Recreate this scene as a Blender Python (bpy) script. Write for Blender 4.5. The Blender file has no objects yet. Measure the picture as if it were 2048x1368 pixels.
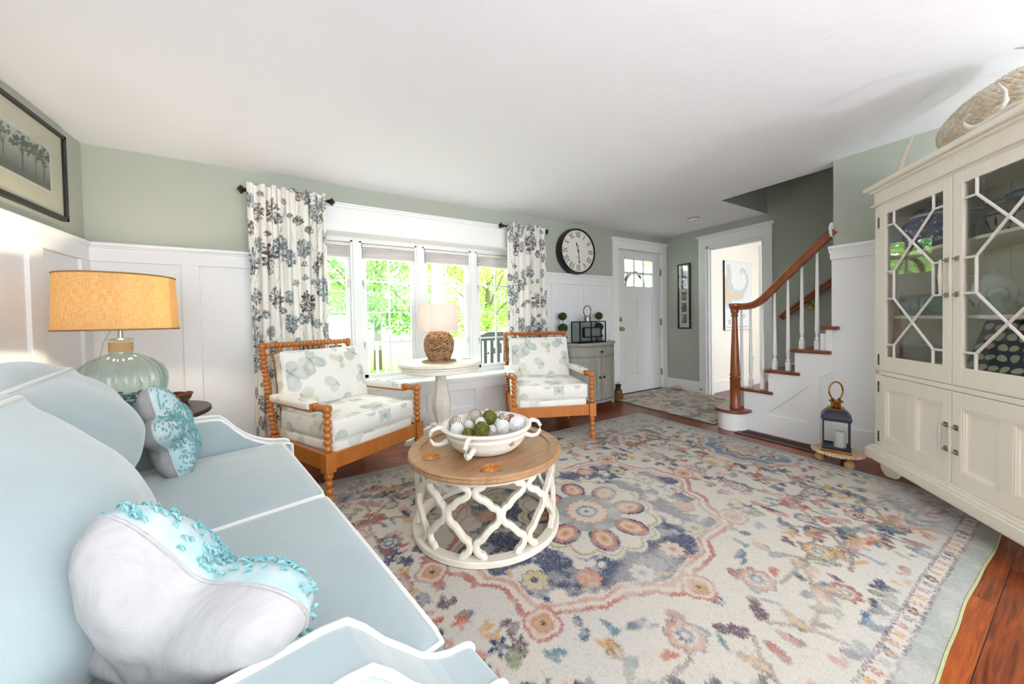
import bpy, bmesh, math, random
import numpy as np
from mathutils import Vector, Matrix, noise
random.seed(7)
RNG = np.random.default_rng(11)
PI = math.pi
scene = bpy.context.scene
COL = scene.collection

# ------------------------------------------------------------------ camera
YAW, PITCH, ROLL = 0.529114646, -0.018431164, -0.0186792501
FPX, PPY, CAM_H = 689.7485, 653.446, 1.085
cy_, sy_, cp_, sp_ = math.cos(YAW), math.sin(YAW), math.cos(PITCH), math.sin(PITCH)
fwd = Vector((sy_ * cp_, cy_ * cp_, sp_))
rgt = Vector((cy_, -sy_, 0))
upv = rgt.cross(fwd)
cr, sr = math.cos(ROLL), math.sin(ROLL)
R_ = cr * rgt + sr * upv
U_ = -sr * rgt + cr * upv
cam_d = bpy.data.cameras.new('camera')
cam = bpy.data.objects.new('camera', cam_d)
COL.objects.link(cam)
m = Matrix(((R_.x, U_.x, -fwd.x, 0), (R_.y, U_.y, -fwd.y, 0), (R_.z, U_.z, -fwd.z, CAM_H), (0, 0, 0, 1)))
cam.matrix_world = m
cam_d.sensor_width = 36
cam_d.sensor_fit = 'HORIZONTAL'
cam_d.lens = 36 * FPX / 2048
cam_d.shift_y = (PPY - 684) / 2048
cam_d.clip_start = 0.02
cam_d.clip_end = 300
scene.camera = cam

# ------------------------------------------------------------------ world, lights, exposure
w = bpy.data.worlds.new('sky')
scene.world = w
w.use_nodes = True
wn = w.node_tree
wn.nodes.clear()
wo = wn.nodes.new('ShaderNodeOutputWorld')
wb = wn.nodes.new('ShaderNodeBackground')
wb.inputs['Color'].default_value = (0.93, 0.97, 1.0, 1)
wb.inputs['Strength'].default_value = 5.0
wn.links.new(wb.outputs[0], wo.inputs[0])


def sun_lamp(name, direction, strength, angle, color):
    d = bpy.data.lights.new(name, 'SUN')
    d.energy = strength
    d.angle = math.radians(angle)
    d.color = color
    o = bpy.data.objects.new(name, d)
    COL.objects.link(o)
    o.rotation_euler = Vector(direction).to_track_quat('-Z', 'Y').to_euler()
    return o


def area_lamp(name, loc, target, sx, sy, power, color=(1, 1, 1)):
    d = bpy.data.lights.new(name, 'AREA')
    d.shape = 'RECTANGLE'
    d.size = sx
    d.size_y = sy
    d.energy = power
    d.color = color
    o = bpy.data.objects.new(name, d)
    COL.objects.link(o)
    o.location = loc
    o.rotation_euler = (Vector(target) - Vector(loc)).to_track_quat('-Z', 'Y').to_euler()
    return o


sun_lamp('sun', (-0.25, 0.55, -0.9), 3.0, 1.5, (1.0, 0.96, 0.88))
area_lamp('daylight_rear_window', (-7.6, -11.0, 2.3), (2.4, 2.0, 1.25), 5.0, 3.0, 760, (0.93, 0.965, 1.0))  # unseen fill lamp added far behind the camera to even out the room
area_lamp('daylight_patio_bounce', (1.5, -4.5, 0.25), (1.3, 1.4, 2.3), 4.0, 1.2, 60, (0.92, 0.96, 1.0))  # added upward fill from behind the camera, lifts the ceiling
area_lamp('daylight_bay_window', (1.0, 4.35, 2.38), (2.4, 0.6, 0.5), 2.4, .5, 75, (0.97, 0.985, 1.0))  # extra lamp hidden above the window head to brighten hutch and rug
area_lamp('daylight_side_room', (5.65, -0.5, 1.6), (5.6, 2.8, 1.0), 1.2, 1.2, 12, (1.0, 1.0, 1.0))  # added out-of-view lamp that brightens the side room
area_lamp('upstairs_daylight', (4.3, -1.0, 4.5), (4.3, 1.0, 2.5), .8, .8, 5, (1.0, 0.98, 0.95))  # dim unseen lamp added to lift the dark stairwell
scene.view_settings.view_transform = 'Standard'
scene.view_settings.look = 'None'
scene.view_settings.gamma = 1
scene.view_settings.use_curve_mapping = False
scene.view_settings.exposure = 0.64
scene.cycles.max_bounces = 10
scene.cycles.diffuse_bounces = 6
scene.cycles.glossy_bounces = 4
scene.cycles.transmission_bounces = 6
scene.cycles.transparent_max_bounces = 16
scene.cycles.sample_clamp_indirect = 6
scene.cycles.use_denoising = True

# ------------------------------------------------------------------ helpers: materials


def s2l(c):
    c = np.asarray(c, float) / 255.0
    return np.where(c <= 0.04045, c / 12.92, ((c + 0.055) / 1.055) ** 2.4)


def lin(c):
    a = s2l(c)
    return (float(a[0]), float(a[1]), float(a[2]), 1.0)


MATS = {}


def M(name, rgb=(200, 200, 200), rough=0.5, metal=0.0, rgb2=None, vscale=8.0, vdetail=4.0, stretch=(1, 1, 1),
      bump=0.0, bscale=60.0, bdist=0.002, attr=False, sheen=0.0, coat=0.0, emit=None, estr=0.0, trans=0.0, contrast=1.0, spec=None):
    if name in MATS:
        return MATS[name]
    mt = bpy.data.materials.new(name)
    mt.use_nodes = True
    nt = mt.node_tree
    N, L = nt.nodes, nt.links
    b = N['Principled BSDF']
    b.inputs['Roughness'].default_value = rough
    b.inputs['Metallic'].default_value = metal
    b.inputs['Base Color'].default_value = lin(rgb)
    if spec is not None:
        b.inputs['Specular IOR Level'].default_value = spec
    if sheen:
        b.inputs['Sheen Weight'].default_value = sheen
    if coat:
        b.inputs['Coat Weight'].default_value = coat
        b.inputs['Coat Roughness'].default_value = 0.15
    if emit:
        b.inputs['Emission Color'].default_value = lin(emit)
        b.inputs['Emission Strength'].default_value = estr
    tc = N.new('ShaderNodeTexCoord')
    mp = N.new('ShaderNodeMapping')
    mp.inputs['Scale'].default_value = stretch
    L.new(tc.outputs['Object'], mp.inputs['Vector'])
    if attr:
        at = N.new('ShaderNodeAttribute')
        at.attribute_name = 'Col'
        L.new(at.outputs['Color'], b.inputs['Base Color'])
    elif rgb2 is not None:
        nz = N.new('ShaderNodeTexNoise')
        nz.inputs['Scale'].default_value = vscale
        nz.inputs['Detail'].default_value = vdetail
        L.new(mp.outputs[0], nz.inputs['Vector'])
        mr = N.new('ShaderNodeMapRange')
        mr.inputs['From Min'].default_value = 0.5 - 0.22 / contrast
        mr.inputs['From Max'].default_value = 0.5 + 0.22 / contrast
        L.new(nz.outputs['Fac'], mr.inputs['Value'])
        mx = N.new('ShaderNodeMix')
        mx.data_type = 'RGBA'
        mx.inputs['A'].default_value = lin(rgb)
        mx.inputs['B'].default_value = lin(rgb2)
        L.new(mr.outputs[0], mx.inputs['Factor'])
        L.new(mx.outputs['Result'], b.inputs['Base Color'])
    if bump:
        bz = N.new('ShaderNodeTexNoise')
        bz.inputs['Scale'].default_value = bscale
        bz.inputs['Detail'].default_value = 3
        L.new(mp.outputs[0], bz.inputs['Vector'])
        bp = N.new('ShaderNodeBump')
        bp.inputs['Strength'].default_value = bump
        bp.inputs['Distance'].default_value = bdist
        L.new(bz.outputs['Fac'], bp.inputs['Height'])
        L.new(bp.outputs[0], b.inputs['Normal'])
    if trans:
        tr = N.new('ShaderNodeBsdfTranslucent')
        tr.inputs['Color'].default_value = lin(rgb)
        ms = N.new('ShaderNodeMixShader')
        ms.inputs[0].default_value = trans
        L.new(b.outputs[0], ms.inputs[1])
        L.new(tr.outputs[0], ms.inputs[2])
        L.new(ms.outputs[0], N['Material Output'].inputs['Surface'])
    MATS[name] = mt
    return mt


def glass_mat(name, tint=(245, 250, 248), refl=1.0, rough=0.0, milky=0.0, fres=1.45):
    mt = bpy.data.materials.new(name)
    mt.use_nodes = True
    nt = mt.node_tree
    N, L = nt.nodes, nt.links
    N.remove(N['Principled BSDF'])
    tr = N.new('ShaderNodeBsdfTransparent')
    tr.inputs['Color'].default_value = lin(tint)
    gl = N.new('ShaderNodeBsdfGlossy')
    gl.inputs['Roughness'].default_value = rough
    lw = N.new('ShaderNodeLayerWeight')
    lw.inputs['Blend'].default_value = 0.5
    pw = N.new('ShaderNodeMath')
    pw.operation = 'POWER'
    pw.inputs[1].default_value = 4.0
    L.new(lw.outputs['Facing'], pw.inputs[0])
    ma = N.new('ShaderNodeMath')
    ma.operation = 'MULTIPLY_ADD'
    ma.inputs[1].default_value = 0.8 * min(refl, 1.1)
    ma.inputs[2].default_value = 0.035 * refl
    ma.use_clamp = True
    L.new(pw.outputs[0], ma.inputs[0])
    ms = N.new('ShaderNodeMixShader')
    L.new(ma.outputs[0], ms.inputs[0])
    last = tr.outputs[0]
    if milky:
        df = N.new('ShaderNodeBsdfDiffuse')
        df.inputs['Color'].default_value = lin(tint)
        m2 = N.new('ShaderNodeMixShader')
        m2.inputs[0].default_value = milky
        L.new(tr.outputs[0], m2.inputs[1])
        L.new(df.outputs[0], m2.inputs[2])
        last = m2.outputs[0]
    L.new(last, ms.inputs[1])
    L.new(gl.outputs[0], ms.inputs[2])
    L.new(ms.outputs[0], N['Material Output'].inputs['Surface'])
    return mt


WHITE = M('white_trim_paint', (236, 237, 238), 0.42, rgb2=(239, 240, 240), vscale=3)
WAIN = M('wainscot_paint', (233, 234, 236), 0.45)
CEILM = M('ceiling_plaster', (239, 242, 248), 0.9, bump=0.35, bscale=9, bdist=0.01)
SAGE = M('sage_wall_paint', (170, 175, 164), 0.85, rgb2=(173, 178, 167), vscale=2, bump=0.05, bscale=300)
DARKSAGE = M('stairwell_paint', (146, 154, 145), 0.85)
CREAM = M('antique_cream_paint', (248, 241, 229), 0.42, rgb2=(244, 236, 222), vscale=5, stretch=(1, 1, 0.3))
CREAMD = M('cream_paint_worn_groove', (180, 160, 128), 0.6)
OAKTRIM = M('stair_oak', (150, 78, 28), 0.32, rgb2=(112, 52, 18), vscale=22, stretch=(1, 1, 0.12), coat=0.4)
OAKTREAD = M('tread_oak', (132, 66, 30), 0.35, rgb2=(96, 44, 18), vscale=25, stretch=(0.15, 1, 1), coat=0.3)
SPOOL = M('honey_maple', (186, 112, 44), 0.35, rgb2=(168, 94, 32), vscale=20, stretch=(1, 1, 0.3), coat=0.35)
BLACK = M('black_iron', (22, 23, 25), 0.45, bump=0.1)
CLOCKBLK = M('clock_black', (24, 25, 26), 0.35)
BRASS = M('aged_brass', (176, 130, 62), 0.25, 1.0, rgb2=(140, 98, 42), vscale=14)
NICKEL = M('satin_nickel', (176, 172, 160), 0.3, 1.0)
BRONZE = M('dark_bronze', (88, 80, 70), 0.4, 0.8)
GLASS = glass_mat('clear_glass', (248, 250, 249), 1.0)
PANE = glass_mat('window_pane', (250, 252, 251), 0.8)

# ------------------------------------------------------------------ helpers: meshes


class B:
    """collects shapes, then links them as ONE mesh object"""

    def __init__(s):
        s.v = []
        s.f = []

    def raw(s, vs, fs):
        k = len(s.v)
        s.v.extend([tuple(map(float, q)) for q in vs])
        s.f.extend([tuple(i + k for i in f) for f in fs])
        return s

    def box(s, a, b):
        x0, y0, z0 = a
        x1, y1, z1 = b
        if x0 > x1: x0, x1 = x1, x0
        if y0 > y1: y0, y1 = y1, y0
        if z0 > z1: z0, z1 = z1, z0
        return s.raw([(x0, y0, z0), (x1, y0, z0), (x1, y1, z0), (x0, y1, z0), (x0, y0, z1), (x1, y0, z1), (x1, y1, z1), (x0, y1, z1)],
                     [(0, 3, 2, 1), (4, 5, 6, 7), (0, 1, 5, 4), (1, 2, 6, 5), (2, 3, 7, 6), (3, 0, 4, 7)])

    def cbox(s, c, h, rz=0.0):
        k = len(s.v)
        s.box((-h[0], -h[1], -h[2]), h)
        ca, sa = math.cos(rz), math.sin(rz)
        for i in range(k, len(s.v)):
            x, y, z = s.v[i]
            s.v[i] = (c[0] + x * ca - y * sa, c[1] + x * sa + y * ca, c[2] + z)
        return s

    def prism(s, pts, axis, a, b):
        n = len(pts)

        def P(p, t):
            if axis == 'z': return (p[0], p[1], t)
            if axis == 'x': return (t, p[0], p[1])
            return (p[0], t, p[1])
        vs = [P(p, a) for p in pts] + [P(p, b) for p in pts]
        fs = [tuple(range(n))[::-1], tuple(range(n, 2 * n))] + [(i, (i + 1) % n, n + (i + 1) % n, n + i) for i in range(n)]
        return s.raw(vs, fs)

    def rings(s, rings, cap=True, closed=False):
        n = len(rings[0])
        vs = [p for r in rings for p in r]
        fs = []
        m_ = len(rings)
        for j in range(m_ if closed else m_ - 1):
            j2 = (j + 1) % m_
            for i in range(n):
                fs.append((j * n + i, j * n + (i + 1) % n, j2 * n + (i + 1) % n, j2 * n + i))
        if cap and not closed:
            fs.append(tuple(range(n))[::-1])
            fs.append(tuple((m_ - 1) * n + i for i in range(n)))
        return s.raw(vs, fs)

    def turn(s, p0, p1, prof, n=16, cap=True, mod=None):
        """lathe along p0->p1, prof = [(t, r)] with t 0..1"""
        p0, p1 = Vector(p0), Vector(p1)
        d = (p1 - p0)
        z = d.normalized()
        x = z.orthogonal().normalized() if abs(z.z) < 0.999 else Vector((1, 0, 0))
        y = z.cross(x)
        rs = []
        for t, r in prof:
            c = p0 + d * t
            ring = []
            for i in range(n):
                a = 2 * PI * i / n
                rr = r * (mod(a) if mod else 1)
                ring.append(c + (x * math.cos(a) + y * math.sin(a)) * rr)
            rs.append(ring)
        return s.rings(rs, cap)

    def lathe(s, prof, c=(0, 0, 0), n=28, mod=None, cap=False, sy=1.0):
        rs = []
        for r, z in prof:
            ring = []
            for i in range(n):
                a = 2 * PI * i / n
                rr = max(r, 1e-5) * (mod(a, z) if mod else 1)
                ring.append((c[0] + rr * math.cos(a), c[1] + rr * sy * math.sin(a), c[2] + z))
            rs.append(ring)
        return s.rings(rs, cap)

    def tube(s, path, r, n=8, closed=False, flat=1.0):
        P = [Vector(p) for p in path]
        m_ = len(P)
        rs = []
        up = Vector((0, 0, 1))
        for j in range(m_):
            if closed:
                t = P[(j + 1) % m_] - P[j - 1]
            else:
                t = P[min(j + 1, m_ - 1)] - P[max(j - 1, 0)]
            if t.length < 1e-9: t = Vector((0, 0, 1))
            t.normalize()
            a = up - t * up.dot(t)
            if a.length < 0.05:
                a = Vector((1, 0, 0)) - t * t.x
            a.normalize()
            b_ = t.cross(a)
            rr = r[j] if hasattr(r, '__len__') else r
            rs.append([P[j] + a * math.cos(2 * PI * i / n) * rr * flat + b_ * math.sin(2 * PI * i / n) * rr for i in range(n)])
        return s.rings(rs, True, closed)

    def ball(s, c, r, n=16, sc=(1, 1, 1)):
        rs = []
        m_ = max(6, n // 2 + 1)
        for j in range(m_):
            t = -PI / 2 + PI * j / (m_ - 1)
            rr = max(math.cos(t), 1e-4) * r
            z = math.sin(t) * r
            rs.append([(c[0] + rr * math.cos(2 * PI * i / n) * sc[0], c[1] + rr * math.sin(2 * PI * i / n) * sc[1], c[2] + z * sc[2]) for i in range(n)])
        return s.rings(rs, True)

    def beads(s, p0, p1, n, r, seg=12, waist=0.44):
        prof = []
        K = 8
        for i in range(n):
            for k in range(K):
                a = (k + 0.5) / K
                prof.append(((i + a) / n, r * (waist + (1 - waist) * math.sin(PI * a) ** 0.7)))
        return s.turn(p0, p1, prof, seg)

    def surf(s, fn, nu, nv, cu=False, cv=False):
        vs = [fn(i / (nu if cu else nu - 1), j / (nv if cv else nv - 1)) for j in range(nv) for i in range(nu)]
        fs = []
        for j in range(nv if cv else nv - 1):
            for i in range(nu if cu else nu - 1):
                i2, j2 = (i + 1) % nu, (j + 1) % nv
                fs.append((j * nu + i, j * nu + i2, j2 * nu + i2, j2 * nu + i))
        return s.raw(vs, fs)

    def xf(s, mat4, start=0):
        for i in range(start, len(s.v)):
            s.v[i] = tuple(mat4 @ Vector(s.v[i]))
        return s

    def to(s, name, mat, parent=None, smooth=False, bevel=0.0, sharp=40, weld=False):
        me = bpy.data.meshes.new(name)
        me.from_pydata(s.v, [], s.f)
        if weld:
            bm = bmesh.new()
            bm.from_mesh(me)
            bmesh.ops.remove_doubles(bm, verts=bm.verts, dist=1e-5)
            bm.to_mesh(me)
            bm.free()
        me.update()
        ob = bpy.data.objects.new(name, me)
        COL.objects.link(ob)
        if mat: me.materials.append(mat)
        if parent: ob.parent = parent
        if smooth:
            me.shade_smooth()
            if sharp: me.set_sharp_from_angle(angle=math.radians(sharp))
        if bevel:
            md = ob.modifiers.new('bevel', 'BEVEL')
            md.width = bevel
            md.segments = 2
            md.limit_method = 'ANGLE'
            md.angle_limit = math.radians(50)
        return ob


def thing(name, label, cat, loc=(0, 0, 0), rz=0.0, group=None, kind=None):
    o = bpy.data.objects.new(name, None)
    COL.objects.link(o)
    o.empty_display_size = 0.1
    o.location = loc
    o.rotation_euler = (0, 0, rz)
    o['label'] = label
    o['category'] = cat
    if group: o['group'] = group
    if kind: o['kind'] = kind
    return o


def tag(o, label, cat, group=None, kind=None):
    o['label'] = label
    o['category'] = cat
    if group: o['group'] = group
    if kind: o['kind'] = kind
    return o


def struct(o, label=None):
    o['kind'] = 'structure'
    if label: o['label'] = label
    return o


def dup(rt, loc=None, rz=None, label=None, group=None):
    def cp(o, par):
        c = o.copy()
        COL.objects.link(c)
        if par: c.parent = par
        for ch in list(o.children): cp(ch, c)
        return c
    r = cp(rt, None)
    if loc is not None: r.location = loc
    if rz is not None: r.rotation_euler = (0, 0, rz)
    if label: r['label'] = label
    if group: r['group'] = group
    return r


def paint(ob, cols):
    me = ob.data
    a = me.color_attributes.new('Col', 'FLOAT_COLOR', 'POINT')
    c = np.ones((len(me.vertices), 4), np.float32)
    c[:, :3] = cols
    a.data.foreach_set('color', c.ravel())


def verts_of(ob):
    n = len(ob.data.vertices)
    a = np.empty(n * 3, np.float32)
    ob.data.vertices.foreach_get('co', a)
    return a.reshape(n, 3)


def sample(canvas, u, v):
    H_, W_ = canvas.shape[:2]
    x = np.clip((u % 1.0) * W_, 0, W_ - 1).astype(int)
    y = np.clip((v % 1.0) * H_, 0, H_ - 1).astype(int)
    return canvas[y, x]


def rmap(p, h, r, puff=(0, 0, 0, 0, 0, 0), q=2.2):
    """p on the unit cube surface -> rounded, puffed box with half sizes h"""
    hx, hy, hz = h
    P = [p[0] * hx, p[1] * hy, p[2] * hz]
    core = [max(-(hh - r), min(hh - r, c)) for hh, c in zip(h, P)]
    d = Vector([a - b for a, b in zip(P, core)])
    if d.length > 1e-9: d = d.normalized() * r
    o = [core[i] + d[i] for i in range(3)]
    for k in range(3):
        i, j = [t for t in range(3) if t != k]
        wgt = (1 - abs(p[i]) ** q) * (1 - abs(p[j]) ** q)
        if wgt <= 0: continue
        t = (p[k] + 1) / 2
        o[k] += puff[2 * k] * wgt * t * t - puff[2 * k + 1] * wgt * (1 - t) ** 2
    return tuple(o)


def cushion(h, r, puff, n, xf=None, wr=0.0, seed=0.0, q=2.2, wscale=5.0):
    b = B()
    nx, ny, nz = n
    cnt = (nx, ny, nz)
    for k in range(3):
        i, j = [t for t in range(3) if t != k]
        for sgn in (-1, 1):
            A_, C_ = cnt[i], cnt[j]
            vs, fs = [], []
            for jj in range(C_ + 1):
                for ii in range(A_ + 1):
                    p = [0, 0, 0]
                    p[k] = sgn
                    # cluster samples near the edges so the rounding is smooth
                    p[i] = math.sin((ii / A_ * 2 - 1) * PI / 2 * 0.999) * 0.35 + (ii / A_ * 2 - 1) * 0.65
                    p[j] = math.sin((jj / C_ * 2 - 1) * PI / 2 * 0.999) * 0.35 + (jj / C_ * 2 - 1) * 0.65
                    p[i] = max(-1, min(1, p[i])) if 0 < ii < A_ else (-1 if ii == 0 else 1)
                    p[j] = max(-1, min(1, p[j])) if 0 < jj < C_ else (-1 if jj == 0 else 1)
                    o = Vector(rmap(p, h, r, puff, q))
                    if wr:
                        s_ = noise.noise(Vector((o.x * wscale + seed, o.y * wscale, o.z * wscale)))
                        s2 = noise.noise(Vector((o.x * wscale * 3 + seed, o.y * wscale * 1.2, o.z * wscale * 3.4)))
                        nrm = Vector((o.x / h[0], o.y / h[1], o.z / h[2])).normalized()
                        ew = (1 - abs(p[i]) ** 4) * (1 - abs(p[j]) ** 4)
                        o += nrm * wr * (s_ + 0.4 * s2) * ew
                    vs.append(o)
            for jj in range(C_):
                for ii in range(A_):
                    a = jj * (A_ + 1) + ii
                    q_ = (a, a + 1, a + A_ + 2, a + A_ + 1)
                    flip = (sgn < 0) != (k == 1)
                    fs.append(q_[::-1] if flip else q_)
            b.raw(vs, fs)
    if xf is not None: b.xf(xf)
    return b


def welt(h, r, puff, k, sgn, xf=None, n=24, inset=1.0, q=2.2):
    """closed path along the seam of face k (axis) side sgn"""
    i, j = [t for t in range(3) if t != k]
    path = []
    for side in range(4):
        for t in range(n):
            s_ = -1 + 2 * t / n
            p = [0, 0, 0]
            p[k] = sgn * 0.97
            if side == 0: p[i], p[j] = s_, -1
            if side == 1: p[i], p[j] = 1, s_
            if side == 2: p[i], p[j] = -s_, 1
            if side == 3: p[i], p[j] = -1, -s_
            o = Vector(rmap(p, h, r, puff, q))
            path.append(xf @ o if xf is not None else o)
    return path


def text_mesh(name, txt, size, mat, parent, matrix, depth=0.0005, align='CENTER'):
    cu = bpy.data.curves.new(name, 'FONT')
    cu.body = txt
    cu.size = size
    cu.extrude = depth
    cu.align_x = align
    cu.align_y = 'CENTER'
    tmp = bpy.data.objects.new(name + '_tmp', cu)
    COL.objects.link(tmp)
    dg = bpy.context.evaluated_depsgraph_get()
    me = bpy.data.meshes.new_from_object(tmp.evaluated_get(dg))
    bpy.data.objects.remove(tmp)
    me.transform(matrix)
    me.materials.clear()
    me.materials.append(mat)
    o = bpy.data.objects.new(name, me)
    COL.objects.link(o)
    o.parent = parent
    return o
# =================================================================== THE SETTING
H = 2.305
WY = 3.40
LX, RX, HX = -1.275, 3.62, 4.75
BY = -3.6


def S(name, boxes, mat, bevel=0.0, parent=None, label=None):
    b = B()
    for a, c in boxes: b.box(a, c)
    o = b.to(name, mat, parent, bevel=bevel)
    if parent is None: struct(o, label)
    return o


# floor with planks running along X
fm = bpy.data.materials.new('cherry_plank_floor')
fm.use_nodes = True
nt = fm.node_tree
N, L = nt.nodes, nt.links
b = N['Principled BSDF']
tc = N.new('ShaderNodeTexCoord')
mp = N.new('ShaderNodeMapping')
mp.inputs['Location'].default_value = (0.33, 0.063, 0)
L.new(tc.outputs['Object'], mp.inputs['Vector'])
br = N.new('ShaderNodeTexBrick')
br.offset = 0.37
br.offset_frequency = 2
br.inputs['Scale'].default_value = 1.0
br.inputs['Brick Width'].default_value = 0.95
br.inputs['Row Height'].default_value = 0.125
br.inputs['Mortar Size'].default_value = 0.0016
br.inputs['Mortar Smooth'].default_value = 0.3
br.inputs['Color1'].default_value = (0, 0, 0, 1)
br.inputs['Color2'].default_value = (1, 1, 1, 1)
br.inputs['Mortar'].default_value = (0.5, 0.5, 0.5, 1)
L.new(mp.outputs[0], br.inputs['Vector'])
mp2 = N.new('ShaderNodeMapping')
mp2.inputs['Scale'].default_value = (1.6, 26, 1)
L.new(tc.outputs['Object'], mp2.inputs['Vector'])
addv = N.new('ShaderNodeVectorMath')
addv.operation = 'ADD'
sc_ = N.new('ShaderNodeVectorMath')
sc_.operation = 'SCALE'
sc_.inputs['Scale'].default_value = 9.0
L.new(br.outputs['Color'], sc_.inputs[0])
L.new(mp2.outputs[0], addv.inputs[0])
L.new(sc_.outputs[0], addv.inputs[1])
gr = N.new('ShaderNodeTexNoise')
gr.inputs['Scale'].default_value = 2.0
gr.inputs['Detail'].default_value = 9
gr.inputs['Distortion'].default_value = 1.6
L.new(addv.outputs[0], gr.inputs['Vector'])
cr_ = N.new('ShaderNodeValToRGB')
e = cr_.color_ramp.elements
e[0].position = 0.25
e[0].color = lin((72, 27, 10))
e[1].position = 0.75
e[1].color = lin((160, 80, 32))
em = cr_.color_ramp.elements.new(0.5)
em.color = lin((122, 54, 19))
ad = N.new('ShaderNodeMath')
ad.operation = 'MULTIPLY_ADD'
ad.inputs[1].default_value = 0.30
L.new(br.outputs['Color'], ad.inputs[0])
sb = N.new('ShaderNodeMath')
sb.operation = 'SUBTRACT'
sb.inputs[1].default_value = 0.15
L.new(gr.outputs['Fac'], sb.inputs[0])
L.new(sb.outputs[0], ad.inputs[2])
L.new(ad.outputs[0], cr_.inputs['Fac'])
mxm = N.new('ShaderNodeMix')
mxm.data_type = 'RGBA'
mxm.inputs['B'].default_value = lin((34, 14, 8))
L.new(br.outputs['Fac'], mxm.inputs['Factor'])
L.new(cr_.outputs[0], mxm.inputs['A'])
L.new(mxm.outputs['Result'], b.inputs['Base Color'])
b.inputs['Roughness'].default_value = 0.28
b.inputs['Specular IOR Level'].default_value = 0.4
bp = N.new('ShaderNodeBump')
bp.inputs['Strength'].default_value = 0.4
bp.inputs['Distance'].default_value = 0.002
bp.invert = True
L.new(br.outputs['Fac'], bp.inputs['Height'])
L.new(bp.outputs[0], b.inputs['Normal'])

S('floor', [((LX - .13, BY - .13, -.12), (6.7, WY + .15, 0))], fm)
S('ceiling', [((LX - .13, BY - .13, H), (3.765, WY + .15, H + .2)), ((3.765, 2.032, H), (HX + .13, WY + .15, H + .2)),
              ((HX + .13, 0.0, H), (6.7, 2.9, H + .2)), ((3.77, BY - .13, 4.7), (HX + .13, 2.2, 4.8)), ((3.62, BY - .13, H + .2), (3.77, 2.2, 4.8))], CEILM)
# walls
S('wall_left', [((LX - .13, BY - .13, 0), (LX, WY + .15, H))], SAGE)
S('wall_window', [((LX - .13, WY, 0), (-.215, WY + .15, H)), ((-.215, WY, 0), (2.225, WY + .15, .455)), ((-.215, WY, 1.93), (2.225, WY + .15, H)),
                  ((2.225, WY, 0), (3.70, WY + .15, H)), ((3.70, WY, 2.05), (4.64, WY + .15, H)), ((4.64, WY, 0), (HX + .13, WY + .15, H))], SAGE)
S('wall_hall', [((HX, 2.765, 0), (HX + .12, WY, H)), ((HX, 2.07, 2.04), (HX + .12, 2.765, H)), ((HX, BY - .1, 0), (HX + .12, 2.07, H)), ((HX, BY - .1, H), (HX + .12, 2.15, 4.7))], SAGE)
S('wall_right', [((RX, BY, 0), (RX + .12, 1.085, H))], SAGE)
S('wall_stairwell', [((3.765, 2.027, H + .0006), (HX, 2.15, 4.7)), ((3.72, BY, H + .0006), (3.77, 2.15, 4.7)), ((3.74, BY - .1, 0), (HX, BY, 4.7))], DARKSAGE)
S('wall_rear', [((LX - .1, BY - .12, 0), (-1.2, BY, H)), ((3.5, BY - .12, 0), (3.74, BY, H)), ((-1.2, BY - .12, 0), (3.5, BY, .15)), ((-1.2, BY - .12, 2.15), (3.5, BY, H))], SAGE)
# unseen rear glazing added to let fill light in, as window_2_added
wf = B()
for x in (-1.2, -.05, 1.1, 2.25, 3.42):
    wf.box((x, BY - .08, .15), (x + .08, BY - .03, 2.15))
wf.box((-1.2, BY - .08, .15), (3.5, BY - .03, .26))
wf.box((-1.2, BY - .08, 2.06), (3.5, BY - .03, 2.15))
w2 = wf.to('window_2', WHITE, bevel=.004)
struct(w2)
B().box((-1.15, BY - .06, .2), (3.45, BY - .055, 2.1)).to('pane', PANE, w2)

# ---- hall side room behind the doorway
S('wall_side_room', [((HX + .12, 2.775, 0), (6.6, 2.9, H)), ((6.55, .1, 0), (6.7, 2.775, H)), ((HX + .12, 0, 0), (5.0, .1, H)), ((6.3, 0, 0), (6.7, .1, H)), ((5.0, 0, 0), (6.3, .1, .5))],
  M('side_room_paint', (236, 235, 226), .8))
S('baseboard_side_room', [((HX + .12, 2.76, 0), (6.24, 2.775, .16))], WHITE, .003)
S('trim_4', [((6.22, 2.745, 0), (6.32, 2.775, 2.08)), ((6.2, 2.735, 2.08), (6.55, 2.775, 2.2))], WHITE, .003)

# ---- wainscot
CAPZ = 1.655


def wains(name, boxes, mat=WAIN):
    return S(name, boxes, mat, .003)


yb = WY - .008
yr = WY - .026
bx = []
# left section (behind lamp)
bx += [((LX + .008, yb, 0), (-.25, WY, CAPZ - .02))]
bx += [((LX + .026, yr, 1.53), (-.33, WY, CAPZ - .035)), ((LX + .026, yr, 0), (-.33, WY, .20)), ((-.80, yr, .2), (-.70, WY, 1.53)), ((-.33, yr, 0), (-.25, WY, 1.53))]
# right section (clock)
bx += [((2.34, yb, 0), (3.60, WY, CAPZ - .02)), ((2.34, yr, 1.525), (3.60, WY, CAPZ - .035)), ((2.34, yr, 0), (3.60, WY, .18))]
bx += [((2.529, yr, .18), (2.643, WY, 1.525)), ((3.055, yr, .18), (3.169, WY, 1.525)), ((3.52, yr, .18), (3.60, WY, 1.525))]
# under the window
bx += [((-.33, yb, 0), (2.34, WY, .455)), ((-.33, yr, .366), (2.34, WY, .455)), ((-.33, yr, 0), (2.34, WY, .178))]
for xc in (-.01, .51, 1.03, 1.55, 2.07):
    bx.append(((xc - .048, yr, .178), (xc + .048, WY, .366)))
wains('trim_wainscot_window', bx)
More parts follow.
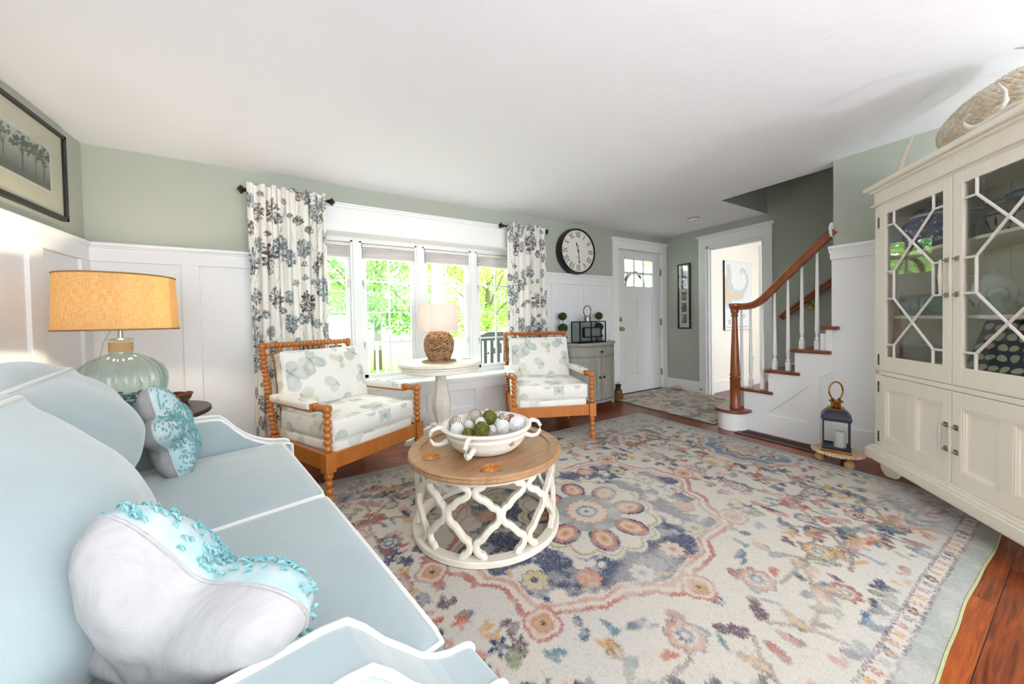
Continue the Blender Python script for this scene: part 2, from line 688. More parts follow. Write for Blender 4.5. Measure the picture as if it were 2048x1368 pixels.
# moulded caps
cap_prof = [(0, -.035), (.028, -.035), (.028, -.022), (.034, -.016), (.034, -.010), (.046, -.004), (.046, .012), (.040, .018), (0, .018)]
pr_ = [(WY - a, CAPZ - .016 + z) for a, z in cap_prof]
o = B().prism(pr_, 'x', LX, -.32).prism(pr_, 'x', 2.33, 3.585).to('trim_cap_window', WHITE)
struct(o)
xl, xr2 = LX + .008, LX + .026
bx = [((LX, BY, 0), (xl, WY, CAPZ - .02)), ((LX, BY, 1.53), (xr2, WY, CAPZ - .035)), ((LX, BY, 0), (xr2, WY, .2))]
for a, c in ((3.29, 3.40), (2.81, 2.925), (2.19, 2.30), (1.57, 1.68), (.95, 1.06), (.33, .44), (-.3, -.18), (-.9, -.79), (-1.55, -1.43)):
    bx.append(((LX, a, .2), (xr2, c, 1.53)))
wains('trim_wainscot_left', bx)
o = B().prism([(LX + a, CAPZ - .016 + z) for a, z in cap_prof], 'y', BY, WY).to('trim_cap_left', WHITE)
struct(o)
# right wall: flat panel under a capped rail
bx = [((RX - .008, BY, 0), (RX, 1.095, CAPZ - .06)), ((RX - .024, BY, 1.52), (RX, 1.10, CAPZ - .055)), ((RX - .022, BY, 0), (RX, 1.085, .2))]
bx.append(((RX - .008, 1.0951, 0), (RX + .10, 1.168, .93)))
wains("trim_wainscot_right", bx)
o = B().prism([(RX - a, CAPZ - .046 + z) for a, z in cap_prof], 'y', BY, 1.105).to('trim_cap_right', WHITE)
struct(o)
S('baseboard_hall', [((HX - .018, 2.865, 0), (HX, WY, .155)), ((HX - .014, 2.865, .155), (HX, WY, .165))], WHITE, .003)
S('baseboard_rear', [((LX, BY, 0), (3.5, BY + .018, .15))], WHITE, .003)

# ---- bay window: header, soffit, seat, frames, panes
bx = [((-.34, WY - .022, 1.905), (2.35, WY, 2.105)), ((-.36, WY - .034, 2.105), (2.37, WY, 2.125)), ((-.375, WY - .048, 2.125), (2.385, WY, 2.14)),
      ((-.34, WY - .028, 1.895), (2.35, WY, 1.912))]
S('trim_1', bx, WHITE, .003)
win = B()
WP = 3.66
win.box((-.215, WY - .002, 1.905), (2.225, WP + .1, 1.98))            # soffit
win.box((-.24, WY - .002, .45), (-.215, WP + .1, 1.95))
win.box((2.225, WY - .002, .45), (2.25, WP + .1, 1.95))
win.box((-.22, WP - .045, 1.86), (2.23, WP + .05, 1.91))              # head
win.box((-.22, WP - .045, .50), (2.23, WP + .05, .545))               # sill rail
for k in range(5):
    xc = -.215 + .61 * k
    win.box((xc - .052, WP - .045, .53), (xc + .052, WP + .05, 1.88))
    win.box((xc - .03, WP - .055, .53), (xc + .03, WP - .045, 1.88))
wobj = win.to('window_1', WHITE, bevel=.003)
struct(wobj)
seat = B()
seat.box((-.34, WY - .045, .472), (2.35, WP + .05, .502))
seat.box((-.33, WY - .036, .452), (2.34, WY, .472))
seat.to('window_seat', WHITE, wobj, bevel=.005)
for k in range(4):
    x0, x1 = -.215 + .61 * k + .052, -.215 + .61 * (k + 1) - .052
    f = B()
    z0, z1 = .545, 1.86
    for a, c in (((x0, WP - .02, z0), (x0 + .04, WP + .02, z1)), ((x1 - .04, WP - .02, z0), (x1, WP + .02, z1)),
                 ((x0, WP - .02, z0), (x1, WP + .02, z0 + .035)), ((x0, WP - .02, z1 - .04), (x1, WP + .02, z1))):
        f.box(a, c)
    sash = f.to('sash', WHITE, wobj, bevel=.003)
    g = B()
    xm = (x0 + x1) / 2
    g.box((xm - .009, WP - .004, z0 + .03), (xm + .009, WP + .012, z1 - .03))
    for zz in (1.495, 1.19, .887):
        g.box((x0 + .035, WP - .003, zz - .008), (x1 - .035, WP + .011, zz + .008))
    g.to('muntin', WHITE, sash)
    B().box((x0 + .038, WP + .002, z0 + .03), (x1 - .038, WP + .006, z1 - .03)).to('pane', PANE, sash)
    lk = B()
    lx_ = x0 + .012 if k in (1, 3) else x1 - .012
    for zz in (.85, 1.45):
        lk.box((lx_ - .007, WP - .05, zz), (lx_ + .007, WP - .02, zz + .05))
        lk.box((lx_ - .004, WP - .062, zz - .03), (lx_ + .004, WP - .05, zz + .035))
    lk.to('latch', M('latch_white', (215, 213, 208), .4), sash)
# pleated blinds, raised to the top of each sash
blm = M('pleated_blind', (238, 232, 234), .8, trans=.5)
for k in range(4):
    x0, x1 = -.215 + .61 * k + .056, -.215 + .61 * (k + 1) - .056
    bl = thing('window_blind', '', 'blind', ((x0 + x1) / 2, WP - .035, 1.85))
    hw = (x1 - x0) / 2
    hd = B().box((-hw, -.022, -.03), (hw, .012, 0)).to('headrail', M('blind_rail', (222, 221, 220), .4), bl, bevel=.003)
    bb = B()
    for j in range(6):
        z = -.032 - j * .017
        bb.prism([(-.016, z), (-.024, z - .0085), (-.016, z - .017), (.006, z - .017), (.006, z)], 'x', -hw + .004, hw - .004)
    bb.to('pleats', blm, bl)
    B().box((-hw + .002, -.02, -.146), (hw - .002, .008, -.134)).to('bottom_rail', WHITE, bl, bevel=.002)
    B().box((-.03, -.03, -.045), (.03, -.02, -.037)).to('pull_handle', M('blind_tab', (200, 200, 206), .4), bl)
    bl['label'] = ['raised white pleated blind in the leftmost bay window pane, beside the left curtain',
                   'raised white pleated blind in the second bay window pane, left of the wicker lamp',
                   'raised white pleated blind in the third bay window pane, above the wicker lamp',
                   'raised white pleated blind in the rightmost bay window pane, beside the right curtain'][k]
    bl['group'] = 'pleated blinds in the bay window'

# ---- front door
dr = B()
X0, X1, Z0, Z1 = 3.728, 4.628, .018, 2.04
y0, y1 = WY + .012, WY + .055
gx = [3.86, 4.46]
gz = [1.545, 1.925]
dr.box((X0, y0, Z0), (gx[0], y1, Z1))
dr.box((gx[1], y0, Z0), (X1, y1, Z1))
dr.box((gx[0], y0, gz[1]), (gx[1], y1, Z1))
dr.box((gx[0], y0, 1.36), (gx[1], y1, gz[0]))
px = [(3.905, 4.115), (4.235, 4.445)]
pz = (.28, 1.36)
dr.box((gx[0], y0, Z0), (gx[1], y1, pz[0]))
dr.box((gx[0], y0, pz[0]), (px[0][0], y1, pz[1]))
dr.box((px[0][1], y0, pz[0]), (px[1][0], y1, pz[1]))
dr.box((px[1][1], y0, pz[0]), (gx[1], y1, pz[1]))
for a, c in px: dr.box((a, y0 + .012, pz[0]), (c, y1 - .005, pz[1]))
for i in (1, 2):
    x = gx[0] + .6 * i / 3
    dr.box((x - .014, y0 + .004, gz[0]), (x + .014, y1, gz[1]))
dr.box((gx[0], y0 + .004, 1.722), (gx[1], y1, 1.75))
DOORM = M('front_door_paint', (226, 227, 227), .4)
d1 = dr.to('door_1', DOORM, bevel=.003)
struct(d1)
B().box((gx[0], y0 + .02, gz[0]), (gx[1], y0 + .024, gz[1])).to('pane', PANE, d1)
k_ = B()
k_.turn((3.765, y0, .935), (3.765, y0 - .012, .935), [(0, .033), (1, .030)])
k_.turn((3.765, y0, .935), (3.765, y0 - .06, .935), [(0, .012), (.35, .012), (.5, .024), (.75, .031), (.95, .024), (1, .008)])
k_.to('knob', NICKEL, d1, smooth=True)
k_ = B().turn((3.757, y0, 1.07), (3.757, y0 - .02, 1.07), [(0, .032), (.8, .030), (1, .022)])
k_.box((3.752, y0 - .035, 1.055), (3.762, y0 - .018, 1.085))
k_.to('deadbolt', NICKEL, d1, smooth=True)
for z in (1.77, 1.02, .26):
    h = B().box((4.627, y0 - .012, z - .05), (4.652, y0 + .004, z + .05))
    h.turn((4.64, y0 - .014, z - .052), (4.64, y0 - .014, z + .052), [(0, .007), (1, .007)], 8)
    h.to('hinge', BRONZE, d1)
S('trim_2', [((3.60, WY - .024, 0), (3.70, WY, 2.055)), ((4.64, WY - .024, 0), (4.745, WY, 2.055)), ((3.60, WY - .026, 2.055), (4.745, WY, 2.165)),
             ((3.575, WY - .04, 2.165), (4.75, WY, 2.185)), ((3.56, WY - .05, 2.185), (4.75, WY, 2.2)),
             ((3.70, WY - .004, 0), (3.726, WY + .15, 2.055)), ((4.63, WY - .004, 0), (4.645, WY + .15, 2.055)), ((3.70, WY, 2.042), (4.645, WY + .15, 2.056))], WHITE, .003)
# threshold
S('trim_5', [((3.70, WY - .01, 0), (4.64, WY + .15, .016))], M('dark_threshold', (60, 40, 30), .5))
# doorway casing to the side room
S('trim_3', [((HX - .024, 2.765, 0), (HX, 2.865, 2.045)), ((HX - .024, 1.97, 0), (HX, 2.07, 2.045)), ((HX - .026, 1.97, 2.045), (HX, 2.865, 2.165)),
             ((HX - .04, 1.955, 2.165), (HX, 2.88, 2.185)), ((HX - .05, 1.94, 2.185), (HX, 2.895, 2.2)),
             ((HX - .002, 2.735, 0), (HX + .125, 2.768, 2.045)), ((HX - .002, 2.07, 0), (HX + .125, 2.09, 2.045)), ((HX - .002, 2.07, 2.02), (HX + .125, 2.765, 2.046)),
             ((HX + .03, 2.72, 0), (HX + .07, 2.735, 2.02)), ((HX + .03, 2.07, 2.0), (HX + .07, 2.735, 2.02))], WHITE, .003)

# =================================================================== STAIRCASE
st = thing('staircase', 'white staircase with oak treads and a rounded starting step, climbing behind the right wall', 'staircase', (3.6, 1.8, 0))
SX, SY = 3.6, 1.8


def L3(p): return (p[0] - SX, p[1] - SY, p[2])


nose = {2: 1.766, 3: 1.56, 4: 1.361, 5: 1.154}
for k in range(6, 13): nose[k] = 1.154 - .204 * (k - 5)
RZ = .1985
zt = lambda k: RZ * k - .002
ris = {k: v - .03 for k, v in nose.items()}
b = B()
b.prism([(ris[2], 0), (ris[2], zt(2) - .028), (ris[3], zt(2) - .028), (ris[3], zt(3) - .028), (ris[4], zt(3) - .028), (ris[4], zt(4) - .028), (ris[5], zt(4) - .028),
         (ris[5], zt(5) - .028), (1.085, zt(5) - .028), (1.085, .63), (1.165, .565), (1.165, 0)], 'x', SX + .004, SX + .019)
b.xf(Matrix.Translation((-SX, -SY, 0)))
# raised frame around the triangular recess
fr = []
outer = [(ris[2], 0), (ris[2], zt(2) - .028), (ris[3], zt(2) - .028), (ris[3], zt(3) - .028), (ris[4], zt(3) - .028), (ris[4], zt(4) - .028), (ris[5], zt(4) - .028),
         (ris[5], zt(5) - .028), (1.085, zt(5) - .028), (1.085, .63), (1.165, .565), (1.165, 0)]
T = [(1.56, .175), (1.24, .485), (1.24, .175)]
f2 = B()
# pieces that tile the outer profile minus the triangle
pieces = [[(ris[2], 0), (ris[2], .175), (1.165, .175), (1.165, 0)],
          [(1.24, .175), (1.24, .485), (1.165, .565), (1.165, .175)],
          [(ris[2], .175), (ris[2], zt(2) - .028), (ris[3], zt(2) - .028), (1.56, .175)],
          [(1.56, .175), (ris[3], zt(2) - .028), (ris[3], zt(3) - .028), (1.24, .485)],
          [(ris[3], zt(3) - .028), (ris[4], zt(3) - .028), (1.165, .565), (1.24, .485)],
          [(ris[4], zt(3) - .028), (ris[4], zt(4) - .028), (ris[5], zt(4) - .028), (1.085, .63), (1.165, .565)],
          [(ris[5], zt(4) - .028), (ris[5], zt(5) - .028), (1.085, zt(5) - .028), (1.085, .63)]]
for p in pieces: f2.prism([(y - SY, z) for y, z in p], 'x', -.010, .004)
f2.to('stringer', WHITE, st)
b.to('side_panel', WHITE, st)
rb = B()
rb.box(L3((3.6, ris[2], 0)), L3((HX, 1.93, RZ - .03)))
for k in (2, 3, 4, 5):
    rb.box(L3((SX + .018, ris[k] - .02, zt(k) - RZ)), L3((HX, ris[k], zt(k) - .02)))
for k in range(6, 13):
    rb.box(L3((3.74, ris[k] - .02, zt(k) - RZ)), L3((HX, ris[k], zt(k) - .02)))
rb.turn(L3((3.53, 1.81, 0)), L3((3.53, 1.81, RZ - .03)), [(0, .122), (1, .122)], 40)
rb.to('riser', WHITE, st, smooth=True)
# treads
t1 = []
for i in range(25):
    a = PI / 2 + PI * i / 24
    t1.append((3.52 + .145 * math.cos(a), 1.81 + .148 * math.sin(a)))
tr = [(x - SX, y - SY) for x, y in [(HX, 1.958)] + t1 + [(3.58, 1.662), (3.62, 1.70), (3.62, ris[2]), (HX, ris[2])]]
B().prism(tr, 'z', RZ - .03, RZ - .002).to('tread', OAKTREAD, st, bevel=.008)
for k in (2, 3, 4):
    B().prism([(y - SY if False else x - SX, y - SY) for x, y in [(SX - .03, nose[k]), (SX - .03, nose[k + 1] - .068), (SX + .03, nose[k + 1] - .068), (SX + .03, ris[k + 1]), (HX, ris[k + 1]), (HX, nose[k])]],
              'z', zt(k) - .028, zt(k)).to('tread', OAKTREAD, st, bevel=.008)
B().box(L3((SX - .03, nose[5], zt(5) - .028)), L3((SX + .03, 1.045, zt(5)))).box(L3((SX + .03, 1.085, zt(5) - .028)), L3((HX, nose[5], zt(5)))).box(L3((3.74, ris[6], zt(5) - .028)), L3((HX, 1.085, zt(5)))).to('tread', OAKTREAD, st, bevel=.006)
for k in range(6, 12):
    B().box(L3((3.74, ris[k + 1], zt(k) - .028)), L3((HX, nose[k], zt(k)))).to('tread', OAKTREAD, st, bevel=.006)
# wall skirt behind the stairs
sk = B()
sk.prism([(1.95 - SY, 0), (1.95 - SY, .36), (1.154 - .204 * 7 - SY, zt(12) + .22), (1.154 - .204 * 7 - SY, 0)], 'x', HX - SX - .016, HX - SX)
sk.to('wall_skirt', WHITE, st)
# newel
nx, ny = 3.56 - SX, 1.80 - SY
nb = B()
zz0 = RZ - .002
nb.turn((nx, ny, zz0), (nx, ny, 1.15), [(0, .047), (.02, .047), (.025, .044), (.285, .043), (.29, .047), (.305, .047), (.31, .038), (.318, .038), (.325, .046), (.34, .046), (.345, .041), (.42, .040), (.55, .035),
                                        (.7, .029), (.85, .024), (.925, .0225), (.93, .030), (.945, .031), (.95, .024), (.96, .024), (.965, .034), (1, .036)], 20)
nb.turn((nx, ny, 1.15), (nx, ny, 1.208), [(0, .036), (.1, .040), (.55, .046), (.6, .049), (.9, .049), (1, .044)], 20)
nb.to('newel_post', OAKTRIM, st, smooth=True)
# handrail: swept profile
path = [(1.80, 1.182), (1.76, 1.179), (1.715, 1.180), (1.672, 1.190), (1.628, 1.212), (1.585, 1.245), (1.535, 1.296), (1.45, 1.390), (1.30, 1.541), (1.082, 1.760)]
prof = [(-.022, -.030), (-.018, -.034), (.018, -.034), (.022, -.030), (.024, -.012), (.030, -.004), (.033, .008), (.030, .018), (.018, .026), (0, .029), (-.018, .026), (-.030, .018), (-.033, .008), (-.030, -.004), (-.024, -.012)]


def sweep(path3, prof2, up=Vector((0, 0, 1))):
    rs = []
    P = [Vector(p) for p in path3]
    for j in range(len(P)):
        t = (P[min(j + 1, len(P) - 1)] - P[max(j - 1, 0)]).normalized()
        side = t.cross(up).normalized()
        u2 = side.cross(t)
        rs.append([P[j] + side * a + u2 * c for a, c in prof2])
    return rs


hb = B().rings(sweep([(3.625 - SX + (-.05 if i < 1 else -.03 if i < 2 else -.012 if i < 3 else 0), y - SY, z) for i, (y, z) in enumerate(path)], prof))
hb.to('handrail', OAKTRIM, st, smooth=True, sharp=30)
B().turn((3.625 - SX, 1.086 - SY, 1.76), (3.625 - SX, 1.10 - SY, 1.76), [(0, .06), (.8, .06), (1, .05)], 24).to('rosette', WHITE, st, smooth=True)


def railz(y):
    for (a, za), (c, zc) in zip(path, path[1:]):
        if c <= y <= a: return za + (zc - za) * (a - y) / (a - c)
    return 1.2


bals = [(1.79, 1), (1.707, 2), (1.606, 2), (1.507, 3), (1.405, 3), (1.305, 4), (1.201, 4)]
for y, k in bals:
    z0 = zt(k) if k > 1 else RZ - .002
    z1 = railz(y) - .03
    bb = B()
    xx = 3.66 - SX if k > 1 else 3.665 - SX
    bb.box((xx - .016, y - SY - .016, z0), (xx + .016, y - SY + .016, z0 + .075))
    hh = z1 - z0 - .075
    bb.turn((xx, y - SY, z0 + .075), (xx, y - SY, z1), [(0, .010), (.01, .016), (.03, .016), (.045, .010), (.06, .010), (.075, .016), (.085, .012), (.10, .015), (.13, .0165), (.2, .0155), (.5, .013), (.8, .0105), (1, .009)], 12)
    bb.to('baluster', WHITE, st, smooth=True)
# wall handrail on the far side of the stairs
wr_ = thing('wall_handrail', 'oak handrail on the sage wall behind the white balusters', 'handrail', (4.69, 1.87, 1.06))
hb = B().rings(sweep([(0, 0, 0), (0, -.12, .105), (0, -.47, .39), (0, -1.5, 1.34)], prof))
hb.to('rail', OAKTRIM, wr_, smooth=True, sharp=30)
for t in (.26, 1.05):
    k_ = B().turn((.058, -t, .9 * t - .12), (.046, -t, .9 * t - .12), [(0, .028), (1, .024)], 14)
    k_.tube([(.05, -t, .9 * t - .12), (.015, -t, .9 * t - .115), (0, -t, .9 * t - .085), (0, -t, .9 * t - .05)], .006)
    k_.to('bracket', BRASS, wr_, smooth=True)
# floor vent in front of the stairs
fv = thing('floor_vent', 'long brown wooden floor vent in front of the staircase', 'vent', (3.47, 1.42, 0))
VM = M('vent_walnut', (66, 34, 20), .4)
v = B()
v.box((-.085, -.36, 0), (-.05, .30, .008)).box((.05, -.36, 0), (.085, .30, .008)).box((-.05, .26, 0), (.05, .30, .008)).box((-.05, -.36, 0), (.05, -.32, .008))
v.to('frame', VM, fv, bevel=.002)
v = B().box((-.05, -.32, 0), (.05, .26, .002))
v.to('recess', M('vent_dark', (14, 8, 6), .8), fv)
v = B()
for i in range(5): v.box((-.042 + i * .02, -.32, .001), (-.034 + i * .02, .26, .007))
v.to('louvre', M('vent_slats', (48, 24, 14), .4), fv)

# =================================================================== OUTSIDE
S('trim_porch', [((-4, WY + .16, -.30), (7.5, 5.6, -.22)), ((-4, WY + .2, 2.55), (7.5, 6.0, 2.65))], M('porch_paint', (205, 206, 204), .7))
g = B().box((-25, 5.6, -.75), (30, 40, -.7)).to('lawn', M('grass', (120, 170, 70), .95, rgb2=(160, 205, 95), vscale=3, bump=.5, bscale=40, bdist=.03))
tag(g, 'bright green lawn beyond the porch railing', 'lawn', kind='stuff')
PW = M('porch_white', (240, 240, 238), .5)
rl = thing('porch_railing', 'white porch railing with square balusters outside the bay window', 'railing', (1.5, 5.4, -.22))
B().box((-4.8, -.04, .98), (5, .04, 1.03)).to('top_rail', PW, rl)
B().box((-4.8, -.03, .12), (5, .03, .18)).to('bottom_rail', PW, rl)
b = B()
for i in range(80): b.box((-4.8 + i * .125, -.018, .15), (-4.764 + i * .125, .018, 1.0))
bo = b.to('baluster', PW, rl)
bo['kind'] = 'stuff'
for i, x in enumerate((1.78, -2.2, 5.3)):
    p = B().box((-.075, -.075, 0), (.075, .075, 2.77)).box((-.1, -.1, 0), (.1, .1, .2)).to('porch_post', PW, bevel=.006)
    p.location = (x, 5.38, -.22)
    tag(p, ['square white porch post seen above the wicker lamp', 'white porch post at the far left end of the porch', 'white porch post at the right end outside the front door'][i], 'post', 'porch posts')


def rocker(loc, rz, label):
    t = thing('rocking_chair', label, 'chair', loc, rz, 'porch rocking chairs')
    RM = M('rocker_grey', (70, 74, 80), .6)
    b = B()
    for sx in (-.27, .27):
        b.tube([(sx, -.5, .06), (sx, -.2, .005), (sx, .15, .01), (sx, .5, .1)], .016)
    b.to('rocker', RM, t)
    for sx in (-.25, .25):
        B().box((sx - .02, -.28, .03), (sx + .02, -.24, .62)).to('leg', RM, t)
        bb = B()
        bb.prism([(.22, .03), (.27, .03), (.42, 1.12), (.36, 1.12)], 'x', sx - .022, sx + .022)
        bb.to('back_post', RM, t)
        B().box((sx - .045, -.34, .62), (sx + .045, .3, .645)).to('armrest', RM, t)
    b = B()
    for i in range(6): b.box((-.24, -.26 + i * .085, .40), (.24, -.19 + i * .085, .42))
    b.to('seat', RM, t)
    b = B()
    for i in range(5):
        x = -.18 + i * .09
        b.prism([(.255, .45), (.275, .45), (.385, 1.08), (.365, 1.08)], 'x', x - .022, x + .022)
    b.to('back_slats', RM, t)
    b = B().prism([(-.25, 1.03), (.25, 1.03), (.25, 1.10), (.15, 1.15), (-.15, 1.15), (-.25, 1.10)], 'y', .36, .39)
    b.to('crest_rail', RM, t)
    return t


rocker((2.38, 4.55, -.22), 2.75, 'dark grey slatted rocking chair on the porch, behind the right-hand bay window pane')
rocker((-.10, 4.55, -.22), 3.5, 'dark grey rocking chair on the porch, only its crest seen beside the left curtain')
# white garage outbuilding seen low left
gb = thing('garage', 'blown-out white garage building across the lawn at lower left of the window', 'building', (-1.2, 9.0, -.7))
B().box((-4.6, 0, 0), (2.15, 1.4, 1.90)).to('wall', M('garage_white', (250, 250, 250), .6), gb)
B().prism([(-4.8, 1.90), (2.3, 1.90), (2.2, 1.98), (-4.7, 1.98)], 'y', -.15, 1.5).to('roof', M('garage_roof', (226, 228, 230), .8), gb)
gc = thing('parked_car', 'white parked car far beyond the railing, in the right-hand bay window pane', 'car', (4.7, 7.4, -.7), .1)
b = B()
b.prism([(-2.2, .35), (2.2, .35), (2.25, .75), (2.1, .98), (1.3, 1.05), (.75, 1.5), (-1.1, 1.52), (-1.9, 1.08), (-2.25, .95)], 'y', -.85, .85)
b.to('body', M('car_white', (240, 242, 245), .25, coat=.5), gc, bevel=.08)
b = B().prism([(1.15, 1.06), (.7, 1.44), (-1.05, 1.46), (-1.7, 1.1)], 'y', -.87, .87)
b.to('windows', M('car_glass', (50, 58, 66), .1), gc)
for x in (-1.4, 1.4):
    B().turn((x, -.9, .33), (x, .9, .33), [(0, .33), (1, .33)], 20).to('wheel', M('tyre', (30, 30, 32), .8), gc)


def leafmat(name, c1, c2):
    mt = M(name, c1, .6, rgb2=c2, vscale=1.6, trans=.45)
    return mt


LM = [leafmat('leaves_lime', (186, 220, 116), (212, 236, 150)), leafmat('leaves_green', (140, 194, 88), (180, 216, 120)), leafmat('leaves_mid', (112, 168, 82), (156, 198, 110))]
BARK = M('bark', (120, 105, 90), .9)


def tree(loc, hgt, cr_r, n, mi, label, seed, zlow=.8):
    r = random.Random(seed)
    t = thing('leafy_tree', label, 'tree', loc, 0, 'trees beyond the porch')
    b = B()
    b.tube([(0, 0, 0), (.05, .02, hgt * .4), (.15, -.05, hgt * .8)], [.16, .11, .04])
    for i in range(5):
        a = r.uniform(0, 6.28)
        z = hgt * r.uniform(.3, .6)
        b.tube([(.05, 0, z), (math.cos(a) * .8, math.sin(a) * .8, z + .6), (math.cos(a) * 1.7, math.sin(a) * 1.7, z + 1.2)], [.05, .035, .015], 6)
    b.to('trunk', BARK, t)
    vs, fs = [], []
    cl = [(r.gauss(0, cr_r * .42), r.gauss(0, cr_r * .42), r.uniform(zlow, hgt), r.uniform(.5, .95)) for _ in range(26)]
    for i in range(n):
        cx, cy, cz, rr = r.choice(cl)
        d = Vector((r.gauss(0, 1), r.gauss(0, 1), r.gauss(0, .8))).normalized() * rr * r.uniform(.5, 1.05)
        p = Vector((cx, cy, cz)) + d
        s_ = r.uniform(.06, .13)
        q = Matrix.Rotation(r.uniform(0, 6.28), 3, Vector((r.gauss(0, 1), r.gauss(0, 1), r.gauss(0, 1))).normalized())
        k = len(vs)
        for c in ((-s_, 0, 0), (0, -s_ * .45, s_ * .1), (s_, 0, 0), (0, s_ * .45, s_ * .1)):
            vs.append(p + q @ Vector(c))
        fs.append((k, k + 1, k + 2, k + 3))
    B().raw(vs, fs).to('foliage', LM[mi], t)
    return t


tl = [(-3.6, 13.2, 5.4, 2.3, 1), (-.9, 12.9, 5.6, 2.2, 0), (1.4, 12.6, 6.0, 2.3, 2), (3.2, 12.4, 6.2, 2.3, 1), (5.4, 11, 5.6, 2.6, 0), (7.8, 10.8, 6, 2.8, 1), (10.5, 12, 6, 2.9, 0), (2.2, 14, 7.5, 3.4, 0), (-8.2, 15, 6, 2.6, 0), (6.6, 15, 7.6, 3.6, 2), (12.8, 16, 7.5, 3.6, 1), (-1.8, 23, 8.5, 4.5, 1)]
where = ['left edge of the first window pane', 'behind the railing, left of the wicker lamp', 'centre of the second window pane', 'right of the wicker lamp shade', 'right-hand bay window pane', 'beside the right curtain',
         'seen through the front door glass', 'tall, behind the others in the middle', 'far left', 'tall, far behind the rocking chair', 'far right', 'low behind the porch at the left']
for i, (x, y, h_, c_, mi) in enumerate(tl):
    tree((x, y, -.7), h_, c_, 5200, mi, ['lime green leafy tree, ', 'fresh green leafy tree, ', 'deeper green leafy tree, '][mi] + where[i], 100 + i, 1.1 if 0 < i < 6 else 1.4)
# wreath on the outside of the front door
wt = thing('door_wreath', 'dark twig wreath hanging outside the front door glass', 'wreath', (4.16, WY + .10, 1.56))
b = B()
r = random.Random(4)
for k in range(16):
    ph = r.uniform(0, 6.28)
    b.tube([((.20 + .018 * math.sin(3 * a + ph)) * math.cos(a), .012 * math.cos(5 * a + ph), (.20 + .018 * math.sin(3 * a + ph)) * math.sin(a)) for a in [2 * PI * i / 40 for i in range(40)]], .0055, 5, True)
b.to('twigs', M('wreath_twig', (70, 58, 50), .8), wt)
# =================================================================== SOFA
SA = math.radians(13)
su = Vector((math.cos(SA), math.sin(SA), 0))
sv = Vector((-math.sin(SA), math.cos(SA), 0))
A0, B0 = -.15, 1.335
AO, BO = .043, -.004
sloc = su * (A0 + AO) + sv * (B0 + BO)
sofa = thing('sofa', 'pale aqua velvet sofa with white piping and two plump back cushions', 'sofa', sloc, SA)
VELV = M('aqua_velvet', (168, 181, 183), .82, rgb2=(156, 171, 174), vscale=4, sheen=.5, bump=.25, bscale=260, bdist=.001)
PIPE = M('white_piping', (236, 236, 233), .7)


def s_(a, b, z): return (a - A0, b - B0, z)


def sx_(a, b, z): return Matrix.Translation(Vector(s_(a, b, z)))


B().box(s_(-.60, .50, .12), s_(.27, 2.15, .335)).to('base', VELV, sofa, bevel=.01)
bk = cushion((.07, .83, .36), .03, (.01, .0, 0, 0, .02, 0), (4, 20, 8), sx_(-.565, 1.325, .50)).to('back_frame', VELV, sofa, smooth=True, sharp=60, weld=True)
arm_prof0 = [(-.62, .12), (-.62, .70), (-.50, .675), (-.30, .66), (-.10, .655), (.03, .650), (.062, .644), (.085, .620), (.115, .580), (.15, .543), (.19, .513), (.235, .490), (.28, .476), (.325, .468), (.343, .458), (.343, .12)]
for nm, b0, b1 in (('near', .445, .545), ('far', 2.105, 2.205)):
    arm_prof = [(a + (.055 if (nm == 'near' and 0 < a < .3) else 0) * (1 - max(0, a - .15) / .17 if a > .15 else 1), z) for a, z in arm_prof0]
    a_ = B().prism([(a - A0, z) for a, z in arm_prof], 'y', b0 - B0, b1 - B0)
    ao = a_.to('arm', VELV, sofa, bevel=.012)
    top = arm_prof[1:-1]
    w_ = B()
    for bb in (b0 + .002, b1 - .002):
        pth = []
        for (a1, z1), (a2, z2) in zip(top, top[1:]):
            for k in range(3): pth.append(s_(a1 + (a2 - a1) * k / 3, bb, z1 + (z2 - z1) * k / 3 + .0))
        pth += [s_(.343, bb, .455), s_(.345, bb, .30), s_(.343, bb, .13)]
        w_.tube(pth, .0062, 8)
    w_.to('piping', PIPE, ao, smooth=True)
for b in (.50, 2.13):
    for a in (-.54, .28):
        B().turn(s_(a, b, 0), s_(a, b, .13), [(0, .018), (1, .028)], 12).to('leg', M('espresso_leg', (50, 32, 24), .4), sofa, smooth=True)
for c0, c1 in ((.56, 1.332), (1.338, 2.095)):
    h = (.36, (c1 - c0) / 2, .078)
    pf = (.012, 0, .004, .004, .030, 0)
    X = sx_(-.062, (c0 + c1) / 2, .412)
    so = cushion(h, .018, pf, (18, 22, 8), X, wr=.003, seed=c0, q=2.6).to('seat_cushion', VELV, sofa, smooth=True, sharp=70, weld=True)
    w_ = B().tube(welt(h, .018, pf, 2, 1, X, 20, q=2.6), .0058, 8, True)
    w_.tube(welt(h, .018, pf, 2, -1, X, 20, q=2.6), .0058, 8, True)
    w_.to('piping', PIPE, so, smooth=True)
for c0, c1, sd, da, pfx in ((.58, 1.325, 3.1, .042, .205), (1.345, 2.085, 8.4, .0, .175)):
    h = (.07, (c1 - c0) / 2, .225)
    X = sx_(-.405 + da, (c0 + c1) / 2, .712) @ Matrix.Rotation(math.radians(-4), 4, 'Y')
    pf = (pfx, .02, .035, .035, .045, .02)
    bo = cushion(h, .02, pf, (10, 34, 30), X, wr=.026, seed=sd, q=2.3, wscale=4.0).to('back_cushion', VELV, sofa, smooth=True, sharp=0, weld=True)
    w_ = B().tube(welt(h, .02, pf, 0, 1, X, 20, q=2.3), .006, 8, True)
    w_.tube(welt(h, .02, pf, 0, -1, X, 20, q=2.3), .006, 8, True)
    w_.to('piping', PIPE, bo, smooth=True)

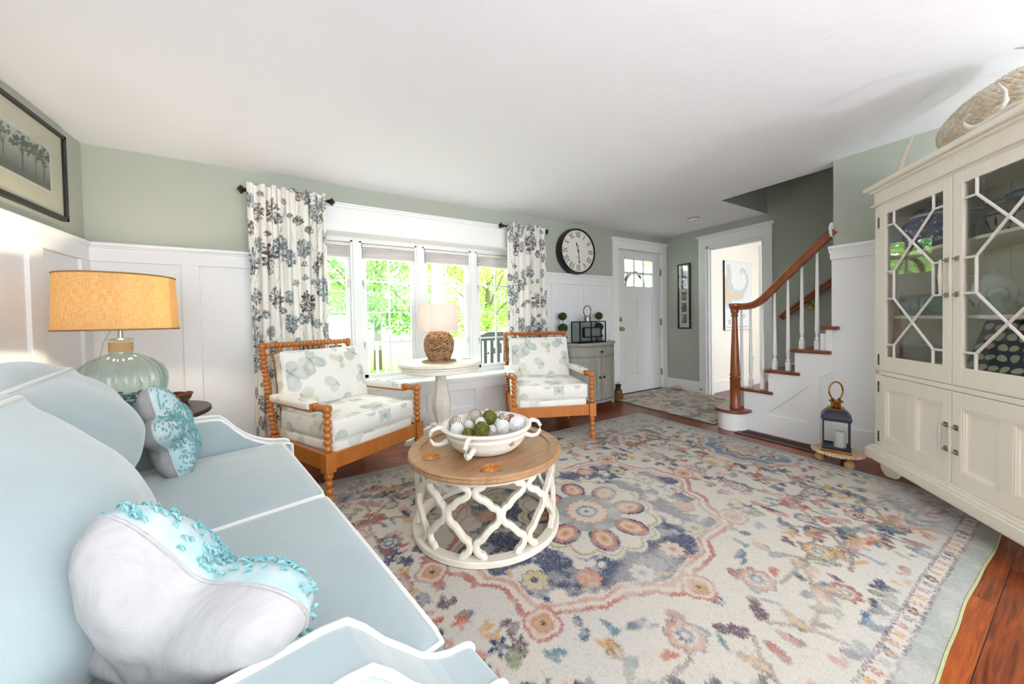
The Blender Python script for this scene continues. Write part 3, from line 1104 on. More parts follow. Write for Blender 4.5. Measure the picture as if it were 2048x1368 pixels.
# star cushions
LINEN = M('natural_linen', (176, 174, 174), .9, rgb2=(163, 161, 162), vscale=30, stretch=(1, 6, 1), bump=.5, bscale=420, bdist=.001)
AQUA = M('aqua_bead', (100, 160, 168), .6, rgb2=(138, 184, 188), vscale=60)
FRONTM = M('star_front_fabric', (206, 212, 212), .9, rgb2=(160, 198, 200), vscale=24)


def star_r(th, R0):
    c = (1 + math.cos(th * 5)) / 2
    return R0 * (.60 + .40 * c ** 1.1)


def star_pillow(label, mtx, seed, R0=.215, T0=.085):
    t = thing('star_pillow', label, 'pillow', mtx.to_translation(), 0, 'starfish shaped throw pillows')
    rot = mtx.to_3x3().to_4x4()
    nth, nr = 110, 18

    def side(sgn):
        b = B()
        vs, fs = [], []
        for j in range(nr + 1):
            f = (j / nr)
            for i in range(nth):
                th = 2 * PI * i / nth
                rr = star_r(th, R0) * f
                lob = .80 + .20 * (1 + math.cos(th * 5)) / 2
                z = sgn * T0 * (1 - f ** 2.6) ** .5 * (lob * f + (1 - f))
                z += sgn * .004 * noise.noise(Vector((rr * math.cos(th) * 30 + seed, rr * math.sin(th) * 30, 0)))
                vs.append(rot @ Vector((rr * math.cos(th), rr * math.sin(th), z)))
        for j in range(nr):
            for i in range(nth):
                q = (j * nth + i, j * nth + (i + 1) % nth, (j + 1) * nth + (i + 1) % nth, (j + 1) * nth + i)
                fs.append(q if sgn < 0 else q[::-1])
        return b.raw(vs, fs)
    bk_ = side(-1).to('back_panel', LINEN, t, smooth=True, sharp=0)
    fr_ = side(1).to('front_panel', FRONTM, t, smooth=True, sharp=0)
    r = random.Random(seed)
    bd = B()
    for k in range(900):
        th = r.uniform(0, 2 * PI)
        f = math.sqrt(r.uniform(.0, .985))
        rr = star_r(th, R0) * f
        lob = .80 + .20 * (1 + math.cos(th * 5)) / 2
        z = T0 * (1 - f ** 2.6) ** .5 * (lob * f + (1 - f))
        dr = Vector((math.cos(th), math.sin(th), 0))
        tn = Vector((-math.sin(th), math.cos(th), 0))
        ang = r.uniform(-.5, .5) + (PI / 2 if r.random() < .25 else 0)
        d = tn * math.cos(ang) + dr * math.sin(ang)
        c = dr * rr + Vector((0, 0, z - .002))
        ln = r.uniform(.004, .009)
        out = (Vector((0, 0, 1)) * (1 - f * .6) + dr * f).normalized()
        bd.tube([rot @ (c - d * ln), rot @ (c - d * ln * .4 + out * .006), rot @ (c + d * ln * .4 + out * .006), rot @ (c + d * ln)], .0019, 5)
    bd.to('beadwork', AQUA, t, smooth=True)
    sm = B().tube([rot @ Vector((star_r(th, R0) * math.cos(th), star_r(th, R0) * math.sin(th), 0)) for th in [2 * PI * i / 110 for i in range(110)]], .0025, 5, True)
    sm.to('seam', LINEN, t, smooth=True)
    return t


def orient(pos_ab, nrm_ab, up_ab, tw=0.0):
    n = (su * nrm_ab[0] + sv * nrm_ab[1] + Vector((0, 0, nrm_ab[2]))).normalized()
    up = su * up_ab[0] + sv * up_ab[1] + Vector((0, 0, up_ab[2]))
    y = (up - n * up.dot(n)).normalized()
    x = y.cross(n)
    p = su * (pos_ab[0] + AO) + sv * (pos_ab[1] + BO) + Vector((0, 0, pos_ab[2]))
    m_ = Matrix(((x.x, y.x, n.x, p.x), (x.y, y.y, n.y, p.y), (x.z, y.z, n.z, p.z), (0, 0, 0, 1)))
    return m_ @ Matrix.Rotation(tw, 4, 'Z')


star_pillow('grey linen starfish pillow seen from behind, leaning against the near sofa arm', orient((-.045, .72, .625), (.74, .56, .36), (0, -.1, 1), .12), 5, .235, .075)
star_pillow('starfish pillow with aqua beaded front, leaning in the far corner of the sofa', orient((-.105, 1.93, .668), (.93, -.12, .25), (0, .1, 1), .5), 9, .195, .070)

# =================================================================== SPOOL CHAIRS


def blot_canvas(W_=700, H_=700, seed=3):
    """watercolour butterflies on off-white"""
    r = np.random.default_rng(seed)
    base = np.ones((H_, W_, 3)) * s2l((229, 227, 220))
    yy, xx = np.mgrid[0:H_, 0:W_].astype(float)
    nz = np.zeros((H_, W_))
    for k in range(5):
        g_ = r.normal(size=(2 ** (k + 2) + 1, 2 ** (k + 2) + 1))
        gi = np.linspace(0, g_.shape[0] - 1.001, H_)
        i0 = gi.astype(int)
        f_ = gi - i0
        gx_ = g_[i0][:, i0] * (1 - f_)[None, :] + g_[i0][:, i0 + 1] * f_[None, :]
        gx2 = g_[i0 + 1][:, i0] * (1 - f_)[None, :] + g_[i0 + 1][:, i0 + 1] * f_[None, :]
        nz += (gx_ * (1 - f_)[:, None] + gx2 * f_[:, None]) * .6 ** k
    cols = [s2l((154, 166, 158)), s2l((170, 180, 170)), s2l((204, 196, 160)), s2l((142, 156, 154)), s2l((190, 196, 180))]
    K = 24
    pts = []
    for k in range(400):
        p = r.uniform(0, W_, 2)
        if all(min(abs(p[0] - q[0]), W_ - abs(p[0] - q[0])) ** 2 + min(abs(p[1] - q[1]), H_ - abs(p[1] - q[1])) ** 2 > (W_ / 6.4) ** 2 for q in pts):
            pts.append(p)
        if len(pts) >= K: break
    for p in pts:
        a0 = r.uniform(0, 2 * PI)
        sc = r.uniform(.7, 1.25) * W_ / 700
        body = None
        for wi, (da, ln, wd) in enumerate(((.65, 62, 26), (-.65, 62, 26), (1.9, 40, 22), (-1.9, 40, 22))):
            if r.random() < .12: continue
            a = a0 + da + r.uniform(-.15, .15)
            ln *= sc
            wd *= sc
            cx, cy = p[0] + math.cos(a) * ln * .62, p[1] + math.sin(a) * ln * .62
            dx = (xx - cx + W_ / 2) % W_ - W_ / 2
            dy = (yy - cy + H_ / 2) % H_ - H_ / 2
            u = dx * math.cos(a) + dy * math.sin(a)
            v = -dx * math.sin(a) + dy * math.cos(a)
            d = (u / (ln * .62)) ** 2 + (v / (wd * (1 + .35 * u / ln))) ** 2 + nz * .22
            al = np.clip((1.0 - d) * 5, 0, 1) * (.38 + .40 * np.clip(nz * .5 + .4 + .3 * d, 0, 1))
            c = cols[int(r.choice([0, 1, 2, 3, 4], p=[.3, .25, .17, .13, .15]))]
            base = base * (1 - al[..., None]) + c * al[..., None]
        dx = (xx - p[0] + W_ / 2) % W_ - W_ / 2
        dy = (yy - p[1] + H_ / 2) % H_ - H_ / 2
        u = dx * math.cos(a0) + dy * math.sin(a0)
        v = -dx * math.sin(a0) + dy * math.cos(a0)
        al = np.clip((1 - ((u / (20 * sc)) ** 2 + (v / (3.2 * sc)) ** 2)) * 3, 0, 1) * .75
        base = base * (1 - al[..., None]) + s2l((96, 104, 100)) * al[..., None]
    return base


BUT = blot_canvas()
BUTM = M('butterfly_linen', (236, 234, 226), .9, attr=True, bump=.3, bscale=380, bdist=.001)
WELTM = M('cream_welt', (238, 237, 231), .8)


def paint_but(ob, off=(0, 0), span=1.05, normal_axis=None):
    v = verts_of(ob)
    n = np.empty(len(v) * 3, np.float32)
    ob.data.vertices.foreach_get('normal', n)
    n = n.reshape(-1, 3)
    an = np.abs(n)
    k = an.argmax(1)
    uu = np.where(k == 0, v[:, 1] + .31, v[:, 0])
    vv = np.where(k == 2, v[:, 1] * 1.0 + .17, v[:, 2])
    paint(ob, sample(BUT, uu / span + off[0], vv / span + off[1]))


def spool_chair(name, label, loc, rz):
    t = thing(name, label, 'armchair', loc, rz, 'spool-turned armchairs by the window')
    wf_, wb_, D, ztop, zb, z2, za = .3525, .33, .80, .935, .330, .212, .585
    Db = .66            # depth of the seat frame
    lean = lambda z: Db + (D - Db) * (z - zb) / (ztop - zb)
    # front legs: turned foot, square block, beads up, ball
    for s in (-1, 1):
        b = B()
        x = s * wf_
        b.turn((x, 0, 0), (x, 0, .035), [(0, .012), (1, .018)], 14)
        b.beads((x, 0, .03), (x, 0, z2), 4, .026, 14)
        b.to('front_leg', SPOOL, t, smooth=True)
        B().box((x - .031, -.031, z2), (x + .031, .031, zb)).to('corner_block', SPOOL, t, bevel=.003)
        b = B().beads((x, 0, zb), (x, 0, za - .018), 6, .025, 14)
        b.ball((x, 0, za), .030, 14)
        b.beads((x, .02, za), (x, .125, za), 3, .023, 12)
        b.to('arm_post', SPOOL, t, smooth=True)
        xb = s * wb_
        # back leg + post (leaning)
        b = B()
        b.turn((xb, Db, 0), (xb, Db, .035), [(0, .012), (1, .018)], 14)
        b.beads((xb, Db, .03), (xb, Db, z2), 4, .026, 14)
        b.to('back_leg', SPOOL, t, smooth=True)
        B().box((xb - .029, Db - .029, z2), (xb + .029, Db + .029, zb)).to('corner_block', SPOOL, t, bevel=.003)
        b = B().beads((xb, lean(zb), zb), (xb, lean(ztop), ztop - .01), 20, .0235, 14)
        b.ball((xb, lean(ztop), ztop), .027, 14)
        b.to('back_post', SPOOL, t, smooth=True)
        # arm
        ya, yb_ = .125, lean(za) - .07
        b = B().box((x - .026 - (0), ya, za - .026), (x + .026, ya + .014, za + .022))
        b.prism([(x - .026, ya), (x + .026, ya), (xb + .024, yb_), (xb - .024, yb_)], 'z', za - .032, za - .016)
        b.box((xb - .024, yb_ - .01, za - .026), (xb + .024, yb_ + .006, za + .02))
        ar = b.to('arm_rail', SPOOL, t, bevel=.003)
        b = B().beads((xb, yb_, za - .004), (xb, lean(za), za - .004), 3, .022, 12)
        b.to('arm_beads', SPOOL, t, smooth=True)
        ln = yb_ - ya - .024
        mid = Vector(((x + xb) / 2, (ya + yb_) / 2 + .004, za + .006))
        ang = math.atan2(x - xb, yb_ - ya) * 1.0
        X = Matrix.Translation(mid) @ Matrix.Rotation(ang, 4, 'Z')
        hh = (.036, ln / 2, .020)
        pd = cushion(hh, .012, (.003, .003, 0, 0, .016, 0), (8, 26, 6), X).to('arm_pad', BUTM, t, smooth=True, sharp=0, weld=True)
        paint_but(pd, (.3 * s, .2), .8)
        B().tube(welt(hh, .012, (.003, .003, 0, 0, .016, 0), 2, -1, X, 10), .0035, 6, True).to('welt', WELTM, pd, smooth=True)
    # rails
    for nm, a, c in (('front_rail', (-wf_ + .03, -.016, z2 + .012), (wf_ - .03, .012, zb - .012)), ('back_rail', (-wb_ + .03, Db - .012, z2 + .012), (wb_ - .03, Db + .016, zb - .012))):
        B().box(a, c).to(nm, SPOOL, t, bevel=.002)
    for s in (-1, 1):
        B().prism([(s * wf_ - .014, .03), (s * wf_ + .014, .03), (s * wb_ + .014, Db - .03), (s * wb_ - .014, Db - .03)], 'z', z2 + .012, zb - .012).to('side_rail', SPOOL, t)
    # top rail, thin lower rail and knobs
    b = B().beads((-wb_ + .02, lean(ztop), ztop), (wb_ - .02, lean(ztop), ztop), 22, .0225, 14)
    b.to('top_rail', SPOOL, t, smooth=True)
    b = B()
    zz = ztop - .062
    b.box((-wb_ + .01, lean(zz) - .008, zz - .010), (wb_ - .01, lean(zz) + .008, zz + .006))
    for i in range(5):
        x = -wb_ + .66 * (i + 1) / 6
        b.turn((x, lean(zz), zz), (x, lean(ztop), ztop), [(0, .008), (.2, .012), (.45, .016), (.7, .009), (1, .012)], 10)
    b.to('lower_back_rail', SPOOL, t, smooth=True)
    b = B()
    for i in range(9):
        x = -wb_ + .66 * (i + 1) / 10
        b.turn((x, Db, zb - .02), (x, lean(zz), zz), [(0, .008), (.5, .010), (1, .008)], 8)
    b.to('back_spindles', SPOOL, t, smooth=True)
    # upholstery
    hh = (.310, .315, .042)
    X = Matrix.Translation((0, .325, .338))
    pf = (.012, .012, .004, .022, .004, 0)
    dk = cushion(hh, .02, pf, (60, 60, 8), X).to('seat_deck', BUTM, t, smooth=True, sharp=0, weld=True)
    paint_but(dk, (.1, .62))
    w_ = B().tube(welt(hh, .02, pf, 2, -1, X, 20), .004, 6, True)
    w_.to('welt', WELTM, dk, smooth=True)
    hh = (.318, .30, .062)
    X = Matrix.Translation((0, .30, .440))
    pf = (.012, .012, .006, .020, .026, .0)
    cs = cushion(hh, .016, pf, (84, 80, 16), X, wr=.003).to('seat_cushion', BUTM, t, smooth=True, sharp=0, weld=True)
    paint_but(cs, (.52, .05))
    w_ = B().tube(welt(hh, .016, pf, 2, 1, X, 20), .004, 6, True).tube(welt(hh, .016, pf, 2, -1, X, 20), .004, 6, True)
    w_.to('welt', WELTM, cs, smooth=True)
    hh = (.308, .050, .225)
    X = Matrix.Translation((0, .60, .672)) @ Matrix.Rotation(math.radians(-14), 4, 'X')
    pf = (.004, .004, .03, .075, -.020, 0)
    bp_ = cushion(hh, .02, pf, (84, 14, 66), X, wr=.014, seed=2.2).to('back_pillow', BUTM, t, smooth=True, sharp=0, weld=True)
    paint_but(bp_, (.16, .88), .95)
    w_ = B().tube(welt(hh, .02, pf, 1, -1, X, 20), .0042, 6, True)
    w_.to('welt', WELTM, bp_, smooth=True)
    return t


ch = spool_chair('spool_armchair', 'bobbin-turned armchair in butterfly linen, left of the white pedestal table', (.379, 2.458, 0), .51)
ch2 = dup(ch, (1.846, 2.45, 0), -.397, 'bobbin-turned armchair in butterfly linen, right of the pedestal table below the clock')

# =================================================================== COFFEE TABLE
CX, CY = .802, 1.680
ct = thing('coffee_table', 'round coffee table with oak tray top on a white quatrefoil fretwork base', 'coffee table', (CX, CY, 0.012), .25)
OAK = M('washed_oak', (186, 146, 108), .42, rgb2=(146, 106, 70), vscale=9, vdetail=8, stretch=(1.0, 7, 1), contrast=.9, bump=.15, bscale=120)
FRET = M('distressed_white', (226, 219, 206), .5, rgb2=(214, 205, 188), vscale=12)
b = B().lathe([(.0, .362), (.36, .362), (.378, .366), (.396, .372), (.404, .380), (.404, .388), (.398, .393), (.403, .397), (.403, .401), (.396, .406), (.350, .406), (.345, .403), (.343, .394), (.338, .391), (0, .391)], n=96)
b.to('table_top', OAK, ct, smooth=True, sharp=35)
b = B().lathe([(.385, 0), (.389, .004), (.389, .026), (.385, .030), (.340, .030), (.337, .026), (.337, .004), (.340, 0), (.385, 0)], n=96)
b.to('base_ring', FRET, ct, smooth=True)
B().lathe([(.372, .352), (.372, .364), (.335, .364), (.335, .352), (.372, .352)], n=72).to('upper_ring', FRET, ct, smooth=True)
# fretwork: mirrored wavy strands, one part per strand pair
NS = 9
zA, zB = .028, .358
pitch = 2 * PI / NS


def strand(t):
    """half-lattice offset (0..1 of half pitch) with quatrefoil notches along height t 0..1"""
    # control points: (t, offset in half pitches)
    c = [(0, .50), (.06, .52), (.065, .30), (.10, .22), (.15, .20), (.20, .26), (.235, .36), (.24, .50), (.30, .62), (.37, .76), (.375, .86), (.43, .965), (.50, .99), (.57, .965), (.625, .86), (.63, .76),
         (.70, .62), (.76, .50), (.765, .36), (.80, .26), (.85, .20), (.90, .22), (.935, .30), (.94, .52), (1, .50)]
    for (a, va), (d, vd) in zip(c, c[1:]):
        if a <= t <= d: return va + (vd - va) * (t - a) / max(d - a, 1e-6)
    return c[-1][1]


# quatrefoil outline: each strand sways between touching its left and right neighbour
def sway(t):
    pts_ = [(0, .62), (.05, .70), (.06, .80), (.11, .93), (.17, .955), (.23, .90), (.25, .80), (.27, .70), (.34, .55), (.42, .34), (.435, .22), (.50, .06), (.56, .045), (.63, .08), (.67, .20), (.68, .32),
            (.74, .44), (.79, .62), (.80, .74), (.85, .92), (.90, .955), (.94, .88), (.955, .76), (.97, .66), (1, .62)]
    for (a, va), (d, vd) in zip(pts_, pts_[1:]):
        if a <= t <= d: return va + (vd - va) * (t - a) / max(d - a, 1e-6)
    return .6


def strip(b, ang_fn, r0=.348, r1=.372, wd=.0140, n=84):
    rs = []
    for j in range(n + 1):
        t = j / n
        a = ang_fn(t)
        da = (ang_fn(min(1, t + .012)) - ang_fn(max(0, t - .012))) * .36
        dz = (zB - zA) * (min(1, t + .012) - max(0, t - .012))
        l_ = math.hypot(da, dz)
        nx_, nz_ = dz / l_, -da / l_      # in-surface normal (tangential, vertical)
        z = zA + (zB - zA) * t
        ring = []
        for rr, w2 in ((r0, wd), (r1 - .004, wd), (r1, wd * .55), (r1, -wd * .55), (r1 - .004, -wd), (r0, -wd)):
            aa = a + nx_ * w2 / .36
            ring.append((rr * math.cos(aa), rr * math.sin(aa), z + nz_ * w2))
        rs.append(ring)
    b.rings(rs)


for k in range(NS):
    b = B()
    c0 = pitch * k
    strip(b, lambda t: c0 + pitch / 2 * sway(t) * .94 + pitch * .0)
    strip(b, lambda t: c0 - pitch / 2 * sway(t) * .94)
    b.to('fretwork', FRET, ct, smooth=True, sharp=50)

# bowl
bw = thing('bowl', 'large white distressed clay bowl with loop handles on the coffee table', 'bowl', (.812, 1.685, .4035), 0)
CLAY = M('whitewashed_clay', (238, 236, 231), .75, rgb2=(226, 218, 206), vscale=7, bump=.3, bscale=40, bdist=.002)
cl = CLAY.node_tree
nz_ = cl.nodes.new('ShaderNodeTexNoise')
nz_.inputs['Scale'].default_value = 13
nz_.inputs['Detail'].default_value = 5
mr_ = cl.nodes.new('ShaderNodeMapRange')
mr_.inputs['From Min'].default_value = .665
mr_.inputs['From Max'].default_value = .70
mx_ = cl.nodes.new('ShaderNodeMix')
mx_.data_type = 'RGBA'
mx_.inputs['B'].default_value = lin((176, 140, 112))
old = [l for l in cl.links if l.to_socket.name == 'Base Color'][0]
src = old.from_socket
tcx = [n for n in cl.nodes if n.type == 'TEX_COORD'][0]
cl.links.new(tcx.outputs['Object'], nz_.inputs['Vector'])
cl.links.new(nz_.outputs['Fac'], mr_.inputs['Value'])
cl.links.new(mr_.outputs[0], mx_.inputs['Factor'])
cl.links.new(src, mx_.inputs['A'])
cl.links.new(mx_.outputs['Result'], cl.nodes['Principled BSDF'].inputs['Base Color'])
b = B().lathe([(0, .0), (.145, .0), (.165, .008), (.190, .030), (.208, .055), (.214, .078), (.219, .082), (.219, .089), (.216, .093), (.220, .104), (.232, .110), (.244, .116), (.246, .123), (.240, .129), (.226, .130),
               (.216, .124), (.210, .108), (.204, .085), (.196, .058), (.178, .034), (.155, .020), (.12, .014), (0, .012)], n=72)
b.to('vessel', CLAY, bw, smooth=True, sharp=50)
for a in (-2.35, -.35, 1.1, 2.9):
    d = Vector((math.cos(a), math.sin(a), 0))
    b = B().tube([d * r_ + Vector((0, 0, z)) for r_, z in ((.236, .121), (.260, .127), (.286, .118), (.302, .094), (.300, .066), (.282, .044), (.254, .038), (.228, .046), (.206, .055))],
                 [.014, .012, .0105, .0105, .0105, .0105, .011, .013, .018], 12)
    b.to('handle', CLAY, bw, smooth=True, sharp=0)


# balls in the bowl
def moss(c, r, seed):
    b = B()
    rr = random.Random(seed)
    b.ball((0, 0, 0), r, 40)
    for i, v in enumerate(b.v):
        V = Vector(v)
        b.v[i] = tuple(V * (1 + .10 * noise.noise(V * 70 + Vector((seed, 0, 0))) + .06 * noise.noise(V * 180)))
    o = b.to('moss_ball', M('moss', (118, 116, 44), .95, rgb2=(64, 72, 24), vscale=45, contrast=1.4, bump=1.0, bscale=180, bdist=.006), smooth=True, sharp=0)
    o.location = c
    return o


def pix_ball(px, py, z, r=None):
    d = R_ * ((px - 1024) / FPX) + U_ * (-(py - PPY) / FPX) + fwd
    t = (z - CAM_H) / d.z
    return Vector((d.x * t, d.y * t, z))


g = 'decorative balls in the clay bowl'
tag(moss(pix_ball(979, 835, .535), .040, 1), 'green moss ball at the back of the bowl, the topmost one', 'decorative ball', g)
tag(moss(pix_ball(963, 860, .508), .044, 2), 'green moss ball at the front rim of the bowl, the largest', 'decorative ball', g)
tag(moss(pix_ball(936, 868, .490), .032, 3), 'green moss ball low beside the large front one, mostly buried', 'decorative ball', g)
STRB = M('stripe_white', (238, 236, 232), .6)
STRD = M('stripe_brown', (122, 84, 62), .6)


def striped(c, r, rot, label):
    t = thing('striped_ball', label, 'decorative ball', c, 0, g)
    mm = Matrix.Rotation(rot[0], 4, 'X') @ Matrix.Rotation(rot[1], 4, 'Y')
    B().ball((0, 0, 0), r, 28).to('core', STRB, t, smooth=True)
    b = B()
    for k in range(-4, 5):
        z = k * r * .21
        q = math.sqrt(max(r * r - z * z, 0))
        b.tube([(q * math.cos(a), q * math.sin(a), z) for a in [2 * PI * i / 36 for i in range(36)]], r * .062, 6, True)
    b.xf(mm).to('stripes', STRD, t, smooth=True)
    return t


striped(pix_ball(951, 832, .532), .038, (.3, 1.35), 'brown and white striped ball left of the topmost moss ball, at the back')
striped(pix_ball(912, 846, .518), .037, (.9, 1.0), 'brown and white striped ball at the left end of the bowl')
striped(pix_ball(991, 831, .512), .028, (1.2, .3), 'brown and white striped ball mostly hidden behind the topmost moss ball')
COR = M('white_coral', (240, 240, 238), .7)


def spiky(c, r, label, n=150, seed=1):
    b = B().ball((0, 0, 0), r * .72, 16)
    rr = random.Random(seed)
    for i in range(n):
        z = 1 - 2 * (i + .5) / n
        q = math.sqrt(1 - z * z)
        a = i * 2.39996
        d = Vector((q * math.cos(a), q * math.sin(a), z))
        b.turn(d * r * .6, d * r * rr.uniform(.95, 1.05), [(0, r * .075), (.8, r * .085), (1, r * .03)], 5)
    o = b.to('spiky_ball', COR, smooth=True)
    o.location = c
    return tag(o, label, 'decorative ball', g)


spiky(pix_ball(914, 858, .508), .036, 'white spiky ball at the left front of the bowl, before the striped one', seed=1)
spiky(pix_ball(962, 846, .512), .033, 'white spiky ball squeezed between the two moss balls', seed=2)
spiky(pix_ball(1006, 853, .510), .038, 'white spiky ball right of the front moss ball', seed=3)
spiky(pix_ball(1034, 848, .520), .044, 'largest white spiky ball at the right end of the bowl', seed=4)


def dotted(c, r, label, c1, c2):
    b = B().ball((0, 0, 0), r, 26)
    for i, v in enumerate(b.v):
        V = Vector(v)
        b.v[i] = tuple(V * (1 + .03 * noise.noise(V * 150)))
    o = b.to('textured_ball', M('pebbled_' + str(c1[0]), c1, .8, rgb2=c2, vscale=110, contrast=1.6, bump=.6, bscale=150, bdist=.003), smooth=True, sharp=0)
    o.location = c
    return tag(o, label, 'decorative ball', g)


dotted(pix_ball(1008, 835, .520), .030, 'grey and white speckled ball beside the topmost moss ball', (214, 208, 204), (140, 122, 112))
dotted(pix_ball(937, 850, .503), .027, 'plain off-white ball between the left spiky ball and the moss ball', (228, 226, 222), (206, 202, 196))
dotted(pix_ball(985, 859, .496), .022, 'small off-white pebbled ball at the right side of the large moss ball', (229, 228, 224), (200, 196, 190))
dotted(pix_ball(995, 846, .500), .026, 'off-white ball half hidden behind the right spiky ball', (230, 229, 226), (204, 200, 194))
dotted(pix_ball(1022, 838, .505), .030, 'rust brown textured ball behind the largest spiky ball', (166, 112, 84), (128, 84, 60))
dotted(pix_ball(960, 850, .440), .040, 'ivory ball at the bottom of the bowl beneath the others', (231, 229, 224), (206, 202, 196))
# coasters
RAT = M('amber_rattan', (206, 140, 70), .5, rgb2=(158, 96, 40), vscale=60, contrast=1.4)


def rattan_disc(name, label, c, r, mat, n, th=.006, grp=None, rim=True, cat='coaster'):
    t = thing(name, label, cat, c, 0, grp)
    b = B()
    k = 0
    rr = r
    turns = int(r / (th * 1.05))
    pth = []
    for i in range(turns * 60):
        a = 2 * PI * i / 26
        q = r - th * .9 * i / 26
        if q < th * .3: break
        pth.append((q * math.cos(a), q * math.sin(a), th * .55 + .0012 * (i % 2)))
    b.tube(pth, th * .52, 5)
    b.lathe([(0, .0), (r * .97, .0), (r * .97, th * .78), (0, th * .78)], n=32)
    b.to('coil', mat, t, smooth=True)
    if rim:
        B().lathe([(r * .985, 0), (r * 1.03, .001), (r * 1.03, .003), (r * .985, .004), (r * .985, 0)], n=36).to('glass_edge', NICKEL, t, smooth=True)
    return t


rattan_disc('coaster', 'round woven rattan coaster at the left edge of the coffee table', pix_ball(862, 914, .403), .047, RAT, 5, grp='rattan coasters on the coffee table')
rattan_disc('coaster', 'round woven rattan coaster at the front edge of the coffee table, before the bowl', pix_ball(981, 938, .403), .048, RAT, 5, grp='rattan coasters on the coffee table')

# =================================================================== PEDESTAL TABLE + WICKER LAMP
PX, PY = .983, 2.942
pt = thing('pedestal_table', 'round white distressed pedestal table before the bay window', 'table', (PX, PY, 0), .3)
CHALK = M('chalk_white', (234, 230, 220), .6, rgb2=(226, 220, 206), vscale=10)
b = B().lathe([(0, .690), (.34, .690), (.345, .694), (.345, .706), (.352, .710), (.360, .716), (.360, .732), (.354, .738), (0, .738)], n=80)
b.to('table_top', CHALK, pt, smooth=True, sharp=35)
B().lathe([(0, .655), (.325, .655), (.332, .660), (.332, .690), (0, .690)], n=80).to('apron', CHALK, pt, smooth=True, sharp=35)
ww = [(.175, .060), (.19, .058), (.20, .05), (.25, .066), (.31, .082), (.36, .086), (.42, .078), (.50, .062), (.58, .050), (.655, .046)]
b = B()
rs = []
for z, r_ in ww: rs.append([(r_ * math.cos(a), r_ * math.sin(a), z) for a in [PI / 8 + PI / 4 * i for i in range(8)]])
b.rings(rs)
b.box((-.075, -.075, .172), (.075, .075, .186))
b.to('column', CHALK, pt, bevel=.003)
for k in range(4):
    a = PI / 4 + PI / 2 * k
    b = B()
    d = Vector((math.cos(a), math.sin(a), 0))
    sd = Vector((-math.sin(a), math.cos(a), 0))
    rs = []
    for r_, zt_, zb_, hw in ((.02, .175, .10, .045), (.08, .172, .085, .042), (.14, .150, .070, .038), (.19, .112, .045, .034), (.23, .075, .018, .033), (.27, .052, .0, .036), (.31, .046, .0, .036), (.325, .030, .0, .030)):
        rs.append([d * r_ - sd * hw + Vector((0, 0, zb_)), d * r_ + sd * hw + Vector((0, 0, zb_)), d * r_ + sd * hw + Vector((0, 0, zt_)), d * r_ - sd * hw + Vector((0, 0, zt_))])
    b.rings(rs)
    b.to('foot', CHALK, pt, bevel=.005)
BEAN = M('bean_shade', (238, 232, 228), .9, trans=.5)
wl = thing('wicker_lamp', 'table lamp with woven seagrass pot base and white drum shade', 'lamp', (.968, 2.925, .744), 0)
WICK = M('seagrass', (186, 146, 108), .8, rgb2=(120, 86, 56), vscale=30, contrast=1.3)
b = B()
pr2 = [(.070, .0), (.082, .012), (.100, .05), (.115, .09), (.121, .13), (.119, .17), (.106, .21), (.085, .240), (.068, .258), (.06, .262)]
B().lathe([(0, 0)] + [(r_ * .96, z) for r_, z in pr2] + [(0, .262)], n=32).to('core', M('wicker_dark', (66, 48, 34), .9), wl, smooth=True)


def rad_at(z, prf):
    for (r0_, z0_), (r1_, z1_) in zip(prf, prf[1:]):
        if z0_ <= z <= z1_: return r0_ + (r1_ - r0_) * (z - z0_) / (z1_ - z0_)
    return prf[-1][0]


rr = random.Random(3)
for row in range(20):
    z = .006 + row * .0128
    q = rad_at(z, pr2)
    nn = 15
    for k in range(nn):
        a0 = 2 * PI * (k + (row % 2) * .5) / nn
        pth = []
        for i in range(6):
            a = a0 + (2 * PI / nn) * 1.12 * i / 5
            pth.append(((q + .0065 * math.sin(PI * i / 5)) * math.cos(a), (q + .0065 * math.sin(PI * i / 5)) * math.sin(a), z + rr.uniform(-.0025, .0025) + .006 * (i / 5 - .5)))
        b.tube(pth, [.0035, .0058, .0065, .0065, .0058, .0035], 5)
b.to('weave', WICK, wl, smooth=True)
b = B().turn((0, 0, .262), (0, 0, .34), [(0, .012), (.5, .012), (.55, .016), (1, .016)], 12)
b.to('socket', NICKEL, wl, smooth=True)


def drum(name, parent, r0, r1, z0, z1, mat, n=64, th=.0015, sy=1.0):
    b = B().lathe([(r0, z0), (r1, z1), (r1 - th, z1), (r0 - th, z0), (r0, z0)], n=n, sy=sy)
    o = b.to(name, mat, parent, smooth=True, sharp=40)
    return o


sh = drum('shade', wl, .172, .166, .262, .492, BEAN)
b = B()
for k in range(3):
    a = 2 * PI * k / 3
    b.tube([(0, 0, .478), (.165 * math.cos(a), .165 * math.sin(a), .486)], .0015, 5)
b.tube([(.008, 0, .34), (.03, 0, .40), (.008, 0, .478)], .0012, 5).tube([(-.008, 0, .34), (-.03, 0, .40), (-.008, 0, .478)], .0012, 5)
b.to('spider', NICKEL, wl)


def bulb(parent, z, world, power, color):
    b = B().ball((0, 0, z), .026, 16)
    b.to('bulb', M('glowing_bulb', (255, 240, 210), .5, emit=(255, 226, 180), estr=14), parent, smooth=True)
    d = bpy.data.lights.new('bulb_light', 'POINT')
    d.energy = power
    d.color = color
    d.shadow_soft_size = .035
    o = bpy.data.objects.new('bulb_light', d)
    COL.objects.link(o)
    o.parent = parent
    o.location = (0, 0, z + .045)


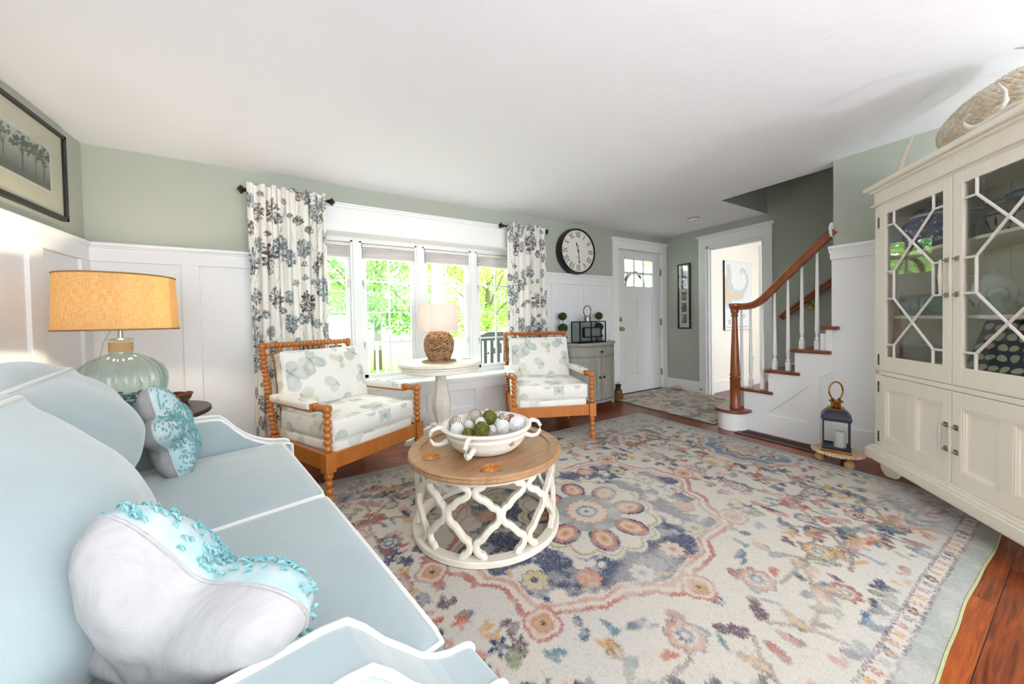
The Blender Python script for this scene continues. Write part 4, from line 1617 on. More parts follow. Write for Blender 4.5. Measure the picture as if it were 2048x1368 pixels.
bulb(wl, .375, None, 5, (1.0, .84, .70))
rattan_disc('woven_mat', 'round woven seagrass mat under the wicker lamp', (.968, 2.925, .738), .150, WICK, 5, th=.0085, rim=False, cat='mat')
for c, lb in ((pix_ball(874, 721, .739), 'flat white shell coaster on the front of the pedestal table'), (pix_ball(933, 717, .739), 'flat white shell coaster at the right of the pedestal table')):
    b = B().lathe([(0, 0), (.038, 0), (.046, .004), (.047, .008), (.040, .009), (.036, .007), (0, .007)], n=36)
    o = b.to('white_coaster', CLAY, smooth=True)
    o.location = c
    tag(o, lb, 'coaster', 'white coasters on the pedestal table')

# =================================================================== CORNER TABLE + GLASS LAMP
TXc, TYc = -.885, 2.674
et = thing('end_table', 'dark round end table in the corner behind the sofa', 'table', (TXc + .035, TYc - .075, -.07), 0)
DKW = M('espresso_wood', (62, 44, 38), .4, rgb2=(48, 32, 28), vscale=12)
B().lathe([(0, .665), (.335, .665), (.34, .670), (.34, .688), (.335, .693), (0, .693)], n=64).to('table_top', DKW, et, smooth=True, sharp=35)
for k in range(4):
    a = PI / 4 + PI / 2 * k
    B().cbox((.23 * math.cos(a), .23 * math.sin(a), .368), (.018, .018, .298), a).to('leg', DKW, et, bevel=.003)
B().lathe([(0, .2), (.24, .2), (.245, .205), (.245, .216), (.24, .22), (0, .22)], n=48).to('shelf', DKW, et, smooth=True, sharp=35)
gl = thing('glass_lamp', 'table lamp with ribbed aqua glass gourd base and burlap drum shade, lit', 'lamp', (TXc, TYc, .624), 0)
AQG = glass_mat('aqua_glass', (228, 240, 236), 2.4, milky=.05)
ribs = lambda a, z: 1 - .13 * (1 - abs(math.cos(a * 8)) ** .7)
gp = [(.055, .0), (.10, .008), (.150, .055), (.175, .115), (.182, .165), (.178, .205), (.158, .250), (.118, .288), (.076, .310), (.048, .322)]
B().lathe([(0, .004)] + gp, n=128, mod=ribs).to('glass_base', AQG, gl, smooth=True, sharp=0)
B().lathe([(.044, .32), (.042, .34), (.042, .38), (.046, .394), (.050, .397), (.050, .401), (.036, .401)], n=40).to('glass_neck', AQG, gl, smooth=True)
b = B()
for i in range(13):
    z = .332 + i * .0042
    b.tube([(.0445 * math.cos(a), .0445 * math.sin(a), z) for a in [2 * PI * k / 28 for k in range(28)]], .0023, 5, True)
b.to('twine_wrap', M('jute_twine', (190, 160, 122), .9), gl, smooth=True)
# sea-glass pebbles inside the base
rr = random.Random(8)
pbs = B()
for i in range(130):
    a = rr.uniform(0, 6.28)
    q = math.sqrt(rr.random()) * .135
    z = .03 + rr.random() * .07 + (q / .135) * .012
    pbs.ball((q * math.cos(a), q * math.sin(a), z), rr.uniform(.010, .016), 7, (1, 1, .55))
po = pbs.to('sea_glass', M('sea_glass_mix', (108, 150, 152), .4, rgb2=(66, 92, 140), vscale=28, contrast=2), gl, smooth=True)
B().turn((0, 0, .401), (0, 0, .50), [(0, .034), (.04, .034), (.06, .010), (.5, .010), (.55, .016), (1, .016)], 14).to('socket', NICKEL, gl, smooth=True)
BUR = bpy.data.materials.new('burlap')
BUR.use_nodes = True
nt = BUR.node_tree
N, L = nt.nodes, nt.links
bb_ = N['Principled BSDF']
bb_.inputs['Roughness'].default_value = .95
tc = N.new('ShaderNodeTexCoord')
sep = N.new('ShaderNodeSeparateXYZ')
L.new(tc.outputs['Object'], sep.inputs[0])
at2 = N.new('ShaderNodeMath')
at2.operation = 'ARCTAN2'
L.new(sep.outputs['Y'], at2.inputs[0])
L.new(sep.outputs['X'], at2.inputs[1])
cmb = N.new('ShaderNodeCombineXYZ')
L.new(at2.outputs[0], cmb.inputs['X'])
L.new(sep.outputs['Z'], cmb.inputs['Y'])
ns = []
for sc3 in ((9, 420, 1), (120, 26, 1)):
    mp = N.new('ShaderNodeMapping')
    mp.inputs['Scale'].default_value = sc3
    L.new(cmb.outputs[0], mp.inputs['Vector'])
    nn = N.new('ShaderNodeTexNoise')
    nn.inputs['Scale'].default_value = 1.0
    nn.inputs['Detail'].default_value = 3
    L.new(mp.outputs[0], nn.inputs['Vector'])
    ns.append(nn)
ad = N.new('ShaderNodeMath')
ad.operation = 'ADD'
L.new(ns[0].outputs['Fac'], ad.inputs[0])
L.new(ns[1].outputs['Fac'], ad.inputs[1])
mr = N.new('ShaderNodeMapRange')
mr.inputs['From Min'].default_value = .72
mr.inputs['From Max'].default_value = 1.22
L.new(ad.outputs[0], mr.inputs['Value'])
mx = N.new('ShaderNodeMix')
mx.data_type = 'RGBA'
mx.inputs['A'].default_value = lin((202, 172, 126))
mx.inputs['B'].default_value = lin((244, 224, 184))
L.new(mr.outputs[0], mx.inputs['Factor'])
L.new(mx.outputs['Result'], bb_.inputs['Base Color'])
trn = N.new('ShaderNodeBsdfTranslucent')
L.new(mx.outputs['Result'], trn.inputs['Color'])
ms = N.new('ShaderNodeMixShader')
ms.inputs[0].default_value = .7
L.new(bb_.outputs[0], ms.inputs[1])
L.new(trn.outputs[0], ms.inputs[2])
L.new(ms.outputs[0], N['Material Output'].inputs['Surface'])
drum('shade', gl, .230, .219, .448, .738, BUR, n=96)
TRB = M('burlap_binding', (150, 112, 66), .95)
b = B().tube([(.2305 * math.cos(a), .2305 * math.sin(a), .451) for a in [2 * PI * k / 64 for k in range(64)]], .004, 6, True)
b.to('lower_binding', TRB, gl, smooth=True)
b = B().tube([(.2195 * math.cos(a), .2195 * math.sin(a), .735) for a in [2 * PI * k / 64 for k in range(64)]], .004, 6, True)
b.to('upper_binding', TRB, gl, smooth=True)
b = B()
for k in range(3):
    a = 2 * PI * k / 3
    b.tube([(0, 0, .725), (.218 * math.cos(a), .218 * math.sin(a), .73)], .0015, 5)
b.tube([(.008, 0, .50), (.04, 0, .59), (.008, 0, .725)], .0012, 5).tube([(-.008, 0, .50), (-.04, 0, .59), (-.008, 0, .725)], .0012, 5)
b.turn((0, 0, .725), (0, 0, .760), [(0, .006), (.4, .004), (.6, .010), (1, .004)], 10)
b.to('harp', NICKEL, gl, smooth=True)
b = B().tube([(.0, .01, .47), (-.05, .05, .455), (-.10, .10, .38), (-.15, .15, .22), (-.17, .19, .03)], .003, 6)
b.to('cord', M('clear_cord', (206, 200, 180), .4), gl, smooth=True)
bulb(gl, .545, None, 9.5, (1.0, .84, .64))
# coiled basket
cb = B()
bc = pix_ball(345, 808, .695)
rr = random.Random(12)
for lay in range(5):
    for k in range(3):
        ph = rr.uniform(0, 6.28)
        q = .062 + .004 * lay + rr.uniform(-.006, .006)
        cb.tube([((q + .004 * math.sin(4 * a + ph)) * math.cos(a), (q + .004 * math.sin(4 * a + ph)) * math.sin(a), .008 + lay * .011 + .005 * math.sin(3 * a + ph)) for a in [2 * PI * i / 30 for i in range(30)]], .0055, 6, True)
o = cb.to('twig_basket', M('dark_wicker', (116, 72, 46), .7, rgb2=(80, 46, 28), vscale=50), smooth=True)
o.location = pix_ball(346, 808, .6245)
tag(o, 'small coiled brown wicker basket on the end table beside the glass lamp', 'basket')

# two unseen torchieres added behind the camera to brighten the ceiling
for i, (x, y, pw) in enumerate(((.3, -1.6, 66), (2.1, -2.3, 66))):
    tl_ = thing('torchiere_lamp', ['brass torchiere floor lamp standing behind the sofa end', 'brass torchiere floor lamp standing near the rear windows'][i], 'lamp', (x, y, 0), 0, 'torchiere floor lamps')
    B().lathe([(0, 0), (.14, 0), (.14, .012), (.03, .03), (.012, .05), (.012, 1.12), (0, 1.12)], n=32).to('stand', BRASS, tl_, smooth=True, sharp=40)
    B().lathe([(.012, 1.10), (.06, 1.12), (.15, 1.18), (.19, 1.22), (.192, 1.22), (.155, 1.175), (.06, 1.112), (0, 1.10)], n=40).to('bowl_shade', M('torch_bowl', (236, 232, 222), .5), tl_, smooth=True)
    d = bpy.data.lights.new('torchiere_light', 'AREA')
    d.shape = 'DISK'
    d.size = .30
    d.energy = pw
    d.color = (.90, .95, 1.0)
    o = bpy.data.objects.new('torchiere_light', d)
    COL.objects.link(o)
    o.parent = tl_
    o.location = (0, 0, 1.222)
    o.rotation_euler = (PI, 0, 0)
# =================================================================== PAINTED CLOTHS


def vnoise(Hh, Ww, cells, rng, octs=4, fall=.55):
    out = np.zeros((Hh, Ww))
    amp = 1.0
    tot = 0
    for k in range(octs):
        c = int(cells * 2 ** k) + 2
        g_ = rng.random((c + 1, int(c * Ww / Hh) + 2))
        yi = np.linspace(0, g_.shape[0] - 1.001, Hh)
        xi = np.linspace(0, g_.shape[1] - 1.001, Ww)
        y0, x0 = yi.astype(int), xi.astype(int)
        fy, fx = (yi - y0)[:, None], (xi - x0)[None, :]
        fy, fx = fy * fy * (3 - 2 * fy), fx * fx * (3 - 2 * fx)
        a = g_[y0][:, x0] * (1 - fx) + g_[y0][:, x0 + 1] * fx
        c2 = g_[y0 + 1][:, x0] * (1 - fx) + g_[y0 + 1][:, x0 + 1] * fx
        out += amp * (a * (1 - fy) + c2 * fy)
        tot += amp
        amp *= fall
    return out / tot


def grid_mesh(name, nx, ny, pts, mat, parent=None):
    """fast grid; pts array (ny, nx, 3)"""
    me = bpy.data.meshes.new(name)
    nv = nx * ny
    nf = (nx - 1) * (ny - 1)
    me.vertices.add(nv)
    me.vertices.foreach_set('co', pts.reshape(-1).astype(np.float32))
    i = np.arange(nx - 1)[None, :] + np.arange(ny - 1)[:, None] * nx
    q = np.stack([i, i + 1, i + nx + 1, i + nx], -1).reshape(-1)
    me.loops.add(nf * 4)
    me.loops.foreach_set('vertex_index', q.astype(np.int32))
    me.polygons.add(nf)
    me.polygons.foreach_set('loop_start', (np.arange(nf) * 4).astype(np.int32))
    me.update(calc_edges=True)
    me.shade_smooth()
    me.materials.append(mat)
    o = bpy.data.objects.new(name, me)
    COL.objects.link(o)
    if parent: o.parent = parent
    return o


class Canvas:
    def __init__(s, wm, hm, res, bg):
        s.res = res
        s.W, s.H = int(wm / res), int(hm / res)
        s.c = np.ones((s.H, s.W, 3)) * s2l(bg)

    def win(s, x, y, r):
        x0, x1 = max(0, int((x - r) / s.res)), min(s.W, int((x + r) / s.res) + 2)
        y0, y1 = max(0, int((y - r) / s.res)), min(s.H, int((y + r) / s.res) + 2)
        if x0 >= x1 or y0 >= y1: return None
        X = (np.arange(x0, x1) + .5) * s.res - x
        Y = (np.arange(y0, y1) + .5) * s.res - y
        return (slice(y0, y1), slice(x0, x1)), X[None, :] + 0 * Y[:, None], Y[:, None] + 0 * X[None, :]

    def put(s, sl, al, col):
        al = np.clip(al, 0, 1)[..., None]
        s.c[sl] = s.c[sl] * (1 - al) + s2l(col) * al

    def seg(s, a, b, w0, w1, col, al=1.0):
        cx, cy = (a[0] + b[0]) / 2, (a[1] + b[1]) / 2
        L_ = math.hypot(b[0] - a[0], b[1] - a[1])
        wv = s.win(cx, cy, L_ / 2 + max(w0, w1) + s.res)
        if wv is None: return
        sl, X, Y = wv
        dx, dy = (b[0] - a[0]) / max(L_, 1e-9), (b[1] - a[1]) / max(L_, 1e-9)
        u = (X + cx - a[0]) * dx + (Y + cy - a[1]) * dy
        v = -(X + cx - a[0]) * dy + (Y + cy - a[1]) * dx
        t = np.clip(u / max(L_, 1e-9), 0, 1)
        d = np.hypot(u - t * L_, v) - (w0 + (w1 - w0) * t)
        s.put(sl, (.5 - d / s.res) * al, col)

    def curve(s, pts, w, col, al=1.0):
        for a, b in zip(pts, pts[1:]): s.seg(a, b, w, w, col, al)

    def ell(s, x, y, a, b, rot, col, al=1.0, ring=None):
        wv = s.win(x, y, max(a, b) * 1.05 + s.res)
        if wv is None: return
        sl, X, Y = wv
        u = X * math.cos(rot) + Y * math.sin(rot)
        v = -X * math.sin(rot) + Y * math.cos(rot)
        d = (np.hypot(u / a, v / b) - 1) * min(a, b)
        if ring: d = np.abs(d + ring) - ring
        s.put(sl, (.5 - d / s.res) * al, col)

    def flower(s, x, y, r, n, rot, col, depth=.25, al=1.0, power=1.0, ring=None):
        wv = s.win(x, y, r * 1.1)
        if wv is None: return
        sl, X, Y = wv
        th = np.arctan2(Y, X) - rot
        R0 = r * (1 - depth + depth * np.abs(np.cos(th * n / 2)) ** power)
        d = np.hypot(X, Y) - R0
        if ring: d = np.abs(d + ring) - ring
        s.put(sl, (.5 - d / s.res) * al, col)


# ------------------------------------------------------------------ big rug
RW, RH, RES = 3.81, 2.41, .0040
rg = Canvas(RW, RH, RES, (226, 217, 201))
R3 = np.random.default_rng(5)
NAVY, BLUE, TEAL, SALM, ROSE, OCH, PLUM, TAUPE, GRN, RUST = (42, 58, 98), (84, 112, 140), (116, 142, 148), (206, 150, 128), (190, 120, 110), (212, 164, 94), (112, 80, 98), (112, 100, 90), (156, 160, 128), (196, 88, 56)
cxr, cyr = 1.905, 1.205
yy, xx = np.mgrid[0:rg.H, 0:rg.W]
Xc = (xx + .5) * RES - cxr
Yc = (yy + .5) * RES - cyr
wob = vnoise(rg.H, rg.W, 14, R3, 4) - .5
fld = vnoise(rg.H, rg.W, 6, R3, 5)
rg.c = rg.c * (1 + .0 * fld[..., None])
tint = np.clip((fld - .5) * 5, 0, 1)[..., None]
rg.c = rg.c * (1 - .35 * tint) + s2l((205, 204, 204)) * .35 * tint
# vines and blossoms, mirrored in both axes like the woven pattern
r = random.Random(21)


def mir(fn):
    for sx in (1, -1):
        for sy in (1, -1): fn(sx, sy)


def rosette(px, py, R_, c1, c2, c3, n=8, rot=0.0):
    def f(sx, sy):
        x, y = cxr + sx * px, cyr + sy * py
        rg.flower(x, y, R_ * 1.12, n, rot, (100, 84, 84), .22)
        rg.flower(x, y, R_, n, rot, c1, .22)
        rg.flower(x, y, R_ * .66, n, rot + .3, (226, 214, 196), .25)
        rg.flower(x, y, R_ * .5, n, rot, c2, .3)
        rg.ell(x, y, R_ * .2, R_ * .2, 0, c3)
    mir(f)


def leaf(px, py, ln, wd, a, col, out=None):
    def f(sx, sy):
        x, y = cxr + sx * px, cyr + sy * py
        aa = math.atan2(math.sin(a) * sy, math.cos(a) * sx)
        if out: rg.ell(x, y, ln + .007, wd + .007, aa, out, .9)
        rg.ell(x, y, ln, wd, aa, col)
    mir(f)


def vine(p0, a0, n, st, cv):
    pts = [p0]
    a = a0
    for i in range(n):
        a += cv + r.uniform(-.35, .35)
        pts.append((pts[-1][0] + math.cos(a) * st, pts[-1][1] + math.sin(a) * st))

    def f(sx, sy):
        P = [(cxr + sx * x, cyr + sy * y) for x, y in pts]
        rg.curve(P, .0072, (98, 86, 78), .95)
        rg.curve(P, .0028, (196, 178, 156), .9)
    mir(f)
    for i in range(1, len(pts), 2):
        x, y = pts[i]
        s_ = r.choice((-1, 1))
        leaf(x + .03 * s_, y + .02, r.uniform(.020, .042), r.uniform(.010, .018), r.uniform(0, 3.1), r.choice([TAUPE, BLUE, OCH, SALM, TEAL, NAVY]), r.choice([None, (104, 92, 88)]))
    return pts[-1]


for p0, a0, cv, n in [((.95, .12), 1.0, .12, 9), ((.72, .62), .4, .10, 10), ((1.15, .40), -.3, .2, 8), ((.30, .80), .2, .12, 9), ((.62, .92), .1, -.12, 8), ((1.42, .72), 1.9, .2, 7), ((.05, .86), .5, .1, 6), ((1.30, .10), .7, -.2, 6), ((.85, .45), 1.0, -.2, 6),
                     ((1.05, .85), .2, .15, 7), ((1.2, .05), 1.2, .1, 7), ((.15, .95), .1, -.1, 6), ((.80, .85), -.6, .15, 7), ((1.45, .35), 1.3, .15, 6), ((1.0, .50), .2, -.15, 7), ((.50, .72), 1.0, -.2, 6), ((1.30, .95), -.3, .2, 5)]:
    e_ = vine(p0, a0, n, .072, cv)
spots = []
for k in range(2600):
    a = r.random() * 1.74
    b_ = r.random() * 1.06
    if any((a - q0) ** 2 + (b_ - q1) ** 2 < .0070 for q0, q1 in spots): continue
    if (a / .82) ** 2 + (b_ / .60) ** 2 < 1.15: continue
    spots.append((a, b_))
    cc = r.choice([BLUE, SALM, OCH, ROSE, TEAL, NAVY, GRN, OCH, SALM, PLUM, RUST])
    for j in range(r.randint(2, 4)):
        leaf(a + r.uniform(-.03, .03), b_ + r.uniform(-.03, .03), r.uniform(.016, .036), r.uniform(.008, .015), r.uniform(0, 3.14), cc, (112, 98, 96) if r.random() < .3 else None)
for k in range(30):
    a, b_ = r.uniform(.1, 1.55), r.uniform(.1, .92)
    if (a / .82) ** 2 + (b_ / .60) ** 2 < 1.2: continue
    q = r.uniform(.035, .05)
    cc = r.choice([NAVY, RUST, OCH, BLUE, PLUM])
    for j in range(5):
        leaf(a + q * .55 * math.cos(j * 1.257), b_ + q * .55 * math.sin(j * 1.257), q * .5, q * .22, j * 1.257, cc)
for px_, py_, R_q, c1, c2 in [(1.00, .30, .062, PLUM, BLUE), (1.32, .58, .066, PLUM, TEAL), (.66, .80, .060, OCH, TEAL), (.24, .74, .064, SALM, BLUE), (1.18, .80, .055, SALM, NAVY), (1.48, .22, .060, ROSE, BLUE),
                              (.92, .66, .045, TEAL, SALM), (1.02, .02, .05, SALM, NAVY), (.45, .95, .048, ROSE, GRN), (1.52, .88, .045, BLUE, OCH), (1.25, .33, .036, OCH, NAVY)]:
    rosette(px_, py_, R_q, c1, c2, (224, 210, 188))
for px_, py_, a in [(.78, .72, .6), (1.12, .52, 2.2), (.38, .88, 1.2), (1.40, .42, .3), (.98, .90, 2.6)]:
    for j in range(-2, 3):
        leaf(px_ + .03 * math.cos(a + j * .5), py_ + .03 * math.sin(a + j * .5), .045, .013, a + j * .5, [NAVY, OCH, BLUE, RUST, SALM][j + 2])
# corner brackets
cs_ = np.hypot((np.abs(Xc) - 1.75) / 1.0, (np.abs(Yc) - 1.05) / .62)
wv_ = cs_ + .06 * np.cos(np.arctan2(np.abs(Yc) - 1.05, np.abs(Xc) - 1.75) * 14) + wob * .08
inner = (np.abs(Xc) < 1.785) & (np.abs(Yc) < 1.085)
for lo, hi, col, al in ((0, .50, (206, 202, 196), .6), (.47, .50, SALM, .9), (.40, .43, BLUE, .55), (.30, .36, TEAL, .5), (.2, .24, ROSE, .6), (.08, .16, BLUE, .7)):
    m_ = ((wv_ > lo) & (wv_ < hi) & inner)[..., None] * al
    rg.c = rg.c * (1 - m_) + s2l(col) * m_
# cartouche on the short side axis
ca = np.hypot((np.abs(Xc) - 1.70) / .30, Yc / .34) + wob * .1 + .05 * np.cos(np.arctan2(Yc, np.abs(Xc) - 1.70) * 10)
for lo, hi, col, al in ((.0, 1.0, (200, 206, 208), .7), (.93, 1.0, SALM, .95), (.62, .84, BLUE, .8), (.40, .5, OCH, .9), (.0, .3, ROSE, .7), (.5, .56, NAVY, .9)):
    m_ = ((ca > lo) & (ca < hi) & inner)[..., None] * al
    rg.c = rg.c * (1 - m_) + s2l(col) * m_
# medallion
th = np.arctan2(Yc / .66, Xc / .90)
rad = np.hypot(Xc / .90, Yc / .66)
lob = 1 - .10 * np.abs(np.sin(th * 4)) - .05 * np.abs(np.sin(th * 8 + .8)) + wob * .12
rr_ = rad / lob


def band(lo, hi, col, al=1.0, msk=None):
    m_ = ((rr_ > lo) & (rr_ < hi))
    if msk is not None: m_ = m_ & msk
    m_ = m_[..., None] * al
    rg.c = rg.c * (1 - m_) + s2l(col) * m_


wear = vnoise(rg.H, rg.W, 22, R3, 4)
band(0, 1.0, (228, 216, 200))
band(.965, 1.0, ROSE)
band(.90, .93, SALM, .9)
band(.47, .885, NAVY, .96, wear > .44)
band(.47, .885, BLUE, .7, (wear <= .44) & (wear > .39))
band(.44, .47, OCH, .6)
for k in range(16):
    a = 2 * PI * (k + .5) / 16
    q = .74 + .05 * (k % 2)
    x, y = cxr + .90 * q * math.cos(a) * .9, cyr + .66 * q * math.sin(a) * .93
    rg.flower(x, y, .062, 8, a, (96, 76, 90), .2)
    rg.flower(x, y, .056, 8, a, [(222, 200, 180), (206, 190, 140), SALM, (214, 208, 200)][k % 4], .25)
    rg.ell(x, y, .016, .016, 0, [ROSE, NAVY, OCH, BLUE][k % 4])
for k in range(22):
    a = 2 * PI * (k + .25) / 22
    x, y = cxr + .80 * math.cos(a) * .80, cyr + .66 * math.sin(a) * .80
    rg.ell(x, y, .028, .010, a + 1, [OCH, SALM, GRN, (222, 204, 186)][k % 4])
for k in range(8):                      # four rose squares on the rim
    a = 2 * PI * k / 8
    x, y = cxr + .88 * math.cos(a), cyr + .64 * math.sin(a)
    for q, cc in ((.075, ROSE), (.062, (226, 206, 188)), (.045, SALM), (.026, OCH), (.012, NAVY)): rg.flower(x, y, q, 4, a, cc, .18)
rg.flower(cxr, cyr, .39, 16, 0, (228, 218, 202), .12)
rg.flower(cxr, cyr, .372, 16, 0, (176, 166, 112), .12, ring=.007)
for k in range(8):
    a = 2 * PI * (k + .5) / 8
    x, y = cxr + .245 * math.cos(a), cyr + .245 * math.sin(a)
    rg.ell(x, y, .093, .072, a, NAVY)
    rg.ell(x, y, .078, .057, a, (196, 120, 104))
    rg.ell(x, y, .056, .038, a, (224, 190, 160))
    rg.ell(x, y, .030, .020, a, OCH)
    rg.ell(x, y, .014, .010, a, ROSE)
rg.flower(cxr, cyr, .185, 8, 0, (150, 160, 154), .12)
rg.flower(cxr, cyr, .125, 16, 0, (204, 140, 120), .12)
rg.flower(cxr, cyr, .112, 16, 0, (228, 204, 184), .14)
rg.ell(cxr, cyr, .062, .056, 0, (56, 80, 112))
rg.ell(cxr, cyr, .045, .040, 0, (208, 206, 198))
rg.ell(cxr, cyr, .014, .013, 0, NAVY)
# borders
de = np.minimum(RW / 2 - np.abs(Xc), RH / 2 - np.abs(Yc))


def bor(lo, hi, col, al=1.0):
    m_ = ((de >= lo) & (de < hi))[..., None] * al
    rg.c = rg.c * (1 - m_) + s2l(col) * m_


bor(0, .075, (168, 176, 168), .85)
bor(.075, .12, (226, 217, 204), .95)
bor(.068, .075, PLUM, .75)
bor(.118, .125, PLUM, .8)
bor(.125, .17, (206, 206, 202), .4)


def per(dist, step, fn):
    k = 0
    for s_ in (-1, 1):
        x = -RW / 2 + dist + step / 2
        while x < RW / 2 - dist:
            fn(cxr + x, cyr + s_ * (RH / 2 - dist), k)
            x += step
            k += 1
        y = -RH / 2 + dist + step / 2
        while y < RH / 2 - dist:
            fn(cxr + s_ * (RW / 2 - dist), cyr + y, k)
            y += step
            k += 1


def fb(x, y, k):
    m5 = k % 5
    if m5 == 0:
        rg.ell(x, y, .024, .016, .4, NAVY)
        rg.ell(x, y, .013, .008, .4, OCH)
    else:
        rg.flower(x, y, .017, 4, .78, [SALM, OCH, (190, 130, 120), BLUE][m5 - 1], .45)
        rg.ell(x, y, .005, .005, 0, (226, 217, 201))


per(.097, .058, fb)
# fading, heathering and woven noise
fade = np.clip((vnoise(rg.H, rg.W, 9, R3, 5) - .56) * 4.0, 0, .42)[..., None]
fade2 = np.clip((vnoise(rg.H, rg.W, 30, R3, 4) - .60) * 6, 0, .36)[..., None]
base_ = s2l((222, 214, 202))
rg.c = rg.c * (1 - fade) + base_ * fade
rg.c = rg.c * (1 - fade2) + base_ * fade2
sp = R3.random((rg.H, rg.W))
sp2 = R3.random((rg.H, rg.W))[..., None]
m_ = ((sp < .13))[..., None]
rg.c = np.where(m_, rg.c * .6 + base_ * .4, rg.c)
m_ = ((sp > .87))[..., None]
rg.c = np.where(m_, rg.c * .72 + s2l((150, 148, 150)) * .28, rg.c)
roll = R3.integers(-1, 2, (rg.H, rg.W))
roll2 = R3.integers(-1, 2, (rg.H, rg.W))
rg.c = rg.c * .66
rg.c = rg.c[np.clip(yy + roll, 0, rg.H - 1), np.clip(xx + roll2, 0, rg.W - 1)]
RUGM = M('woven_rug', (200, 195, 185), .95, attr=True, bump=.55, bscale=330, bdist=.003, sheen=.1)
rx0, ry0 = 1.305 - RW / 2, 1.445 - RH / 2
rug = thing('area_rug', 'large cream oriental rug with navy and salmon medallion under the coffee table', 'rug', (rx0, ry0, 0))
gx_ = np.linspace(0, RW, rg.W)
gy_ = np.linspace(0, RH, rg.H)
PX3 = np.zeros((rg.H, rg.W, 3), np.float32)
PX3[..., 0] = gx_[None, :]
PX3[..., 1] = gy_[:, None]
PX3[..., 2] = .010 + R3.random((rg.H, rg.W)) * .0012
# slightly wavy near edge as in the room
PX3[..., 1] += (.005 * np.sin(gx_ * 5.2) + .0015 * np.sin(gx_ * 17))[None, :] * np.clip(1 - gy_ / .25, 0, 1)[:, None]
ro = grid_mesh('pile', rg.W, rg.H, PX3, RUGM, rug)
paint(ro, rg.c.reshape(-1, 3))
B().box((.002, .012, .0005), (RW - .002, RH - .002, .0088)).to('backing', M('rug_backing', (190, 184, 170), .9), rug)
edge = [(x, .004 + .005 * math.sin(x * 5.2) + .0015 * math.sin(x * 17), .0062) for x in np.linspace(0, RW, 90)]
B().tube(edge, .0058, 6).to('serged_edge', M('olive_binding', (150, 150, 104), .9), rug, smooth=True)
b = B().tube([(0, 0, .0058), (0, RH, .0058), (RW, RH, .0058), (RW, 0, .0058)], .0052, 6)
b.to('bound_edge', M('grey_binding', (150, 156, 140), .9), rug, smooth=True)

# ------------------------------------------------------------------ hall rug
hw_, hh_ = 1.27, 1.46
hr = Canvas(hw_, hh_, .0075, (198, 190, 176))
n1 = vnoise(hr.H, hr.W, 14, R3, 4)
n2 = vnoise(hr.H, hr.W, 20, R3, 4)
n3 = vnoise(hr.H, hr.W, 18, R3, 4)
for nn, th_, col, al in ((n1, .56, (96, 110, 130), .75), (n2, .58, (176, 128, 108), .7), (n3, .60, (124, 128, 104), .7), (n1, .40, (206, 198, 184), 0)):
    m_ = np.clip((nn - th_) * 14, 0, 1)[..., None] * al
    hr.c = hr.c * (1 - m_) + s2l(col) * m_
hr.c *= (.86 + .22 * R3.random((hr.H, hr.W)))[..., None]
hrug = thing('entry_rug', 'muted cream, blue and rust rug lying in front of the white front door', 'rug', (3.465, 1.955, 0))
pp = np.zeros((hr.H, hr.W, 3), np.float32)
pp[..., 0] = np.linspace(0, hw_, hr.W)[None, :]
pp[..., 1] = np.linspace(0, hh_, hr.H)[:, None]
pp[..., 2] = .009
ho = grid_mesh('pile', hr.W, hr.H, pp, RUGM, hrug)
paint(ho, hr.c.reshape(-1, 3))
B().box((0, 0, .0005), (hw_, hh_, .008)).to('backing', M('rug_edge_dark', (90, 84, 80), .9), hrug)

# ------------------------------------------------------------------ curtains
cw, chh = 1.06, 2.14
cc_ = Canvas(cw, chh, .0034, (238, 234, 228))
r = random.Random(15)
SL1, SL2 = [(98, 110, 116), (122, 134, 140), (72, 82, 90), (148, 158, 162)], [(104, 96, 92), (82, 76, 76), (130, 122, 116), (70, 66, 68)]


def dandelion(cv, x, y, R_, pal, n, fan=None, droop=False):
    for k in range(n):
        a = r.uniform(0, 2 * PI) if fan is None else fan + r.uniform(-1.25, 1.25)
        q0 = R_ * r.uniform(.0, .72)
        q1 = min(R_ * r.uniform(.93, 1.05), q0 + R_ * r.uniform(.22, .42))
        a2 = a + r.uniform(-.12, .12)
        p0 = (x + q0 * math.cos(a), y + q0 * math.sin(a))
        p1 = (x + q1 * math.cos(a2), y + q1 * math.sin(a2))
        cv.seg(p0, p1, R_ * .024, R_ * .068, r.choice(pal), .94)
    for k in range(n // 3):
        a = r.uniform(0, 2 * PI) if fan is None else fan + r.uniform(-1.2, 1.2)
        q0 = R_ * r.uniform(.1, .7)
        cv.seg((x + q0 * math.cos(a), y + q0 * math.sin(a)), (x + (q0 + R_ * .22) * math.cos(a), y + (q0 + R_ * .22) * math.sin(a)), R_ * .012, R_ * .03, (236, 234, 230), .9)


placed = []
tries = 0
while tries < 4000 and len(placed) < 84:
    tries += 1
    big = len(placed) < 34
    R_q = r.uniform(.082, .102) if big else r.uniform(.052, .074)
    x, y = r.uniform(0, cw), r.uniform(0, chh)
    if any(math.hypot(x - a, y - b_) < (R_q + c) * .80 for a, b_, c in placed): continue
    placed.append((x, y, R_q))
    bend = r.uniform(-.09, .09)
    L_ = r.uniform(.20, .34)
    cc_.curve([(x + bend * (t ** 1.6) + .01 * math.sin(t * 4), y - L_ * t) for t in np.linspace(.1, 1, 12)], .0016, r.choice([(120, 116, 112), (140, 150, 152), (96, 92, 90)]), .9)
for i, (x, y, R_q) in enumerate(placed):
    if i % 5 in (0, 2): dandelion(cc_, x, y, R_q, SL1, 170)
    elif i % 5 == 1: dandelion(cc_, x, y, R_q * .9, SL2, 90, fan=PI / 2)
    elif i % 5 == 3: dandelion(cc_, x, y, R_q, SL2, 105)
    else: dandelion(cc_, x, y, R_q * .9, SL1, 92, fan=PI / 2)
